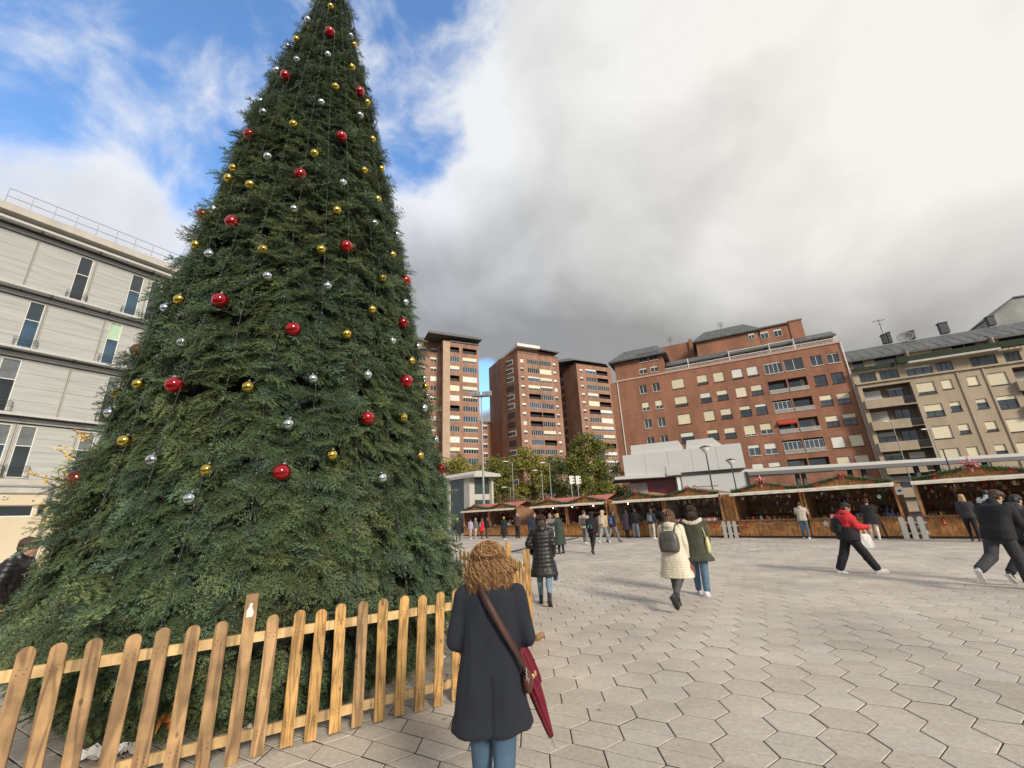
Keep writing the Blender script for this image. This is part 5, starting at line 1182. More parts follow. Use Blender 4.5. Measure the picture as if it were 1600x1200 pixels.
def bell_mesh(a, b):
    mb = MB(); mb.lathe([(.08, -.18), (.075, -.15), (.05, -.08), (.03, -.02), (.01, 0)], 10, 0); mb.tube([(0, 0, 0), (0, 0, .25)], .006, 4, 1); return mb.mesh('bell', [a, b])
SIDX = {}
def stall(x0, x1, which, kind, roof='flat', plank=None, inner=None, goods='jars', cone=None, star='small', group='wooden market stalls in a row', panelR=False, mid=None):
    w = x1 - x0; D_ = 2.3; rr = random.Random(int(x0 * 10) + 999)
    t = thing('market_stall', S(x0, 0), SZ, which, 'market stall', group)
    plank = plank or m_plank; inner = inner or m_inner
    n = int(w / .125); bw = w / n; mb = MB()
    for k in range(n): mb.box(k * bw + .004, (k + 1) * bw - .004, rr.uniform(-.004, .002), .03, .10, .86)
    mb.box(.01, w - .01, .008, .04, .10, .86); mb.build('counter_front', plank, t)['kind'] = 'stuff'
    mb = MB(); mb.box(.02, w - .02, .02, .3, 0, .10); mb.build('plinth', m_trim, t)
    mb = MB(); mb.box(-.02, w + .02, -.10, .55, .86, .90); mb.build('counter_top', m_plank2, t)
    mb = MB(); mb.box(.03, w - .03, D_ - .04, D_, 0, 2.35); mb.box(0, .04, .03, D_ - .04, .9, 2.3); mb.box(w - .04, w, .03, D_ - .04, .9, 2.3); mb.box(.04, w - .04, .3, .33, 0, .86); mb.build('inner_wall', inner, t)
    mb = MB(); mb.box(0, .035, .035, D_, 0, .9); mb.build('side_wall', plank, t)
    mb = MB(); mb.box(w - .035, w, .035, D_, 0, .9); mb.build('side_wall', plank, t)
    for x in [0.0, w - .09] + ([mid] if mid else []):
        mb = MB(); mb.box(x, x + .09, -.012, .078, .902, 2.3); mb.build('corner_post', plank, t)
    zp = 2.72; mb = MB(); mb.add([(0, -.03, 2.2), (w, -.03, 2.2), (w, -.03, 2.36), (w / 2, -.03, zp), (0, -.03, 2.36), (0, .02, 2.2), (w, .02, 2.2), (w, .02, 2.36), (w / 2, .02, zp), (0, .02, 2.36)], [(0, 1, 2, 3, 4), (9, 8, 7, 6, 5), (0, 5, 6, 1)]); mb.build('gable_board', plank, t)
    mb = MB()
    for (a, b) in (((-.02, 2.37), (w / 2, zp + .02)), ((w / 2, zp + .02), (w + .02, 2.37))):
        mb.add([(a[0], -.08, a[1]), (b[0], -.08, b[1]), (b[0], .9 if roof == 'red' else D_, b[1]), (a[0], .9 if roof == 'red' else D_, a[1]), (a[0], -.08, a[1] + .03), (b[0], -.08, b[1] + .03), (b[0], .9 if roof == 'red' else D_, b[1] + .03), (a[0], .9 if roof == 'red' else D_, a[1] + .03)], [(0, 3, 2, 1), (4, 5, 6, 7), (0, 1, 5, 4), (1, 2, 6, 5), (2, 3, 7, 6), (3, 0, 4, 7)])
    mb.build('gable_roof', m_plank2, t)
    if roof == 'red':
        mb = MB()
        for k in range(int(w / .16)):
            a = k * .16; b = a + .16; mb.add([(a, .0, 2.40), (b - .02, .0, 2.40), (b - .02, 1.3, 2.86), (a, 1.3, 2.86), (b, .0, 2.38), (b, 1.3, 2.84)], [(0, 1, 2, 3), (1, 4, 5, 2)])
        mb.add([(0, 1.3, 2.83), (w, 1.3, 2.83), (w, D_ + .1, 2.4), (0, D_ + .1, 2.4)], [(0, 1, 2, 3)]); mb.build('main_roof', m_rtile, t)
    mb = MB(); n = 24; top = []; bot = []; 
    for k in range(n + 1):
        x = -.03 + (w + .06) * k / n; o_ = .012 * math.sin(k * 1.3 + x0) + rr.uniform(-.008, .008); top.append((x, -.36 + o_ * .5, 2.255)); bot.append((x, -.37 + o_, 2.15 + rr.uniform(-.008, .008)))
    for k in range(n): mb.quad(bot[k], bot[k + 1], top[k + 1], top[k])
    for k in range(n): mb.quad(top[k], top[k + 1], (top[k + 1][0], -.03, 2.34), (top[k][0], -.03, 2.34))
    mb.build('awning', m_valance, t, True)
    mb = MB(); mb.box(.06, w - .06, D_ - .45, D_ - .05, 1.15, 1.18); mb.box(.06, w - .06, D_ - .4, D_ - .05, 1.55, 1.58); mb.box(.06, w - .06, .62, 1.0, .80, .83); mb.build('shelf', m_plank2, t)
    # dark counter trim garland
    mb = MB()
    for k in range(int(w / .035)):
        x = k * .035; c = Vector((x, -.115, .83 - .035 * abs(math.sin(x / w * PI * 3)) + rr.uniform(-.015, .015))); d = Vector((rr.gauss(0, 1), rr.gauss(0, .6), rr.gauss(0, 1))).normalized() * .035; e = d.orthogonal().normalized() * .008; mb.add([c - d - e, c - d + e, c + d], [(0, 1, 2)]); mb.add([c + d - e, c + d + e, c - d], [(0, 1, 2)])
    mb.build('trim_garland', m_garl, t)['kind'] = 'stuff'
    # garland along the gable, a thing that hangs on it
    g = thing('fir_garland', S(x0, -.1), SZ, 'green fir garland with bows on %s' % kind, 'garland', 'fir garlands on the stall roofs')
    mb = MB(); bw_ = MB(); pts = [(0, 2.38), (w * .25, 2.50), (w / 2, 2.74), (w * .75, 2.50), (w, 2.38)]
    for k in range(int(w * 520)):
        u = rr.random() * 4; i = min(3, int(u)); f = u - i; x = pts[i][0] + (pts[i + 1][0] - pts[i][0]) * f; z = pts[i][1] + (pts[i + 1][1] - pts[i][1]) * f - .05 * math.sin(f * PI) + .03
        c = Vector((x + rr.gauss(0, .02), rr.gauss(-.02, .05), z + .02 + rr.gauss(0, .05))); d = Vector((rr.gauss(0, 1), rr.gauss(0, 1), rr.gauss(0, 1))).normalized() * rr.uniform(.04, .075); e = d.orthogonal().normalized() * .014
        mb.add([c - d * .3 - e, c - d * .3 + e, c + d], [(0, 1, 2)])
    mb.build('foliage', m_garl, g)['kind'] = 'stuff'
    for x_, z_ in ((w * .2, 2.44), (w * .78, 2.46)):
        bw_ = MB()
        for a_ in range(5):
            a = a_ * 2 * PI / 5 + rr.random(); bw_.add([(x_, -.06, z_), (x_ + .10 * math.cos(a - .3), -.09, z_ + .10 * math.sin(a - .3)), (x_ + .13 * math.cos(a), -.05, z_ + .13 * math.sin(a)), (x_ + .10 * math.cos(a + .3), -.09, z_ + .10 * math.sin(a + .3))], [(0, 1, 2, 3)])
        bw_.build('bow', m_bow, g)
    if star:
        R_ = {'small': .20, 'big': .36}[star]
        s = thing('star_ornament', S(x0 + w / 2, -.16, 2.78 if star == 'small' else 2.80), SZ, '%s pink and red star atop %s' % (star, kind), 'star ornament', 'star ornaments on the gables')
        mb = MB()
        for q in range(5 if star == 'small' else 6):
            a = PI / 2 + q * 2 * PI / (5 if star == 'small' else 6); d1 = Vector((math.cos(a), 0, math.sin(a))); d2 = Vector((-math.sin(a), 0, math.cos(a)))
            mb.add([d1 * .03 + d2 * .05 * R_ / .2, d1 * R_, d1 * .03 - d2 * .05 * R_ / .2, d1 * .1 * R_ / .2 + Vector((0, -.05, 0)), d1 * .1 * R_ / .2 + Vector((0, .02, 0))], [(0, 1, 3), (1, 2, 3), (0, 4, 1), (1, 4, 2)])
        mb.build('rays', m_star if star == 'big' else mat('red_star', (.55, .05, .07), .5), s); mb = MB(); mb.ell((0, -.03, 0), (.05, .04, .05), 8, 6); mb.build('centre', m_bow, s, True)
    if cone is not None:
        for c_ in cone:
            o = thing('paper_tree_ornament', S(c_, -.03, .58), SZ, 'small red cone tree ornament on the front of %s' % kind, 'ornament', 'red tree ornaments on the counters')
            mb = MB(); mb.lathe([(.085, 0), (.05, .10), (.055, .10), (.025, .17), (.03, .17), (.003, .24)], 9); mb.build('cone', m_bow, o); mb = MB(); mb.box(-.012, .012, -.012, .012, -.04, 0); mb.build('stem', m_plank2, o)
    # crowded little wares on the back shelves
    mb = MB()
    for k in range(240):
        lvl = rr.choice((1.18, 1.58, .83, 1.95)); x = rr.uniform(.12, w - .2); hh = rr.uniform(.05, .22); ww = rr.uniform(.03, .10); y = rr.uniform(.66, .95) if lvl == .83 else rr.uniform(D_ - .38, D_ - .14)
        if lvl == 1.95: z0 = 2.1 - hh; y = rr.choice((.5, D_ - .2))
        else: z0 = lvl + .002
        mb.lathe([(ww * .5, z0), (ww * rr.uniform(.35, .6), z0 + hh * .6), (ww * rr.uniform(.1, .5), z0 + hh)], 5, rr.randrange(8), (x, y, 0))
    mb.build('shelf_goods', GOODS, t)['kind'] = 'stuff'
    # goods
    defs = {'jars': [(jar_mesh, 'jar')], 'boxes': [(box_mesh, 'box')], 'figures': [(doll_mesh, 'figurine')], 'mixed': [(jar_mesh, 'jar'), (doll_mesh, 'figurine'), (box_mesh, 'box')]}[goods]
    txt = {'jar': 'small lidded jar on %s', 'box': 'small gift box with red lid on %s', 'figurine': 'little pointed hat figurine on %s'}
    for fn, nm in defs:
        cmb = [(GOODS[1], GOODS[0])] if fn is box_mesh else [(GOODS[rr.randrange(8)], GOODS[rr.randrange(8)]) for _ in range(3)]
        ms = [fn(a, b) for a, b in cmb]; cnt = {'boxes': 14}.get(goods, 16 if len(defs) == 1 else 8)
        for k in range(cnt):
            if goods == 'boxes': x = .3 + (w - .7) * k / cnt; y = .2; z = .902
            else:
                lvl = rr.choice((0, 0, 1, 2, 3)); x = rr.uniform(.2, w - .25); y, z = [(rr.uniform(.05, .45), .902), (rr.uniform(.7, .95), .832), (D_ - .2, 1.182), (D_ - .2, 1.582)][lvl]
            o = obj(nm, rr.choice(ms), None, S(x0 + x, y, z)); o.rotation_euler = (0, 0, rr.uniform(0, 6)); s_ = rr.uniform(.8, 1.5); o.scale = (s_, s_, s_); tag(o, txt[nm] % kind, nm, '%s goods on %s' % (nm, kind))
    bl = bell_mesh(GOODS[6], m_trim)
    if goods in ('boxes', 'mixed', 'figures'):
        for k in range(5): o = obj('hanging_bell', bl, None, S(x0 + .5 + k * (w - 1) / 4, .35, 1.98)); tag(o, 'dark bell hanging under the awning of %s' % kind, 'bell', 'bells hanging in %s' % kind)
    if panelR: 
        mb = MB(); mb.box(w + .0, w + .62, -.02, .04, 0, 2.25); mb.build('end_panel', plank, t)
    return t
stall(-29.0, -25.15, 'red roofed market stall at the far left end of the row beside the Christmas tree', 'the leftmost stall', 'red', goods='mixed', star='small')
stall(-25.1, -21.3, 'second stall from the left in the row, beside the low wooden picket fence, red roof', 'the second stall from the left', 'red', goods='figures', cone=[-22.6])
stall(-19.4, -15.85, 'stall with red roof just right of the low wooden picket fence in the row', 'the stall right of the low picket fence', 'red', inner=mat('stall_red_wall', (.12, .03, .025), .9), goods='mixed')
stall(-15.8, -12.15, 'reddish stall behind the group of walking young people, fourth from the left', 'the fourth stall from the left', 'red', inner=mat('stall_red_wall', (.12, .03, .025), .9), goods='jars', plank=m_plank)
stall(-11.45, -7.95, 'stall where people queue at the counter, left of the woman in the cream coat', 'the stall with the queue', 'flat', inner=m_inner2, goods='mixed')
stall(-7.9, -4.45, 'stall with a row of white gift boxes behind the two walking women', 'the gift box stall', 'flat', inner=m_inner2, goods='boxes', cone=[-5.0])
stall(-3.8, -.55, 'stall with tinsel on its counter, right of the orange panel and small white fence', 'the tinsel stall', 'flat', goods='jars', cone=[-3.35], star='big')
stall(-.5, 3.0, 'stall behind the man in the red jacket, with a silver star on its counter', 'the stall behind the man in red', 'flat', goods='mixed', plank=m_plank)
stall(3.6, 7.3, 'rightmost stall in view, behind the two young men in black', 'the rightmost stall in view', 'flat', goods='mixed', cone=[4.15], star='big')
stall(7.35, 11.0, 'stall at the right edge, past the two young men in black', 'the stall at the right edge', 'flat', goods='figures')
# orange end panels between stalls
for a, b, l in ((-12.1, -11.5, 'narrow orange wooden panel between the reddish stall and the queue stall'), (-4.42, -3.83, 'tall orange wooden panel between the gift box stall and the tinsel stall')):
    t = thing('wood_panel', S(a, .15), SZ, l, 'panel'); mb = MB(); n = 5
    for k in range(n): mb.box((b - a) * k / n + .003, (b - a) * (k + 1) / n - .003, 0, .03, 0, 2.25)
    mb.box(0, b - a, .01, .035, 0, 2.25); mb.build('boards', m_plank, t); mb = MB(); mb.box(0, .05, -.02, 0, 0, 2.2); mb.box(b - a - .05, b - a, -.02, 0, 0, 2.2); mb.build('batten', m_plank2, t)
m_wpick = mat('whitewashed_wood', (0.52, 0.50, 0.45), .8, var=.15, scale=8)
def mini_fence(a, b, y, label, m, h, n, group):
    t = thing('small_picket_fence', S(a, y), SZ, label, 'fence', group); L_ = b - a
    for z in (.22, h * .72): mb = MB(); mb.box(-.04, L_ + .04, .022, .045, z - .03, z + .03); mb.build('rail', m, t)
    pw = L_ / n * .62; me = None
    mb = MB(); mb.rings([[Vector((x * pw, y_, z)) for x, z in ((-.5, 0), (.5, 0), (.5, h - .1), (.38, h - .03), (0, h), (-.38, h - .03), (-.5, h - .1))] for y_ in (0, .02)]); me = mb.mesh('picket', m)
    for k in range(n): obj('picket', me, t, (L_ * (k + .5) / n, 0, 0))
mini_fence(-4.6, -3.75, -.25, 'small whitewashed picket fence before the tall orange panel', m_wpick, .88, 3, 'small picket fences between stalls')
mini_fence(2.75, 3.62, -.2, 'small whitewashed picket fence in the gap left of the rightmost stall', m_wpick, .9, 3, 'small picket fences between stalls')
mini_fence(-21.2, -19.5, .1, 'low light wood picket fence between the second and third stalls', m_plank, .9, 11, 'small picket fences between stalls')
for x, y, l, s in ((-4.15, .0, 'dark rubbish bag slumped behind the small white fence before the orange panel', .17), (3.2, .1, 'dark rubbish bag slumped behind the small white fence by the rightmost stall', .2)):
    o = thing('rubbish_bag', S(x, y), SZ, l, 'bag'); mb = MB(); mb.ell((0, 0, s * 1.6), (s, s * .8, s * 1.6), 14, 9)
    mb.v = [tuple(Vector(p) * (1 + .15 * noise.noise(Vector(p) * 9))) for p in mb.v]; mb.build('sack', mat('black_plastic', (.03, .03, .032), .3), o, True); mb = MB(); mb.lathe([(.05, s * 3.1), (.03, s * 3.2), (.07, s * 3.45)], 8); mb.build('knot', MATS['black_plastic'], o)
o = thing('silver_star', S(.15, -.03, .66), SZ, 'flat silver star fixed to the counter front behind the man in red', 'star ornament')
mb = MB(); vs = [(math.cos(PI / 2 + q * PI / 5) * (.18 if q % 2 == 0 else .075), 0, math.sin(PI / 2 + q * PI / 5) * (.18 if q % 2 == 0 else .075)) for q in range(10)]; mb.add(vs + [(0, -.03, 0)], [(q, (q + 1) % 10, 10) for q in range(10)]); mb.build('star_face', m_silver, o)
o = thing('tinsel_swag', S(-2.75, -.08, .80), SZ, 'silver tinsel swag hanging on the counter of the tinsel stall', 'tinsel')
mb = MB(); rr = random.Random(4)
for k in range(700):
    x = rr.uniform(0, 1.9); z = -.12 * abs(math.sin(x / 1.9 * PI * 2)) + rr.gauss(0, .015); d = Vector((rr.gauss(0, 1), rr.gauss(0, 1), rr.gauss(0, 1))).normalized() * .03; e = d.orthogonal().normalized() * .004; c = Vector((x, 0, z)); mb.add([c - e, c + e, c + d], [(0, 1, 2)])
mb.build('strands', m_silver, o)
o = thing('notice_sheet', S(3.12, -.02, 1.95), SZ, 'white notice with a black block hanging between the last two stalls', 'notice'); mb = MB(); mb.box(-.13, .13, 0, .01, -.16, .16); mb.build('sheet', m_white, o); mb = MB(); mb.box(-.06, .06, -.003, -.001, -.04, .04); mb.build('print', m_trim, o)
o = thing('fir_wreath', S(2.35, .25, 1.75), SZ, 'dark fir wreath with white centre in the stall behind the man in red', 'wreath'); mb = MB()
for k in range(900):
    a = rr.uniform(0, 2 * PI); c = Vector((math.cos(a) * .2 + rr.gauss(0, .03), rr.gauss(0, .03), math.sin(a) * .2 + rr.gauss(0, .03))); d = Vector((rr.gauss(0, 1), rr.gauss(0, 1), rr.gauss(0, 1))).normalized() * .05; e = d.orthogonal().normalized() * .01; mb.add([c - e, c + e, c + d], [(0, 1, 2)])
mb.build('foliage', m_garl, o)['kind'] = 'stuff'; mb = MB(); mb.ell((0, -.02, 0), (.08, .04, .09), 10, 7); mb.build('centre_ball', m_white, o, True)
for i, x in enumerate((-16.8, -14.9, -13.0, -10.2)):
    o = thing('bulb_lamp', S(x, -.40, 2.12), 0, 'small glowing bulb under the awning edge, %s bulb from the left' % ('first', 'second', 'third', 'fourth')[i], 'light bulb', 'bulbs under the awnings'); mb = MB(); mb.ell((0, 0, -.03), .035, 8, 6); mb.build('glass_bulb', m_warm, o, True); mb = MB(); mb.lathe([(.018, 0), (.018, .04)], 8); mb.build('socket', m_trim, o)
# cable lying over the paving
cb = MB(); a, b = G(798, 863), G(903, 840.5); n_ = Vector((-(b - a).y, (b - a).x, 0)).normalized() * .09
cb.add([a - n_, b - n_, b + n_, a + n_, a - n_ * .4 + Vector((0, 0, .05)), b - n_ * .4 + Vector((0, 0, .05)), b + n_ * .4 + Vector((0, 0, .05)), a + n_ * .4 + Vector((0, 0, .05))], [(0, 1, 5, 4), (4, 5, 6, 7), (7, 6, 2, 3), (0, 4, 7, 3), (1, 2, 6, 5)])
o = cb.build('cable_cover', mat('black_rubber', (.035, .035, .035), .7)); tag(o, 'long black rubber cable cover lying over the paving towards the stalls', 'cable cover')
# ---------------------------------------------------------------- people
def remesh(name, mb, voxel, mats, smooth_it=2, disp=None, parent=None, loc=None):
    me = mb.mesh(name, mats)
    o = bpy.data.objects.new(name, me); col.objects.link(o)
    md = o.modifiers.new('fuse', 'REMESH'); md.mode = 'VOXEL'; md.voxel_size = voxel; md.use_smooth_shade = True
    if smooth_it: sm = o.modifiers.new('smooth', 'SMOOTH'); sm.factor = .5; sm.iterations = smooth_it
    dg = bpy.context.evaluated_depsgraph_get(); ev = o.evaluated_get(dg); m2 = bpy.data.meshes.new_from_object(ev, depsgraph=dg)
    bpy.data.objects.remove(o); bpy.data.meshes.remove(me); m2.name = name
    m2.materials.clear()
    for m in (mats if isinstance(mats, (list, tuple)) else [mats]): m2.materials.append(m)
    if disp:
        n = len(m2.vertices); co = np.empty(n * 3, 'f'); no = np.empty(n * 3, 'f'); m2.vertices.foreach_get('co', co); m2.vertex_normals.foreach_get('vector', no)
        co = co.reshape(-1, 3); no = no.reshape(-1, 3)
        d = np.array([disp(Vector(c)) for c in co.tolist()], 'f'); co += no * d[:, None]; m2.vertices.foreach_set('co', co.reshape(-1)); m2.update()
    m2.polygons.foreach_set('use_smooth', [True] * len(m2.polygons))
    return obj(name, m2, parent, loc)
SKIN = mat('skin', (0.50, 0.30, 0.21), .5, var=.08, scale=20)
def cloth(name, c, var=.18, rough=.85, scale=9, bump=.15): return mat('cloth_' + name, c, rough, var=var, scale=scale, bump=bump, bscale=60)
def hairm(name, c): return mat('hair_' + name, tuple(v * .65 for v in c), .45, scale=7, c2=tuple(min(1, v * 1.5) for v in c), stretch=(6, 6, .7), bump=.5, bscale=26)
HAIR = {'black': hairm('black', (.012, .010, .009)), 'brown': hairm('brown', (.055, .03, .017)), 'lbrown': hairm('light_brown', (.16, .085, .045)), 'blond': hairm('blond', (.40, .26, .12)), 'grey': hairm('grey', (.3, .28, .26)), 'auburn': hairm('auburn', (.14, .06, .028))}
def fold(seed, amp=.006, fx=9, fz=2.2):
    def f(c): return amp * (noise.noise(Vector((c.x * fx + seed, c.y * fx, c.z * fz))) * 1.3 + .6 * noise.noise(Vector((c.x * 21, c.y * 21 + seed, c.z * 6))))
    return f
def puff(seed, per=.075, amp=.011):
    def f(c): return amp * (abs(math.sin((c.z + .015 * noise.noise(Vector((c.x * 5, c.y * 5, seed)))) * PI / per)) ** .5 - .6) + .003 * noise.noise(c * 18)
    return f
class Pose: pass
def fk(H, lean, legs, arms, head, sw=.105, hipw=.052):
    """joint positions, x right, y forward, z up; lengths as shares of the height"""
    J = {}; sl, cl = math.sin(R(lean)), math.cos(R(lean))
    for s_, nm in ((-1, 'L'), (1, 'R')):
        hf, kf, ab, ft = legs[nm]
        hip = Vector((s_ * hipw * H, 0, 0)); d = Vector((s_ * math.sin(R(ab)), math.sin(R(hf)), -math.cos(R(hf)))).normalized(); kn = hip + d * .235 * H
        d2 = Vector((s_ * math.sin(R(ab * .3)), math.sin(R(hf - kf)), -math.cos(R(hf - kf)))).normalized(); an = kn + d2 * .235 * H
        td = Vector((s_ * .15, math.cos(R(ft)), math.sin(R(ft)))).normalized()     # toe direction; ft pitch, -down
        J['hip' + nm], J['knee' + nm], J['ank' + nm], J['toe' + nm] = hip, kn, an, td
    low = min(min(J['ank' + n].z - .045 * H, (J['ank' + n] + J['toe' + n] * .11 * H).z - .03 * H) for n in 'LR')
    up = Vector((0, 0, -low)); 
    for k in list(J):
        if not k.startswith('toe'): J[k] = J[k] + up
    J['pel'] = up.copy(); T = lambda x, y, z: J['pel'] + Vector((x * H, (y * cl + z * sl) * H, (z * cl - y * sl) * H))
    J['T'] = T; J['chest'] = T(0, 0, .22); J['neck'] = T(0, -.005, .315)
    for s_, nm in ((-1, 'L'), (1, 'R')):
        fl, ab, el, tw = arms[nm]; sh = T(s_ * sw, 0, .285)
        d = Vector((s_ * math.sin(R(ab)), math.cos(R(ab)) * math.sin(R(fl)), -math.cos(R(ab)) * math.cos(R(fl)))); e = sh + d * .165 * H
        d2 = Vector((-s_ * math.sin(R(tw)), math.cos(R(tw)) * math.sin(R(fl + el)), -math.cos(R(tw)) * math.cos(R(fl + el)))); w = e + d2 * .145 * H
        J['sh' + nm], J['el' + nm], J['wr' + nm], J['hd' + nm] = sh, e, w, d2
    yaw, pit, rol = head
    hm = Matrix.Rotation(R(yaw), 3, 'Z') @ Matrix.Rotation(R(-lean * .6 - pit), 3, 'X') @ Matrix.Rotation(R(rol), 3, 'Y')
    J['hm'] = hm; J['head'] = J['neck'] + hm @ Vector((0, .018 * H, .085 * H))
    return J
def hand(mb, w, d, side, H, curl=35, palm=None):
    """palm and five separate bent fingers"""
    d = d.normalized(); acr = palm or Vector((0, 1, 0)); acr = (acr - d * acr.dot(d)); acr = acr.normalized() if acr.length > .1 else d.orthogonal().normalized(); nrm = d.cross(acr) * side
    L_ = .10 * H; mb.caps(w - d * .01, w + d * L_ * .28, .024, .022, 10)
    for k, (o_, ln) in enumerate(((-.030, .82), (-.010, .95), (.010, 1.0), (.029, .92))):
        a = w + d * L_ * .22 + acr * o_ * .7; b = w + d * L_ * .48 + acr * o_; mb.caps(a, b, .013, .0105, 8)
        c1, c2 = R(curl), R(curl * 1.8); d1 = d * math.cos(c1) - nrm * math.sin(c1); d2 = d * math.cos(c2) - nrm * math.sin(c2)
        m_ = b + d1 * L_ * .24 * ln; mb.caps(b, m_, .0102, .0095, 8); mb.caps(m_, m_ + d2 * L_ * .22 * ln, .0095, .008, 8)
    t0 = w + d * L_ * .10 + acr * .022; t1 = t0 + (d * .6 + acr * .75 - nrm * .3).normalized() * L_ * .28; mb.caps(t0, t1, .0125, .011, 8); mb.caps(t1, t1 + (d * .95 + acr * .2 - nrm * .3).normalized() * L_ * .2, .0108, .009, 8)
def ring_at(J, H, z, rx, ry, y0=0.0, n=20, p=2.4, w=None):
    out = []
    for k in range(n):
        a = 2 * PI * k / n; ca, sa = math.cos(a), math.sin(a)
        x = math.copysign(abs(ca) ** (2 / p), ca) * rx; y = math.copysign(abs(sa) ** (2 / p), sa) * ry + y0
        out.append(J['T'](x, y, z) if z >= 0 else J['pel'] + Vector((x * H, (y + z * J.get('drift', 0)) * H, z * H)))
    return out
def person(p, face, H, label, top, top_c, leg_c, shoe_c, hair='short', hair_c='brown', legs=None, arms=None, lean=3, head=(0, 0, 0), group=None, near=False, skirt=None, hood=None, fem=False, boots=False, legw=1.0, bulk=1.0, skin=None, sole=None, collar=None, toptex=None, belt=None, disp=None, shoe_h=None, name='person', hemz=None, strands=None):
    """p: ground point; face: heading in degrees clockwise from +y"""
    legs = legs or {'L': (4, 3, 2, 0), 'R': (-4, 3, 2, 0)}; arms = arms or {'L': (5, 9, 15, 5), 'R': (5, 9, 15, 5)}
    sw = .100 if fem else .112
    J = fk(H, lean, legs, arms, head, sw); seed = sum(map(ord, label)) % 97
    t = thing(name, p, -R(face), label, 'person', group); vx = .0110 if near else .019; sk = skin or SKIN
    hm = J['hm']; hd = J['head']
    b = MB(); e_ = lambda o, r_: b.ell(hd + hm @ (Vector(o) * H), Vector(r_) * H, 16, 11, 0, hm)
    e_((0, -.004, .016), (.044, .054, .052)); e_((0, .012, -.022), (.034, .036, .042)); e_((0, .054, -.012), (.0065, .011, .009)); e_((0, .048, .0), (.006, .008, .014)); e_((0, .045, -.038), (.014, .008, .006)); e_((0, .040, -.055), (.014, .012, .010))
    for s_ in (-1, 1): e_((s_ * .045, -.004, -.008), (.006, .011, .017))
    for s_ in (-1, 1): e_((s_ * .018, .046, .008), (.012, .005, .004))
    b.caps(J['neck'] - Vector((0, 0, .03 * H)), hd - hm @ Vector((0, .012, .02)) * H, .034 * H, .031 * H, 12)
    tr = [(-.05, .085, .055), (0, .09, .06), (.08, .075, .05), (.16, .085, .058), (.24, .098, .06), (.29, .085, .045), (.315, .04, .035)]
    b.rings([ring_at(J, H, z, rx, ry) for z, rx, ry in tr])
    for n_ in 'LR':
        b.caps(J['sh' + n_], J['el' + n_], .026 * H, .021 * H); b.caps(J['el' + n_], J['wr' + n_], .021 * H, .014 * H)
        b.caps(J['hip' + n_], J['knee' + n_], .045 * H, .03 * H); b.caps(J['knee' + n_], J['ank' + n_], .03 * H, .018 * H)
        hand(b, J['wr' + n_], J['hd' + n_], 1 if n_ == 'R' else -1, H, palm=Vector((0, 1, .2)))
    remesh('body', b, .0115 if near else .018, sk, 1, None, t)
    # eyes and mouth
    if near or head[0] != 0 or face % 360 > 100:
        for s_ in (-1, 1):
            mb = MB(); mb.ell(hd + hm @ Vector((s_ * .018 * H, .0475 * H, .001 * H)), (.005 * H, .0035 * H, .0032 * H), 10, 7); mb.build('eye', mat('eye_dark', (.03, .02, .015), .2), t, True)
            mb = MB(); mb.ell(hd + hm @ Vector((s_ * .019 * H, .050 * H, .0145 * H)), (.008 * H, .002 * H, .0014 * H), 8, 5); mb.build('eyebrow', HAIR['black'], t, True)
        mb = MB(); mb.ell(hd + hm @ Vector((0, .0525 * H, -.037 * H)), (.0125 * H, .004 * H, .0035 * H), 10, 6); mb.build('mouth', mat('lips', (.36, .11, .09), .5), t, True)
    # trousers
    b = MB(); lw_ = legw; b.rings([ring_at(J, H, z, rx, ry) for z, rx, ry in ((-.085, .05, .05), (-.05, .094, .064), (0, .098, .066), (.05, .088, .06))])
    fl_ = J.get('flare', 0)
    for n_ in 'LR':
        k_, a_ = J['knee' + n_], J['ank' + n_]; b.caps(J['hip' + n_] + Vector((0, 0, .01 * H)), k_, (.046 + .013 * lw_) * H, .040 * H * lw_, 14); end = k_.lerp(a_, .80 if boots else .93); b.caps(k_, end, .040 * H * lw_, (.029 if lw_ <= 1 else .034 * lw_) * H, 14)
        b.caps(k_.lerp(a_, .35) + Vector((0, -.008 * H, 0)), k_.lerp(a_, .5), .037 * H * lw_, .033 * H * lw_, 12)
    remesh('trousers', b, vx, leg_c, 1, fold(seed, .005 if near else .004, 12, 5), t)
    # shoes
    for n_ in 'LR':
        a_, td = J['ank' + n_], J['toe' + n_]; upv = Vector((0, 0, 1)); upv = (upv - td * upv.dot(td)).normalized(); sd2 = td.cross(upv).normalized(); b = MB()
        base = a_ - upv * .034 * H
        b.caps(base - td * .022 * H, base + td * .040 * H, .022 * H, .023 * H, 12); b.caps(base + td * .030 * H - upv * .003 * H, base + td * .098 * H - upv * .007 * H, .024 * H, .016 * H, 12)
        kd = (J['knee' + n_] - a_).normalized(); b.caps(base, a_ + kd * (.075 if boots else .008) * H, .024 * H, .027 * H if boots else .022 * H, 12)
        sh = remesh('boot' if boots else 'shoe', b, .009 if near else .015, shoe_c, 1, None, t)
        mb = MB(); so = base - upv * .021 * H; L2 = [(-.042, .016), (-.030, .023), (.02, .021), (.06, .027), (.095, .022), (.113, .008)]
        o1 = [so + td * u * H + sd2 * v * H for u, v in L2] + [so + td * u * H - sd2 * v * H for u, v in L2[::-1]]
        mb.rings([o1, [q - upv * .010 * H for q in o1]]); mb.build('sole', sole or shoe_c, sh)
    # top garment
    bk_ = bulk * (1.04 if near else 1.10); b = MB()
    hem = {'jacket': -.035, 'hoodie': -.045, 'tshirt': -.02, 'parka': -.15, 'coat': -.24, 'long': -.30, 'puffer': -.03, 'pufcoat': -.22}[top]
    fat = {'jacket': 1.10, 'hoodie': 1.10, 'tshirt': 1.0, 'parka': 1.22, 'coat': 1.12, 'long': 1.14, 'puffer': 1.26, 'pufcoat': 1.2}[top] * bk_
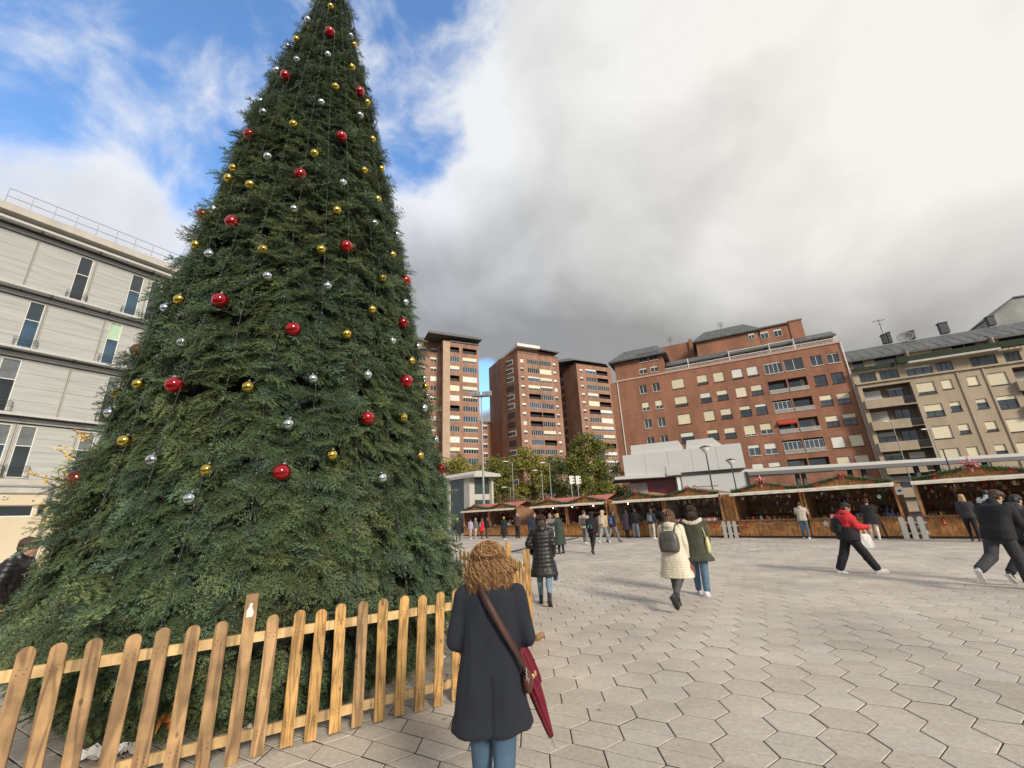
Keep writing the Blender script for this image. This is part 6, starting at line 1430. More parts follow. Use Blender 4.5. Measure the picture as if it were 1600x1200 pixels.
    hem = hem if hemz is None else hemz
    w_hem = .092 + (.0 if hem > -.06 else .030 * (-hem / .3)) 
    sh_w = .104 if fem else .115
    rs = [(.318, .050, .046), (.300, .082, .056), (.275, sh_w * .98, .064), (.23, sh_w * .97, .072), (.17, .093, .070), (.09, .086 if fem else .090, .066), (.03, .094, .072), (-.03, .100, .076)]
    if top in ('long', 'coat'): rs[4:] = [(.17, .100, .076), (.09, .101, .080), (.03, .107, .086), (-.03, .114, .092)]; w_hem += .008
    if hem < -.05: rs += [(hem * .5 - .02, (.102 if top not in ('long', 'coat') else .112) + (w_hem - .092) * .6, .082 if top not in ('long', 'coat') else .092), (hem * .8, w_hem + .018, .096), (hem * .97, w_hem + .023, .099), (hem, w_hem + .020, .096)]
    else: rs[-1] = (hem, .094, .072)
    ff = fat
    b.rings([ring_at(J, H, z, rx * (ff if z < .29 else 1), ry * (ff if z < .29 else 1.1)) for z, rx, ry in rs])
    if hem < -.1:
        for n_ in 'LR': b.caps(J['hip' + n_] + Vector((0, 0, .0)), J['hip' + n_].lerp(J['knee' + n_], max(.2, min(1.1, (-hem - .065) / .235))), .060 * H, .058 * H, 14)
    ar = {'tshirt': .030, 'puffer': .040, 'pufcoat': .036, 'parka': .038}.get(top, .034) * bk_
    for n_ in 'LR':
        b.caps(J['sh' + n_] - Vector((0, 0, .008 * H)), J['el' + n_], ar * 1.22 * H, ar * H, 14)
        if top == 'tshirt': continue
        b.caps(J['el' + n_], J['wr' + n_] - J['hd' + n_] * .01 * H, ar * 1.0 * H, ar * .74 * H, 14)
    if collar or top in ('jacket', 'puffer', 'pufcoat', 'coat', 'long'): b.caps(J['neck'] - Vector((0, 0, .015 * H)), J['neck'] + Vector((0, .0, .018 * H)), .052 * H, .046 * H, 14)
    if hood == 'down' or top in ('hoodie',) and hood != 'up': b.ell(J['T'](0, -.058, .305), (.060 * H, .038 * H, .042 * H), 14, 9); b.caps(J['T'](-.045, -.035, .315), J['T'](.045, -.035, .315), .026 * H, .026 * H)
    dsp = disp or (puff(seed) if top in ('puffer', 'pufcoat') else fold(seed, .008 if near else .006, 8, 2.6))
    g_ = remesh({'tshirt': 'shirt', 'hoodie': 'hooded_top', 'jacket': 'jacket', 'parka': 'parka', 'coat': 'coat', 'long': 'long_coat', 'puffer': 'padded_jacket', 'pufcoat': 'padded_coat'}[top], b, vx, top_c, 1, dsp, t)
    # hair / hood
    Hm = lambda o: hd + hm @ (Vector(o) * H); b = MB()
    hn = lambda c: .008 * noise.noise(Vector((c.x * 60, c.y * 60, c.z * 7 + seed))) + .007 * noise.noise(c * 16)
    if hood == 'up':
        b.ell(Hm((0, -.010, .016)), Vector((.060, .066, .068)) * H, 16, 11, 0, hm); b.caps(Hm((0, -.02, -.03)), J['T'](0, -.02, .30), .055 * H, .060 * H)
        remesh('hood', b, .010 if near else .016, top_c, 2, hn, t)
    elif hair == 'bald': pass
    else:
        b.ell(Hm((0, -.009, .026)), Vector((.050, .056, .050)) * H, 16, 11, 0, hm); b.ell(Hm((0, -.026, .000)), Vector((.046, .040, .050)) * H, 16, 11, 0, hm)
        if hair == 'short': b.ell(Hm((0, .012, .048)), Vector((.040, .038, .022)) * H, 14, 9, 0, hm)
        if hair == 'puffy': b.ell(Hm((0, .010, .050)), Vector((.050, .052, .030)) * H, 14, 9, 0, hm); b.ell(Hm((0, -.02, .03)), Vector((.058, .056, .05)) * H, 14, 9, 0, hm)
        if hair == 'long':
            b.rings([[Hm((math.cos(q) * rx, -.020 - .004 * k + math.sin(q) * ry, z)) for q in [2 * PI * i / 16 for i in range(16)]] for k, (z, rx, ry) in enumerate(((.03, .047, .045), (-.01, .054, .044), (-.05, .062, .040), (-.10, .066, .032), (-.145, .060, .024), (-.175, .044, .015)))])
        if hair == 'bob': b.rings([[Hm((math.cos(q) * rx, -.016 + math.sin(q) * ry, z)) for q in [2 * PI * i / 16 for i in range(16)]] for z, rx, ry in ((.03, .05, .048), (-.01, .058, .046), (-.05, .056, .04), (-.075, .040, .03))])
        if hair == 'bun': b.ell(Hm((0, -.055, .05)), Vector((.028, .026, .026)) * H, 12, 8, 0, hm)
        if hair == 'curl': pass
        remesh('hair', b, .008 if near else .014, HAIR[hair_c], 1, hn, t)
    t['_'] = 0; del t['_']
    return t, J
def strand_hair(t, J, H, cols, n, bottom, wid, seed, rad_, rt2, turn, back=.0, wts=None, top_r=.066, ellip=1.0, name='strands', face_gap=.55):
    """locks that leave the crown, follow the skull and hang down"""
    rc = random.Random(seed); hd, hm = J['head'], J['hm']; C0 = hd + hm @ Vector((0, -.012 * H, .014 * H)); mb = MB()
    for i in range(n):
        a = rc.uniform(0, 2 * PI); el0 = rc.choice((rc.uniform(.1, 1.0), rc.uniform(.7, 1.55), rc.uniform(1.2, 1.57)))
        dx, dy = math.cos(a), math.sin(a) * ellip
        if dy > face_gap and el0 < 1.25: continue
        R0 = top_r * H * rc.uniform(.92, 1.08); end = C0.z - H * rc.uniform(bottom[0], bottom[1]); W_ = H * rc.uniform(wid[0], wid[1])
        if dy > .3: end += .04 * H; W_ *= .95
        base = [];  m1 = 8
        for k in range(m1): e = el0 * (1 - k / m1); base.append(C0 + hm @ Vector((dx * math.cos(e) * R0, dy * math.cos(e) * R0 * 1.1, math.sin(e) * R0)))
        z0 = C0.z; m2 = 10
        for k in range(m2 + 1):
            u = k / m2; ww = R0 + (W_ - R0) * math.sin(min(1, u * 1.7) * PI / 2) * (1 - .28 * max(0, u - .7) / .3)
            base.append(Vector((C0.x + dx * ww, C0.y + dy * ww * (.82 if dy < 0 else .7) - back * H * u, z0 + (end - z0) * u)))
        path = smoothp(base, 3 if turn else 2); L_ = sum((path[k + 1] - path[k]).length for k in range(len(path) - 1)); r1 = rc.uniform(*rad_); nt2 = L_ / rc.uniform(*turn) if turn else 0; ph = rc.uniform(0, 6); pts = []
        o_ = Vector((dx, dy, 0)).normalized() if abs(dx) + abs(dy) > .01 else Vector((1, 0, 0)); tn = Vector((-o_.y, o_.x, 0)); nn = len(path)
        if nt2:
            need = int(max(14, nt2 * 6)); path = [path[min(nn - 2, int(q * (nn - 1) / need))].lerp(path[min(nn - 2, int(q * (nn - 1) / need)) + 1], (q * (nn - 1) / need) % 1) for q in range(need)]; nn = need
        for k, q in enumerate(path):
            u = k / (nn - 1); g_ = min(1, u * 3)
            if nt2: th_ = ph + u * nt2 * 2 * PI; q = q + (o_ * math.cos(th_) + tn * math.sin(th_) + Vector((0, 0, .45 * math.sin(th_ + 1)))) * r1 * g_
            else: q = q + (o_ * noise.noise(Vector((i, u * 3, 0))) + tn * noise.noise(Vector((i, u * 3, 7)))) * r1 * g_
            pts.append(q)
        w2 = rc.uniform(*rt2); mb.tube(pts, [w2 * (1 - .45 * k / nn) for k in range(nn)], 3, rc.choices(range(len(cols)), wts or [1] * len(cols))[0], cap=False)
    o = mb.build(name, cols, t, True); o['kind'] = 'stuff'; return o
def smoothp(path, n=5):
    out = []
    for i in range(len(path) - 1):
        p0, p1, p2, p3 = path[max(i - 1, 0)], path[i], path[i + 1], path[min(i + 2, len(path) - 1)]
        for k in range(n): u = k / n; out.append(.5 * ((2 * p1) + (p2 - p0) * u + (2 * p0 - 5 * p1 + 4 * p2 - p3) * u * u + (3 * p1 - p0 - 3 * p2 + p3) * u ** 3))
    return out + [path[-1]]
def attach(name, t, label, cat, group=None):
    """a separate top-level thing sharing the wearer's place"""
    o = thing(name, t.location, t.rotation_euler.z, label, cat, group); return o
def backpack(t, J, H, c, label, s=1.0, flap=None, front=False):
    o = attach('backpack', t, label, 'backpack'); T_ = J['T']; b = MB(); sg = 1 if front else -1
    b.rings([[T_(math.copysign(abs(math.cos(q)) ** .6, math.cos(q)) * rx * s, sg * .105 + sg * math.copysign(abs(math.sin(q)) ** .6, math.sin(q)) * ry * s, z) for q in [2 * PI * i / 20 for i in range(20)]] for z, rx, ry in ((.035, .065, .03), (.045, .085, .045), (.09, .092, .052), (.18, .088, .046), (.235, .072, .034), (.252, .045, .018))])
    remesh('pack_body', b, .010, c, 1, fold(5, .004), o)
    b = MB(); b.rings([[T_(math.copysign(abs(math.cos(q)) ** .6, math.cos(q)) * rx * s, sg * (.150 + .01) + math.copysign(abs(math.sin(q)) ** .6, math.sin(q)) * .016 * s, z) for q in [2 * PI * i / 16 for i in range(16)]] for z, rx in ((.055, .055), (.07, .066), (.125, .064), (.14, .050))]); remesh('front_pocket', b, .010, flap or c, 1, None, o)
    for sx in (-1, 1):
        b = MB(); pts = [T_(sx * .060, -.085 * 1, .235), T_(sx * .066, -.045, .312), T_(sx * .070, .03, .308), T_(sx * .074, .088, .24), T_(sx * .085, .07, .12), T_(sx * .092, -.06, .07)]; b.tube(pts, .011 * H, 6); b.build('strap', c, o, True)
    return o
CB = {k: cloth(k, v) for k, v in dict(black=(.012, .012, .014), charcoal=(.035, .035, .040), navy=(.018, .024, .045), denim=(.065, .12, .185), ldenim=(.24, .30, .36), gdenim=(.16, .17, .17), grey=(.16, .155, .145), dgrey=(.07, .068, .065), cream=(.66, .60, .47), beige=(.50, .38, .24), olive=(.055, .058, .036), dgreen=(.03, .05, .035), red=(.52, .02, .03), white=(.72, .70, .66), brown=(.07, .04, .03), purple=(.045, .03, .05), blue=(.06, .09, .18), lilac=(.42, .36, .48), stone=(.46, .41, .33), sand=(.40, .33, .24), wine=(.13, .008, .022), camel=(.40, .25, .12)).items()}
LE = mat('brown_leather', (.10, .035, .022), .4, var=.25, scale=12); LBK = mat('black_leather', (.02, .02, .02), .35); SNK = mat('white_trainer', (.70, .69, .66), .5, var=.08); GSN = mat('grey_trainer', (.30, .31, .33), .5, var=.3, scale=30); WS = mat('white_sole', (.72, .71, .68), .5)
def walk(a, b=None, r=1): return {'L': (24 * a, 6 + 4 * (a < 0), 1, -4), 'R': (-20 * a, 14, 1, -28 * max(a, 0))}
def headz(px_head, px_foot, p):  # height from two pixels
    q = ray(*px_head); t_ = p.y / q.y; return CAM_H + q.z * t_
def place(fx, fy, hx, hy):
    p = G(fx, fy); return p, headz((hx, hy), None, p)

# 1. the curly haired woman in front
p = Vector((G(764, 1155).x * .69, 2.78, 0)); 
q = ray(752, 860); Hh = CAM_H + q.z * (p.y / q.y)
H1 = 1.555
t1, J1 = person((-.205, 2.82, 0), -3, H1, 'woman with curly golden hair in a long dark navy coat in front of the fence', 'long', mat('cloth_navy_wool', (.018, .022, .032), .95, var=.35, scale=160, bump=.5, bscale=420), CB['denim'], LBK, hair='short', hair_c='auburn', legs={'L': (6, 4, -3, 0), 'R': (-8, 34, -3, -46)}, arms={'L': (-6, 14, 62, 36), 'R': (-4, 16, 70, 44)}, lean=4, head=(0, 6, 0), near=True, fem=True, boots=True, bulk=.93, hemz=-.150,
                disp=lambda c: (.009 + .009 * max(0.0, min(1.0, (c.z - .55) * 4))) * noise.noise(Vector((c.x * 9, c.y * 9 + 3, c.z * 1.5))) * (1.4 - .6 * c.z) + .013 * noise.noise(Vector((c.x * 12, c.y * 12, c.z * 5))) - (.016 * math.exp(-(c.x / .012) ** 2) if c.y < 0 and c.z < .85 else .003 * math.exp(-(c.x / .006) ** 2) if c.y < 0 else 0) + (.012 * math.exp(-((abs(c.x) - .165) / .02) ** 2) * 0))
# curls
hd, hm = J1['head'], J1['hm']; rc = random.Random(77); CM = [mat('curl_gold', (.50, .29, .11), .38, var=.2, scale=30), mat('curl_honey', (.34, .17, .06), .4, var=.2, scale=30), mat('curl_chestnut', (.14, .062, .026), .45, var=.2, scale=30), mat('curl_pale', (.60, .42, .22), .36, var=.2, scale=30)]
C0 = hd + hm @ Vector((0, -.012 * H1, .012 * H1))
strand_hair(t1, J1, H1, CM, 1150, (.080, .150), (.078, .103), 77, (.005, .013), (.0012, .0025), (.045, .09), wts=(.28, .34, .24, .14), name='curls', top_r=.067)
b = MB(); b.ell(C0 + Vector((0, -.005, .0)), (.088, .094, .090), 16, 11); b.ell(C0 + Vector((0, -.02, -.10)), (.105, .085, .09), 16, 11); remesh('hair_mass', b, .010, CM[2], 1, lambda c: .012 * noise.noise(c * 26) + .01 * noise.noise(c * 50), t1)
T_ = J1['T']
# shoulder bag with wide strap
bg1 = attach('shoulder_bag', t1, 'small brown leather bag on a wide strap across the curly haired woman', 'bag')
mb = MB(); path = [T_(-.045, -.030, .325), T_(-.030, -.075, .30), T_(.005, -.102, .245), T_(.045, -.104, .18), T_(.085, -.094, .115), T_(.115, -.070, .06), T_(.128, -.045, .03)]
def ribbon(mb, path, w, th, outc):
    rs = []
    for i, q in enumerate(path):
        d = (path[min(i + 1, len(path) - 1)] - path[max(i - 1, 0)]).normalized(); o_ = (q - outc(q)).normalized(); s_ = d.cross(o_).normalized(); o_ = s_.cross(d).normalized(); rs.append([q - s_ * w / 2, q + s_ * w / 2, q + s_ * w / 2 + o_ * th, q - s_ * w / 2 + o_ * th])
    mb.rings(rs)
ribbon(mb, smoothp(path), .040, .004, lambda q: Vector((0, 0, q.z))); m_strap = mat('dark_brown_strap', (.055, .022, .015), .6, var=.2, scale=30); mb.build('strap', m_strap, bg1, True)
b = MB(); b.ell(T_(.135, -.030, -.012), (.035, .060, .060), 14, 10); remesh('pouch', b, .007, LE, 1, None, bg1)
mb = MB()
for k in range(9): mb.ell(T_(.130 + .002 * (k % 2), -.062, .035 - k * .006), (.005, .005, .006), 6, 5)
mb.build('chain', m_metal, bg1, True)
um = attach('folded_umbrella', t1, 'furled burgundy umbrella hanging at the right side of the curly haired woman', 'umbrella')
ua = T_(.118, .02, .085); M1 = Matrix.Rotation(t1.rotation_euler.z, 3, 'Z')
# tip seen at pixel (862, 1160)
tipw = AtY(861, 1150, 2.98); ub = M1.inverted() @ (tipw - t1.location); ax_ = (ub - ua); LU = ax_.length; ax_.normalize(); s1 = ax_.orthogonal().normalized(); s2 = ax_.cross(s1)
mb = MB(); rs = []
for i in range(22):
    u = i / 21; rr_ = (.012 + .036 * math.sin(min(1, u * 1.6 + .12) * PI / 2) * (1 - u) ** .75 + .003); ring_ = []
    for k in range(32):
        a = 2 * PI * k / 32; f_ = 1 + .28 * math.sin(8 * a + u * 5.0) * (1 - u * .5); ring_.append(ua + ax_ * (LU * u) + (s1 * math.cos(a) + s2 * math.sin(a)) * rr_ * f_)
    rs.append(ring_)
mb.rings(rs); mb.build('canopy', cloth('burgundy', (.15, .006, .022), .15, .6, 14, .1), um, True)
mb = MB(); mb.tube([ua - ax_ * .22, ua + ax_ * .02], .007, 8); mb.build('shaft', m_metal_d, um); mb = MB(); mb.tube([ub - ax_ * .01, ub + ax_ * .07], [.006, .003], 8); mb.build('tip', m_metal, um)
mb = MB(); mb.lathe([(.040, -.012), (.043, -.008), (.043, .010), (.040, .014)], 16); o = mb.build('closing_band', mat('gold_band', (.62, .45, .16), .3, metal=.4), um, True); o.location = ua + ax_ * LU * .30; o.rotation_euler = ax_.to_track_quat('Z', 'Y').to_euler()
mb = MB(); ribbon(mb, smoothp([T_(.122, .015, .10), ua + Vector((.045, 0, -.02)), ua + ax_ * LU * .30 + Vector((.05, 0, 0)), ua + ax_ * LU * .40 + Vector((.045, 0, 0))]), .022, .003, lambda q: q + Vector((0, 1, 0))); mb.build('strap', CB['wine'], um)

WK = lambda a=1: {'L': (20 * a, 8, 1, 0), 'R': (-16 * a, 16, 1, -26)}
WKR = lambda a=1: {'R': (20 * a, 8, 1, 0), 'L': (-16 * a, 16, 1, -26)}
ARM = {'L': (8, 8, 20, 4), 'R': (-8, 8, 14, 4)}
# 2. woman in black padded coat
p, H = place(853, 944, 850, 806); t, J = person(p, 4, 1.70, 'woman in a black quilted coat and light jeans just beyond the fence corner', 'pufcoat', mat('black_quilt', (.014, .013, .013), .45, var=.3, bump=.2), cloth('midblue_denim', (.16, .25, .33)), LBK, hair='long', hair_c='brown', legs={'L': (12, 6, 0, 0), 'R': (-12, 24, 0, -40)}, arms={'L': (-10, 26, 50, 15), 'R': (0, 12, 25, 5)}, lean=2, fem=True, hood='down', boots=True, near=True, head=(-6, 0, 0))
H = 1.70
bg = attach('tote_bag', t, 'dark blue tote bag at the right of the woman in the black quilted coat', 'bag'); b = MB(); w = J['wrR']; b.rings([[w + Vector((x, y, z)) for x, y in ((-.02 * s_, -.10 * s_), (.05 * s_, -.13 * s_), (.07 * s_, .10 * s_), (-.01 * s_, .13 * s_))] for z, s_ in ((-.10, .7), (-.2, 1.0), (-.38, 1.15), (-.46, .95))]); remesh('bag_body', b, .010, CB['blue'], 2, fold(2, .008), bg)
mb = MB(); mb.tube([w + Vector((0, -.07, -.10)), w + Vector((.01, -.02, .03)), w + Vector((0, .07, -.10))], .008, 6); mb.build('handle', CB['blue'], bg)
LB_ = [mat('lock_brown', (.16, .085, .045), .4, var=.2), mat('lock_honey', (.30, .18, .09), .4, var=.2), mat('lock_dark', (.07, .035, .018), .4, var=.2)]; DB_ = [mat('lock_deep', (.035, .018, .012), .4, var=.2), MATS['lock_dark']]; strand_hair(t, J, 1.70, DB_, 260, (.12, .17), (.050, .066), 5, (.004, .010), (.0028, .005), None, back=.01, top_r=.060)
# 14. woman in cream coat
p = G(1066, 950); t, J = person(p, 38, 1.70, 'woman in a long cream quilted coat with a grey backpack in mid stride', 'coat', mat('cream_quilt', (.66, .60, .46), .6, var=.1, scale=8, bump=.3), CB['dgrey'], LBK, hemz=-.215, hair='long', hair_c='lbrown', legs={'R': (-16, 42, -2, -58), 'L': (12, 4, 1, 0)}, arms={'L': (4, 9, 12, 3), 'R': (-4, 10, 20, 4)}, lean=3, fem=True, hood='down', boots=True, near=True, head=(10, 0, 0), disp=puff(3, .045, .006), bulk=1.04)
backpack(t, J, 1.7, cloth('grey_leather', (.085, .08, .07), .2, .45), 'slouchy dark grey leather backpack on the woman in the cream coat', 1.15)
strand_hair(t, J, 1.70, LB_, 300, (.13, .18), (.052, .070), 6, (.004, .010), (.0028, .005), None, back=.012, top_r=.060)
o = attach('handbag', t, 'small brown leather handbag held beside the woman in the cream coat', 'handbag'); w = J['wrR'] + Vector((.03, .0, -.02)); b = MB(); b.rings([[w + Vector((x, y, z)) for x, y in ((-.04 * s_, -.10 * s_), (.04 * s_, -.10 * s_), (.04 * s_, .10 * s_), (-.04 * s_, .10 * s_))] for z, s_ in ((-.10, .7), (-.15, 1), (-.26, 1.1), (-.30, .9))]); remesh('bag_body', b, .009, mat('tan_leather', (.22, .06, .03), .4), 2, None, o); mb = MB(); mb.tube([w + Vector((0, -.06, -.10)), w + Vector((0, -.03, .0)), w + Vector((0, .03, .0)), w + Vector((0, .06, -.10))], .006, 6); mb.build('handle', LE, o)
# 15. woman in green parka
p = G(1101, 929); t, J = person(p, 30, 1.74, 'dark haired woman in an olive parka with pale fur hood beside the cream coat', 'parka', CB['olive'], cloth('blue_denim', (.09, .16, .24)), SNK, hair='long', hair_c='brown', legs={'L': (6, 4, 1, 0), 'R': (-8, 10, -1, -16)}, arms={'L': (6, 10, 40, 16), 'R': (2, 10, 30, 6)}, lean=2, fem=True, near=True, legw=1.12, head=(4, 0, 0), bulk=1.08)
o = attach('fur_trim', t, 'thick cream fur hood trim lying round the shoulders of the olive parka', 'fur trim') if False else None
strand_hair(t, J, 1.74, DB_, 300, (.13, .17), (.055, .074), 7, (.005, .012), (.0028, .005), None, back=.012, top_r=.060)
H = 1.74; b = MB(); pts = smoothp([J['T'](-.095, .035, .295), J['T'](-.088, -.045, .292), J['T'](-.03, -.085, .270), J['T'](.04, -.085, .275), J['T'](.092, -.04, .305), J['T'](.09, .035, .31)], 4)
for a_, b_ in zip(pts[:-1], pts[1:]): b.caps(a_, b_, .040, .040, 10)
remesh('fur_trim', b, .012, mat('cream_fur', (.68, .58, .42), .9, var=.15, scale=40, bump=.8, bscale=80), 1, lambda c: .014 * noise.noise(c * 45), t)
o = attach('shoulder_bag', t, 'pale yellow shoulder bag hanging on the right of the woman in the olive parka', 'bag'); w = J['T'](.135, -.03, .02); b = MB(); b.ell(w, (.05, .10, .17), 14, 10); remesh('bag_body', b, .010, mat('yellow_cloth', (.62, .58, .26), .7, var=.12), 1, fold(4, .006), o); mb = MB(); mb.tube(smoothp([w + Vector((0, -.06, .12)), J['T'](.105, -.06, .22), J['T'](.07, -.01, .325), J['T'](.10, .07, .22), w + Vector((0, .07, .12))]), .008, 6); mb.build('strap', MATS['yellow_cloth'], o)
# 17. man in red jacket
p = G(1341, 896); H = 1.72; t, J = person(p, 106, H, 'young man in a red jacket walking right while looking at his phone', 'jacket', CB['red'], CB['black'], SNK, hair='short', hair_c='black', legs={'R': (28, 2, 1, 8), 'L': (-20, 6, 1, -14)}, arms={'L': (18, 10, 66, 12), 'R': (22, 10, 62, 14)}, lean=3, near=True, head=(-14, 24, 0), skin=mat('tan_skin', (.40, .22, .14), .5, var=.08), legw=1.5, bulk=1.42, sole=WS)
T_ = J['T']; b = MB(); b.rings([[T_(x * 1.50, y * 1.54, z) for x, y in [(math.cos(q) * rx, math.sin(q) * ry) for q in [2 * PI * i / 20 for i in range(20)]]] for z, rx, ry in ((.13, .109, .085), (.09, .110, .086), (0, .112, .088), (-.05, .108, .084))]); remesh('lower_panel', b, .008, CB['black'], 1, fold(8, .006), t)
b = MB(); b.rings([[T_(math.cos(q) * rx, math.sin(q) * ry + .002, z) for q in [PI * .12 + PI * .5 * i / 10 for i in range(11)] ] + [T_(math.cos(q) * rx * .85, math.sin(q) * ry * .85, z) for q in [PI * .62 - PI * .5 * i / 10 for i in range(11)]] for z, rx, ry in ((.21, .172, .136), (.15, .170, .136))]); b.build('white_panel', CB['white'], t, True)
backpack(t, J, H, CB['black'], 'black backpack on the man in the red jacket', 1.2)
o = attach('phone', t, 'dark phone held by the man in the red jacket', 'phone'); c_ = (J['wrL'] + J['wrR']) / 2 + Vector((0, .11, .04)); mb = MB(); mb.obox(c_, (.038, 0, 0), (0, .065, .03), (0, -.002, .005)); mb.build('case', LBK, o); mb = MB(); mb.obox(c_ + Vector((0, -.003, .0065)), (.034, 0, 0), (0, .06, .0277), (0, -.0003, .0006)); mb.build('screen', mat('phone_screen', (.02, .02, .03), .1), o)
o = attach('tote_bag', t, 'white tote bag hanging from the hands of the man in the red jacket', 'bag'); w = J['wrL'] + Vector((0, .06, 0)); b = MB(); b.rings([[w + Vector((x, y, z)) for x, y in ((-.04 * s_, -.13 * s_), (.05 * s_, -.12 * s_), (.04 * s_, .13 * s_), (-.05 * s_, .12 * s_))] for z, s_ in ((-.17, .65), (-.22, .9), (-.42, 1.05), (-.50, .85))]); remesh('bag_body', b, .009, CB['white'], 2, fold(3, .012), o)
for dx in (-.02, .02): mb = MB(); mb.tube(smoothp([w + Vector((dx, -.06, -.17)), w + Vector((dx, -.02, -.01)), w + Vector((dx, .02, -.01)), w + Vector((dx, .07, -.17))]), .006, 6); mb.build('handle', CB['white'], o)
# 19/20. two young men in black at the right
p = G(1592, 921); H = 1.84; t, J = person(p, 78, H, 'tall young man in black with a white sleeve logo, striding at the right edge', 'jacket', CB['black'], CB['charcoal'], GSN, hair='puffy', hair_c='brown', legs={'R': (14, 8, 1, 0), 'L': (-28, 36, 1, -60)}, arms={'L': (6, 10, 48, 20), 'R': (6, 10, 48, 16)}, lean=17, near=True, head=(-10, 26, 0), legw=1.3, bulk=1.2, sole=WS, skin=mat('fair_skin', (.58, .36, .27), .5))
T_ = J['T']; mb = MB(); s_ = J['shL'].lerp(J['elL'], .55); mb.obox(s_ + Vector((-.072, 0, .0)), (.004, 0, 0), (0, .03, .01), (0, 0, .022)); mb.build('sleeve_logo', m_white, t)
for nm, rot in (('puffer', 0),):
    q = G(1556, 903); t2, J2 = person(p + Vector((.80, .30, 0)), 80, 1.74, 'young man holding a phone, half hidden behind the tall man in black', 'jacket', CB['charcoal'], CB['black'], LBK, hair='short', hair_c='black', legs={'R': (22, 6, 1, 4), 'L': (-24, 30, 1, -44)}, arms={'L': (30, 10, 60, 10), 'R': (30, 10, 56, 10)}, lean=8, near=True, head=(0, 22, 0), legw=1.2, sole=WS, skin=MATS['fair_skin'])
    o = attach('phone', t2, 'phone held out by the half hidden man in the dark jacket', 'phone'); c_ = (J2['wrL'] + J2['wrR']) / 2 + Vector((0, .11, .04)); mb = MB(); mb.obox(c_, (.038, 0, 0), (0, .065, .03), (0, -.002, .005)); mb.build('case', LBK, o)
p = S(5.55, -1.6); t, J = person(p, 70, 1.84, 'person in a pale padded jacket behind the two men in black', 'puffer', mat('pale_quilt', (.50, .50, .47), .6, var=.1, scale=8), CB['denim'], SNK, hair='short', hair_c='black', head=(10, 12, 0)); backpack(t, J, 1.84, CB['charcoal'], 'dark strapped backpack on the person in the pale padded jacket', .7)
p = S(4.9, -1.0); person(p, 60, 1.72, 'blond person at the rightmost stall, behind the tall man in black', 'jacket', CB['charcoal'], CB['black'], LBK, hair='long', hair_c='blond', fem=True)
# people at the stalls and walking in the middle
def pp(fx, fy, face, H, label, top, tc_, lc, sc, **kw):
    return person(G(fx, fy), face, H, label, top, CB[tc_], CB[lc], sc, **kw)
t, J = pp(916, 850, 20, 1.84, 'man in a grey hooded top with grey backpack left of the black hooded person', 'hoodie', 'sand', 'grey', SNK, hair='short', hair_c='brown', legs=WK(), arms=ARM, hood='down', legw=1.2, head=(-30, 0, 0), bulk=1.05); backpack(t, J, 1.84, CB['dgrey'], 'dark grey backpack on the man in the grey hooded top', 1)
t, J = pp(929, 865, 28, 1.72, 'person in a black hood with a turquoise marked black backpack crossing the square', 'jacket', 'black', 'black', LBK, hood='up', legs={'L': (12, 6, 1, 0), 'R': (-22, 18, -2, -34)}, arms=ARM, bulk=1.1); o = backpack(t, J, 1.72, CB['black'], 'black backpack with turquoise emblem on the person in the black hood', 1.05)
mb = MB(); m_tq = mat('turquoise_print', (.12, .45, .50), .5)
for sx in (-1, 1): mb.tube(smoothp([J['T'](sx * .045, -.182, .08), J['T'](sx * .04, -.184, .13), J['T'](sx * .015, -.18, .16)]), .008, 5)
mb.build('emblem', m_tq, o)
t, J = pp(945, 848, 40, 1.80, 'person in a beige hood with a light backpack and pale jeans walking away', 'jacket', 'beige', 'ldenim', SNK, hood='up', legs=WKR(1.1), arms=ARM, legw=1.15); backpack(t, J, 1.8, CB['stone'], 'light stone coloured backpack on the person in the beige hood', .95)
t, J = pp(960, 847, 60, 1.80, 'man in a navy jacket and grey trousers striding right behind the beige hood', 'jacket', 'navy', 'gdenim', LBK, hair='short', hair_c='black', legs=WKR(1.3), arms=ARM, legw=1.1, skin=SKIN); backpack(t, J, 1.8, CB['blue'], 'blue backpack on the man in the navy jacket', 1)
p = S(-10.4, -.55); person(p, 47, 1.72, 'person in a dark plum coat at the left end of the queue stall', 'coat', CB['purple'], CB['black'], LBK, hair='short', hair_c='black')
p = S(-9.75, -.55); person(p, 47, 1.80, 'man in a black hooded jacket and blue jeans at the queue stall counter', 'jacket', CB['black'], CB['ldenim'], LBK, hair='short', hair_c='black', hood='down', bulk=1.15, legw=1.15, legs={'L': (2, 2, 5, 0), 'R': (2, 2, 5, 0)}, arms={'L': (28, 10, 55, 10), 'R': (28, 10, 55, 10)})
p = S(-8.35, -1.0); t, J = person(p, 52, 1.74, 'person with a grey backpack and cream trousers waiting at the queue stall', 'jacket', CB['navy'], CB['stone'], SNK, hair='short', hair_c='brown', legs={'L': (2, 2, 5, 0), 'R': (-6, 3, 6, 0)}, legw=1.15); backpack(t, J, 1.74, CB['grey'], 'grey backpack on the person in cream trousers', 1)
p = S(-7.75, -.5); person(p, 20, 1.80, 'man in a black shirt and grey jeans at the right of the queue stall counter', 'tshirt', CB['black'], CB['gdenim'], LBK, hair='short', hair_c='black', head=(-30, 10, 0), arms={'L': (40, 10, 50, 20), 'R': (30, 10, 50, 10)})
p = S(-.62, -.55); person(p, 40, 1.72, 'person in a beige jacket leaning in between the tinsel stall and the next', 'jacket', CB['stone'], CB['denim'], SNK, hair='short', hair_c='brown', hood='down', arms={'L': (40, 10, 40, 10), 'R': (40, 10, 40, 10)}, lean=10)
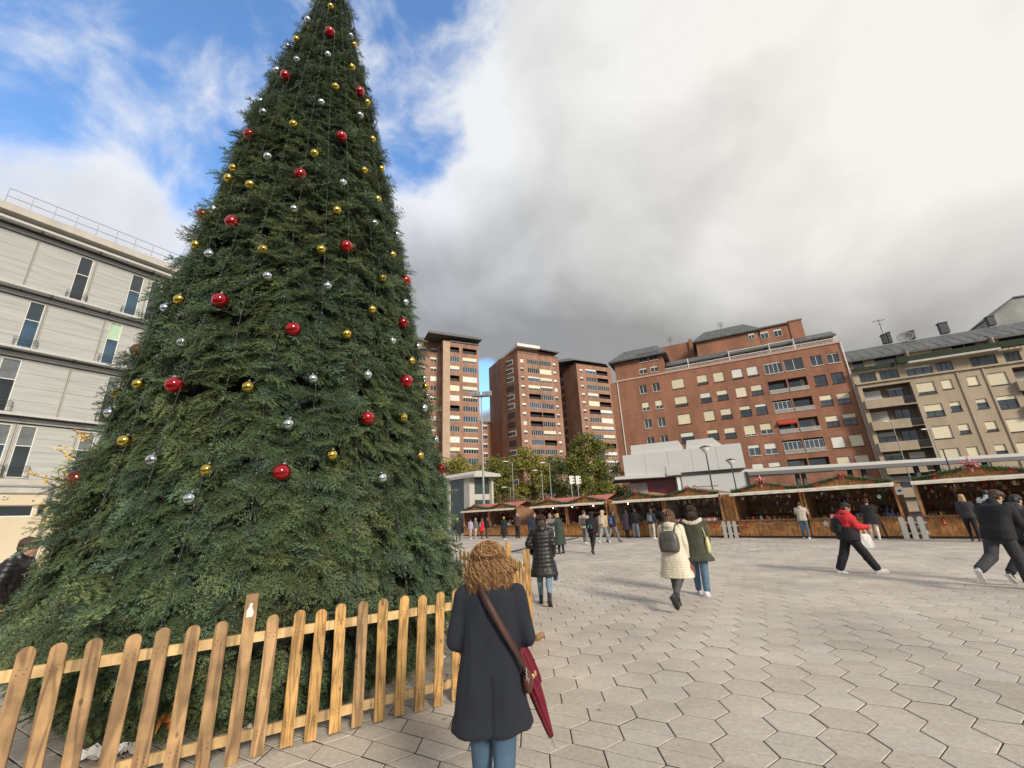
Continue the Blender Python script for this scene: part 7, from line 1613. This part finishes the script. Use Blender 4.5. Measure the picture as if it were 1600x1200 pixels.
p = S(1.95, -.6); t, J = person(p, 40, 1.72, 'woman in a wide black coat and white leggings right of the man in red', 'parka', CB['black'], CB['white'], SNK, hair='bun', hair_c='brown', fem=True, bulk=1.1, arms={'L': (30, 14, 60, 10), 'R': (30, 14, 60, 10)}, lean=7)
o = thing('folded_umbrella', S(2.35, -.55), SZ, 'long black umbrella leaning at the counter beside the woman in white leggings', 'umbrella'); mb = MB(); mb.tube([(0, -.05, 0), (-.02, -.04, .12), (-.08, 0, .62), (-.1, .02, .72)], [.008, .03, .05, .012], 10); mb.build('canopy', CB['black'], o, True); mb = MB(); mb.tube([(-.1, .02, .72), (-.11, .03, .86), (-.08, .02, .9)], .012, 6); mb.build('handle', LE, o)
# left group of stalls
t, J = pp(753, 842, 60, 1.62, 'girl in a bright red coat with a grey backpack at the leftmost stalls', 'parka', 'red', 'wine', LBK, hair='long', hair_c='brown', fem=True); backpack(t, J, 1.62, CB['grey'], 'round grey backpack on the girl in the red coat', .9)
pp(735, 842, 40, 1.58, 'child in a lilac jacket and pale trousers at the leftmost stall', 'puffer', 'lilac', 'stone', SNK, hair='short', hair_c='black')
pp(743, 841, 50, 1.66, 'person in a white and black jacket between the lilac child and the red coat', 'jacket', 'grey', 'white', SNK, hair='short', hair_c='grey')
pp(761, 841, 50, 1.66, 'person in dark clothes just right of the girl in the red coat', 'jacket', 'black', 'dgrey', LBK, hair='short', hair_c='black')
pp(788, 843, 30, 1.66, 'woman with blond hair in a long black coat and white shoes near the second stall', 'long', 'black', 'black', SNK, hair='short', hair_c='blond', fem=True)
pp(809, 841, 45, 1.86, 'big man in a dark brown jacket and black trousers near the second stall', 'jacket', 'brown', 'black', LBK, hair='short', hair_c='grey', bulk=1.2, legw=1.25, legs={'L': (2, 2, 5, 0), 'R': (2, 2, 5, 0)})
pp(716, 845, -30, 1.76, 'person in a black coat bending forward between the Christmas tree and the leftmost stall', 'coat', 'black', 'purple', LBK, hair='short', hair_c='blond', lean=18)
person(G(838, 866), 176, 1.82, 'young man in a dark navy jacket facing the camera beyond the woman in black', 'puffer', CB['navy'], CB['black'], LBK, hair='short', hair_c='brown', head=(6, 0, 0))
t, J = person(G(877, 865), -60, 1.72, 'woman with blond hair in a long dark green coat, behind the woman in black', 'long', CB['dgreen'], CB['black'], LBK, hair='bun', hair_c='blond', fem=True, arms={'L': (50, 10, 60, 20), 'R': (50, 10, 60, 20)}, head=(0, 15, 0))
person(G(862, 862), 160, 1.76, 'brown haired person in grey facing the camera beside the green coat', 'jacket', CB['grey'], CB['dgrey'], LBK, hair='short', hair_c='auburn')
person(G(869, 858), -50, 1.70, 'person in a black padded jacket half hidden behind the green coat', 'puffer', CB['black'], CB['white'], LBK, hair='short', hair_c='black')
# man left of the tree
q = ray(44, 842); d_ = 6.2; pw = CAMP + q * (d_ / q.y); person((pw.x + .03, pw.y - .12, 0), 62, 1.76, 'dark haired man in a black padded jacket walking past left of the Christmas tree', 'puffer', mat('black_quilt', (.014, .013, .013), .45), CB['black'], LBK, hair='puffy', hair_c='brown', lean=6, near=True, head=(0, 8, 0), bulk=1.1, legs=WK(), arms={'L': (20, 14, 50, 10), 'R': (-10, 14, 30, 10)})
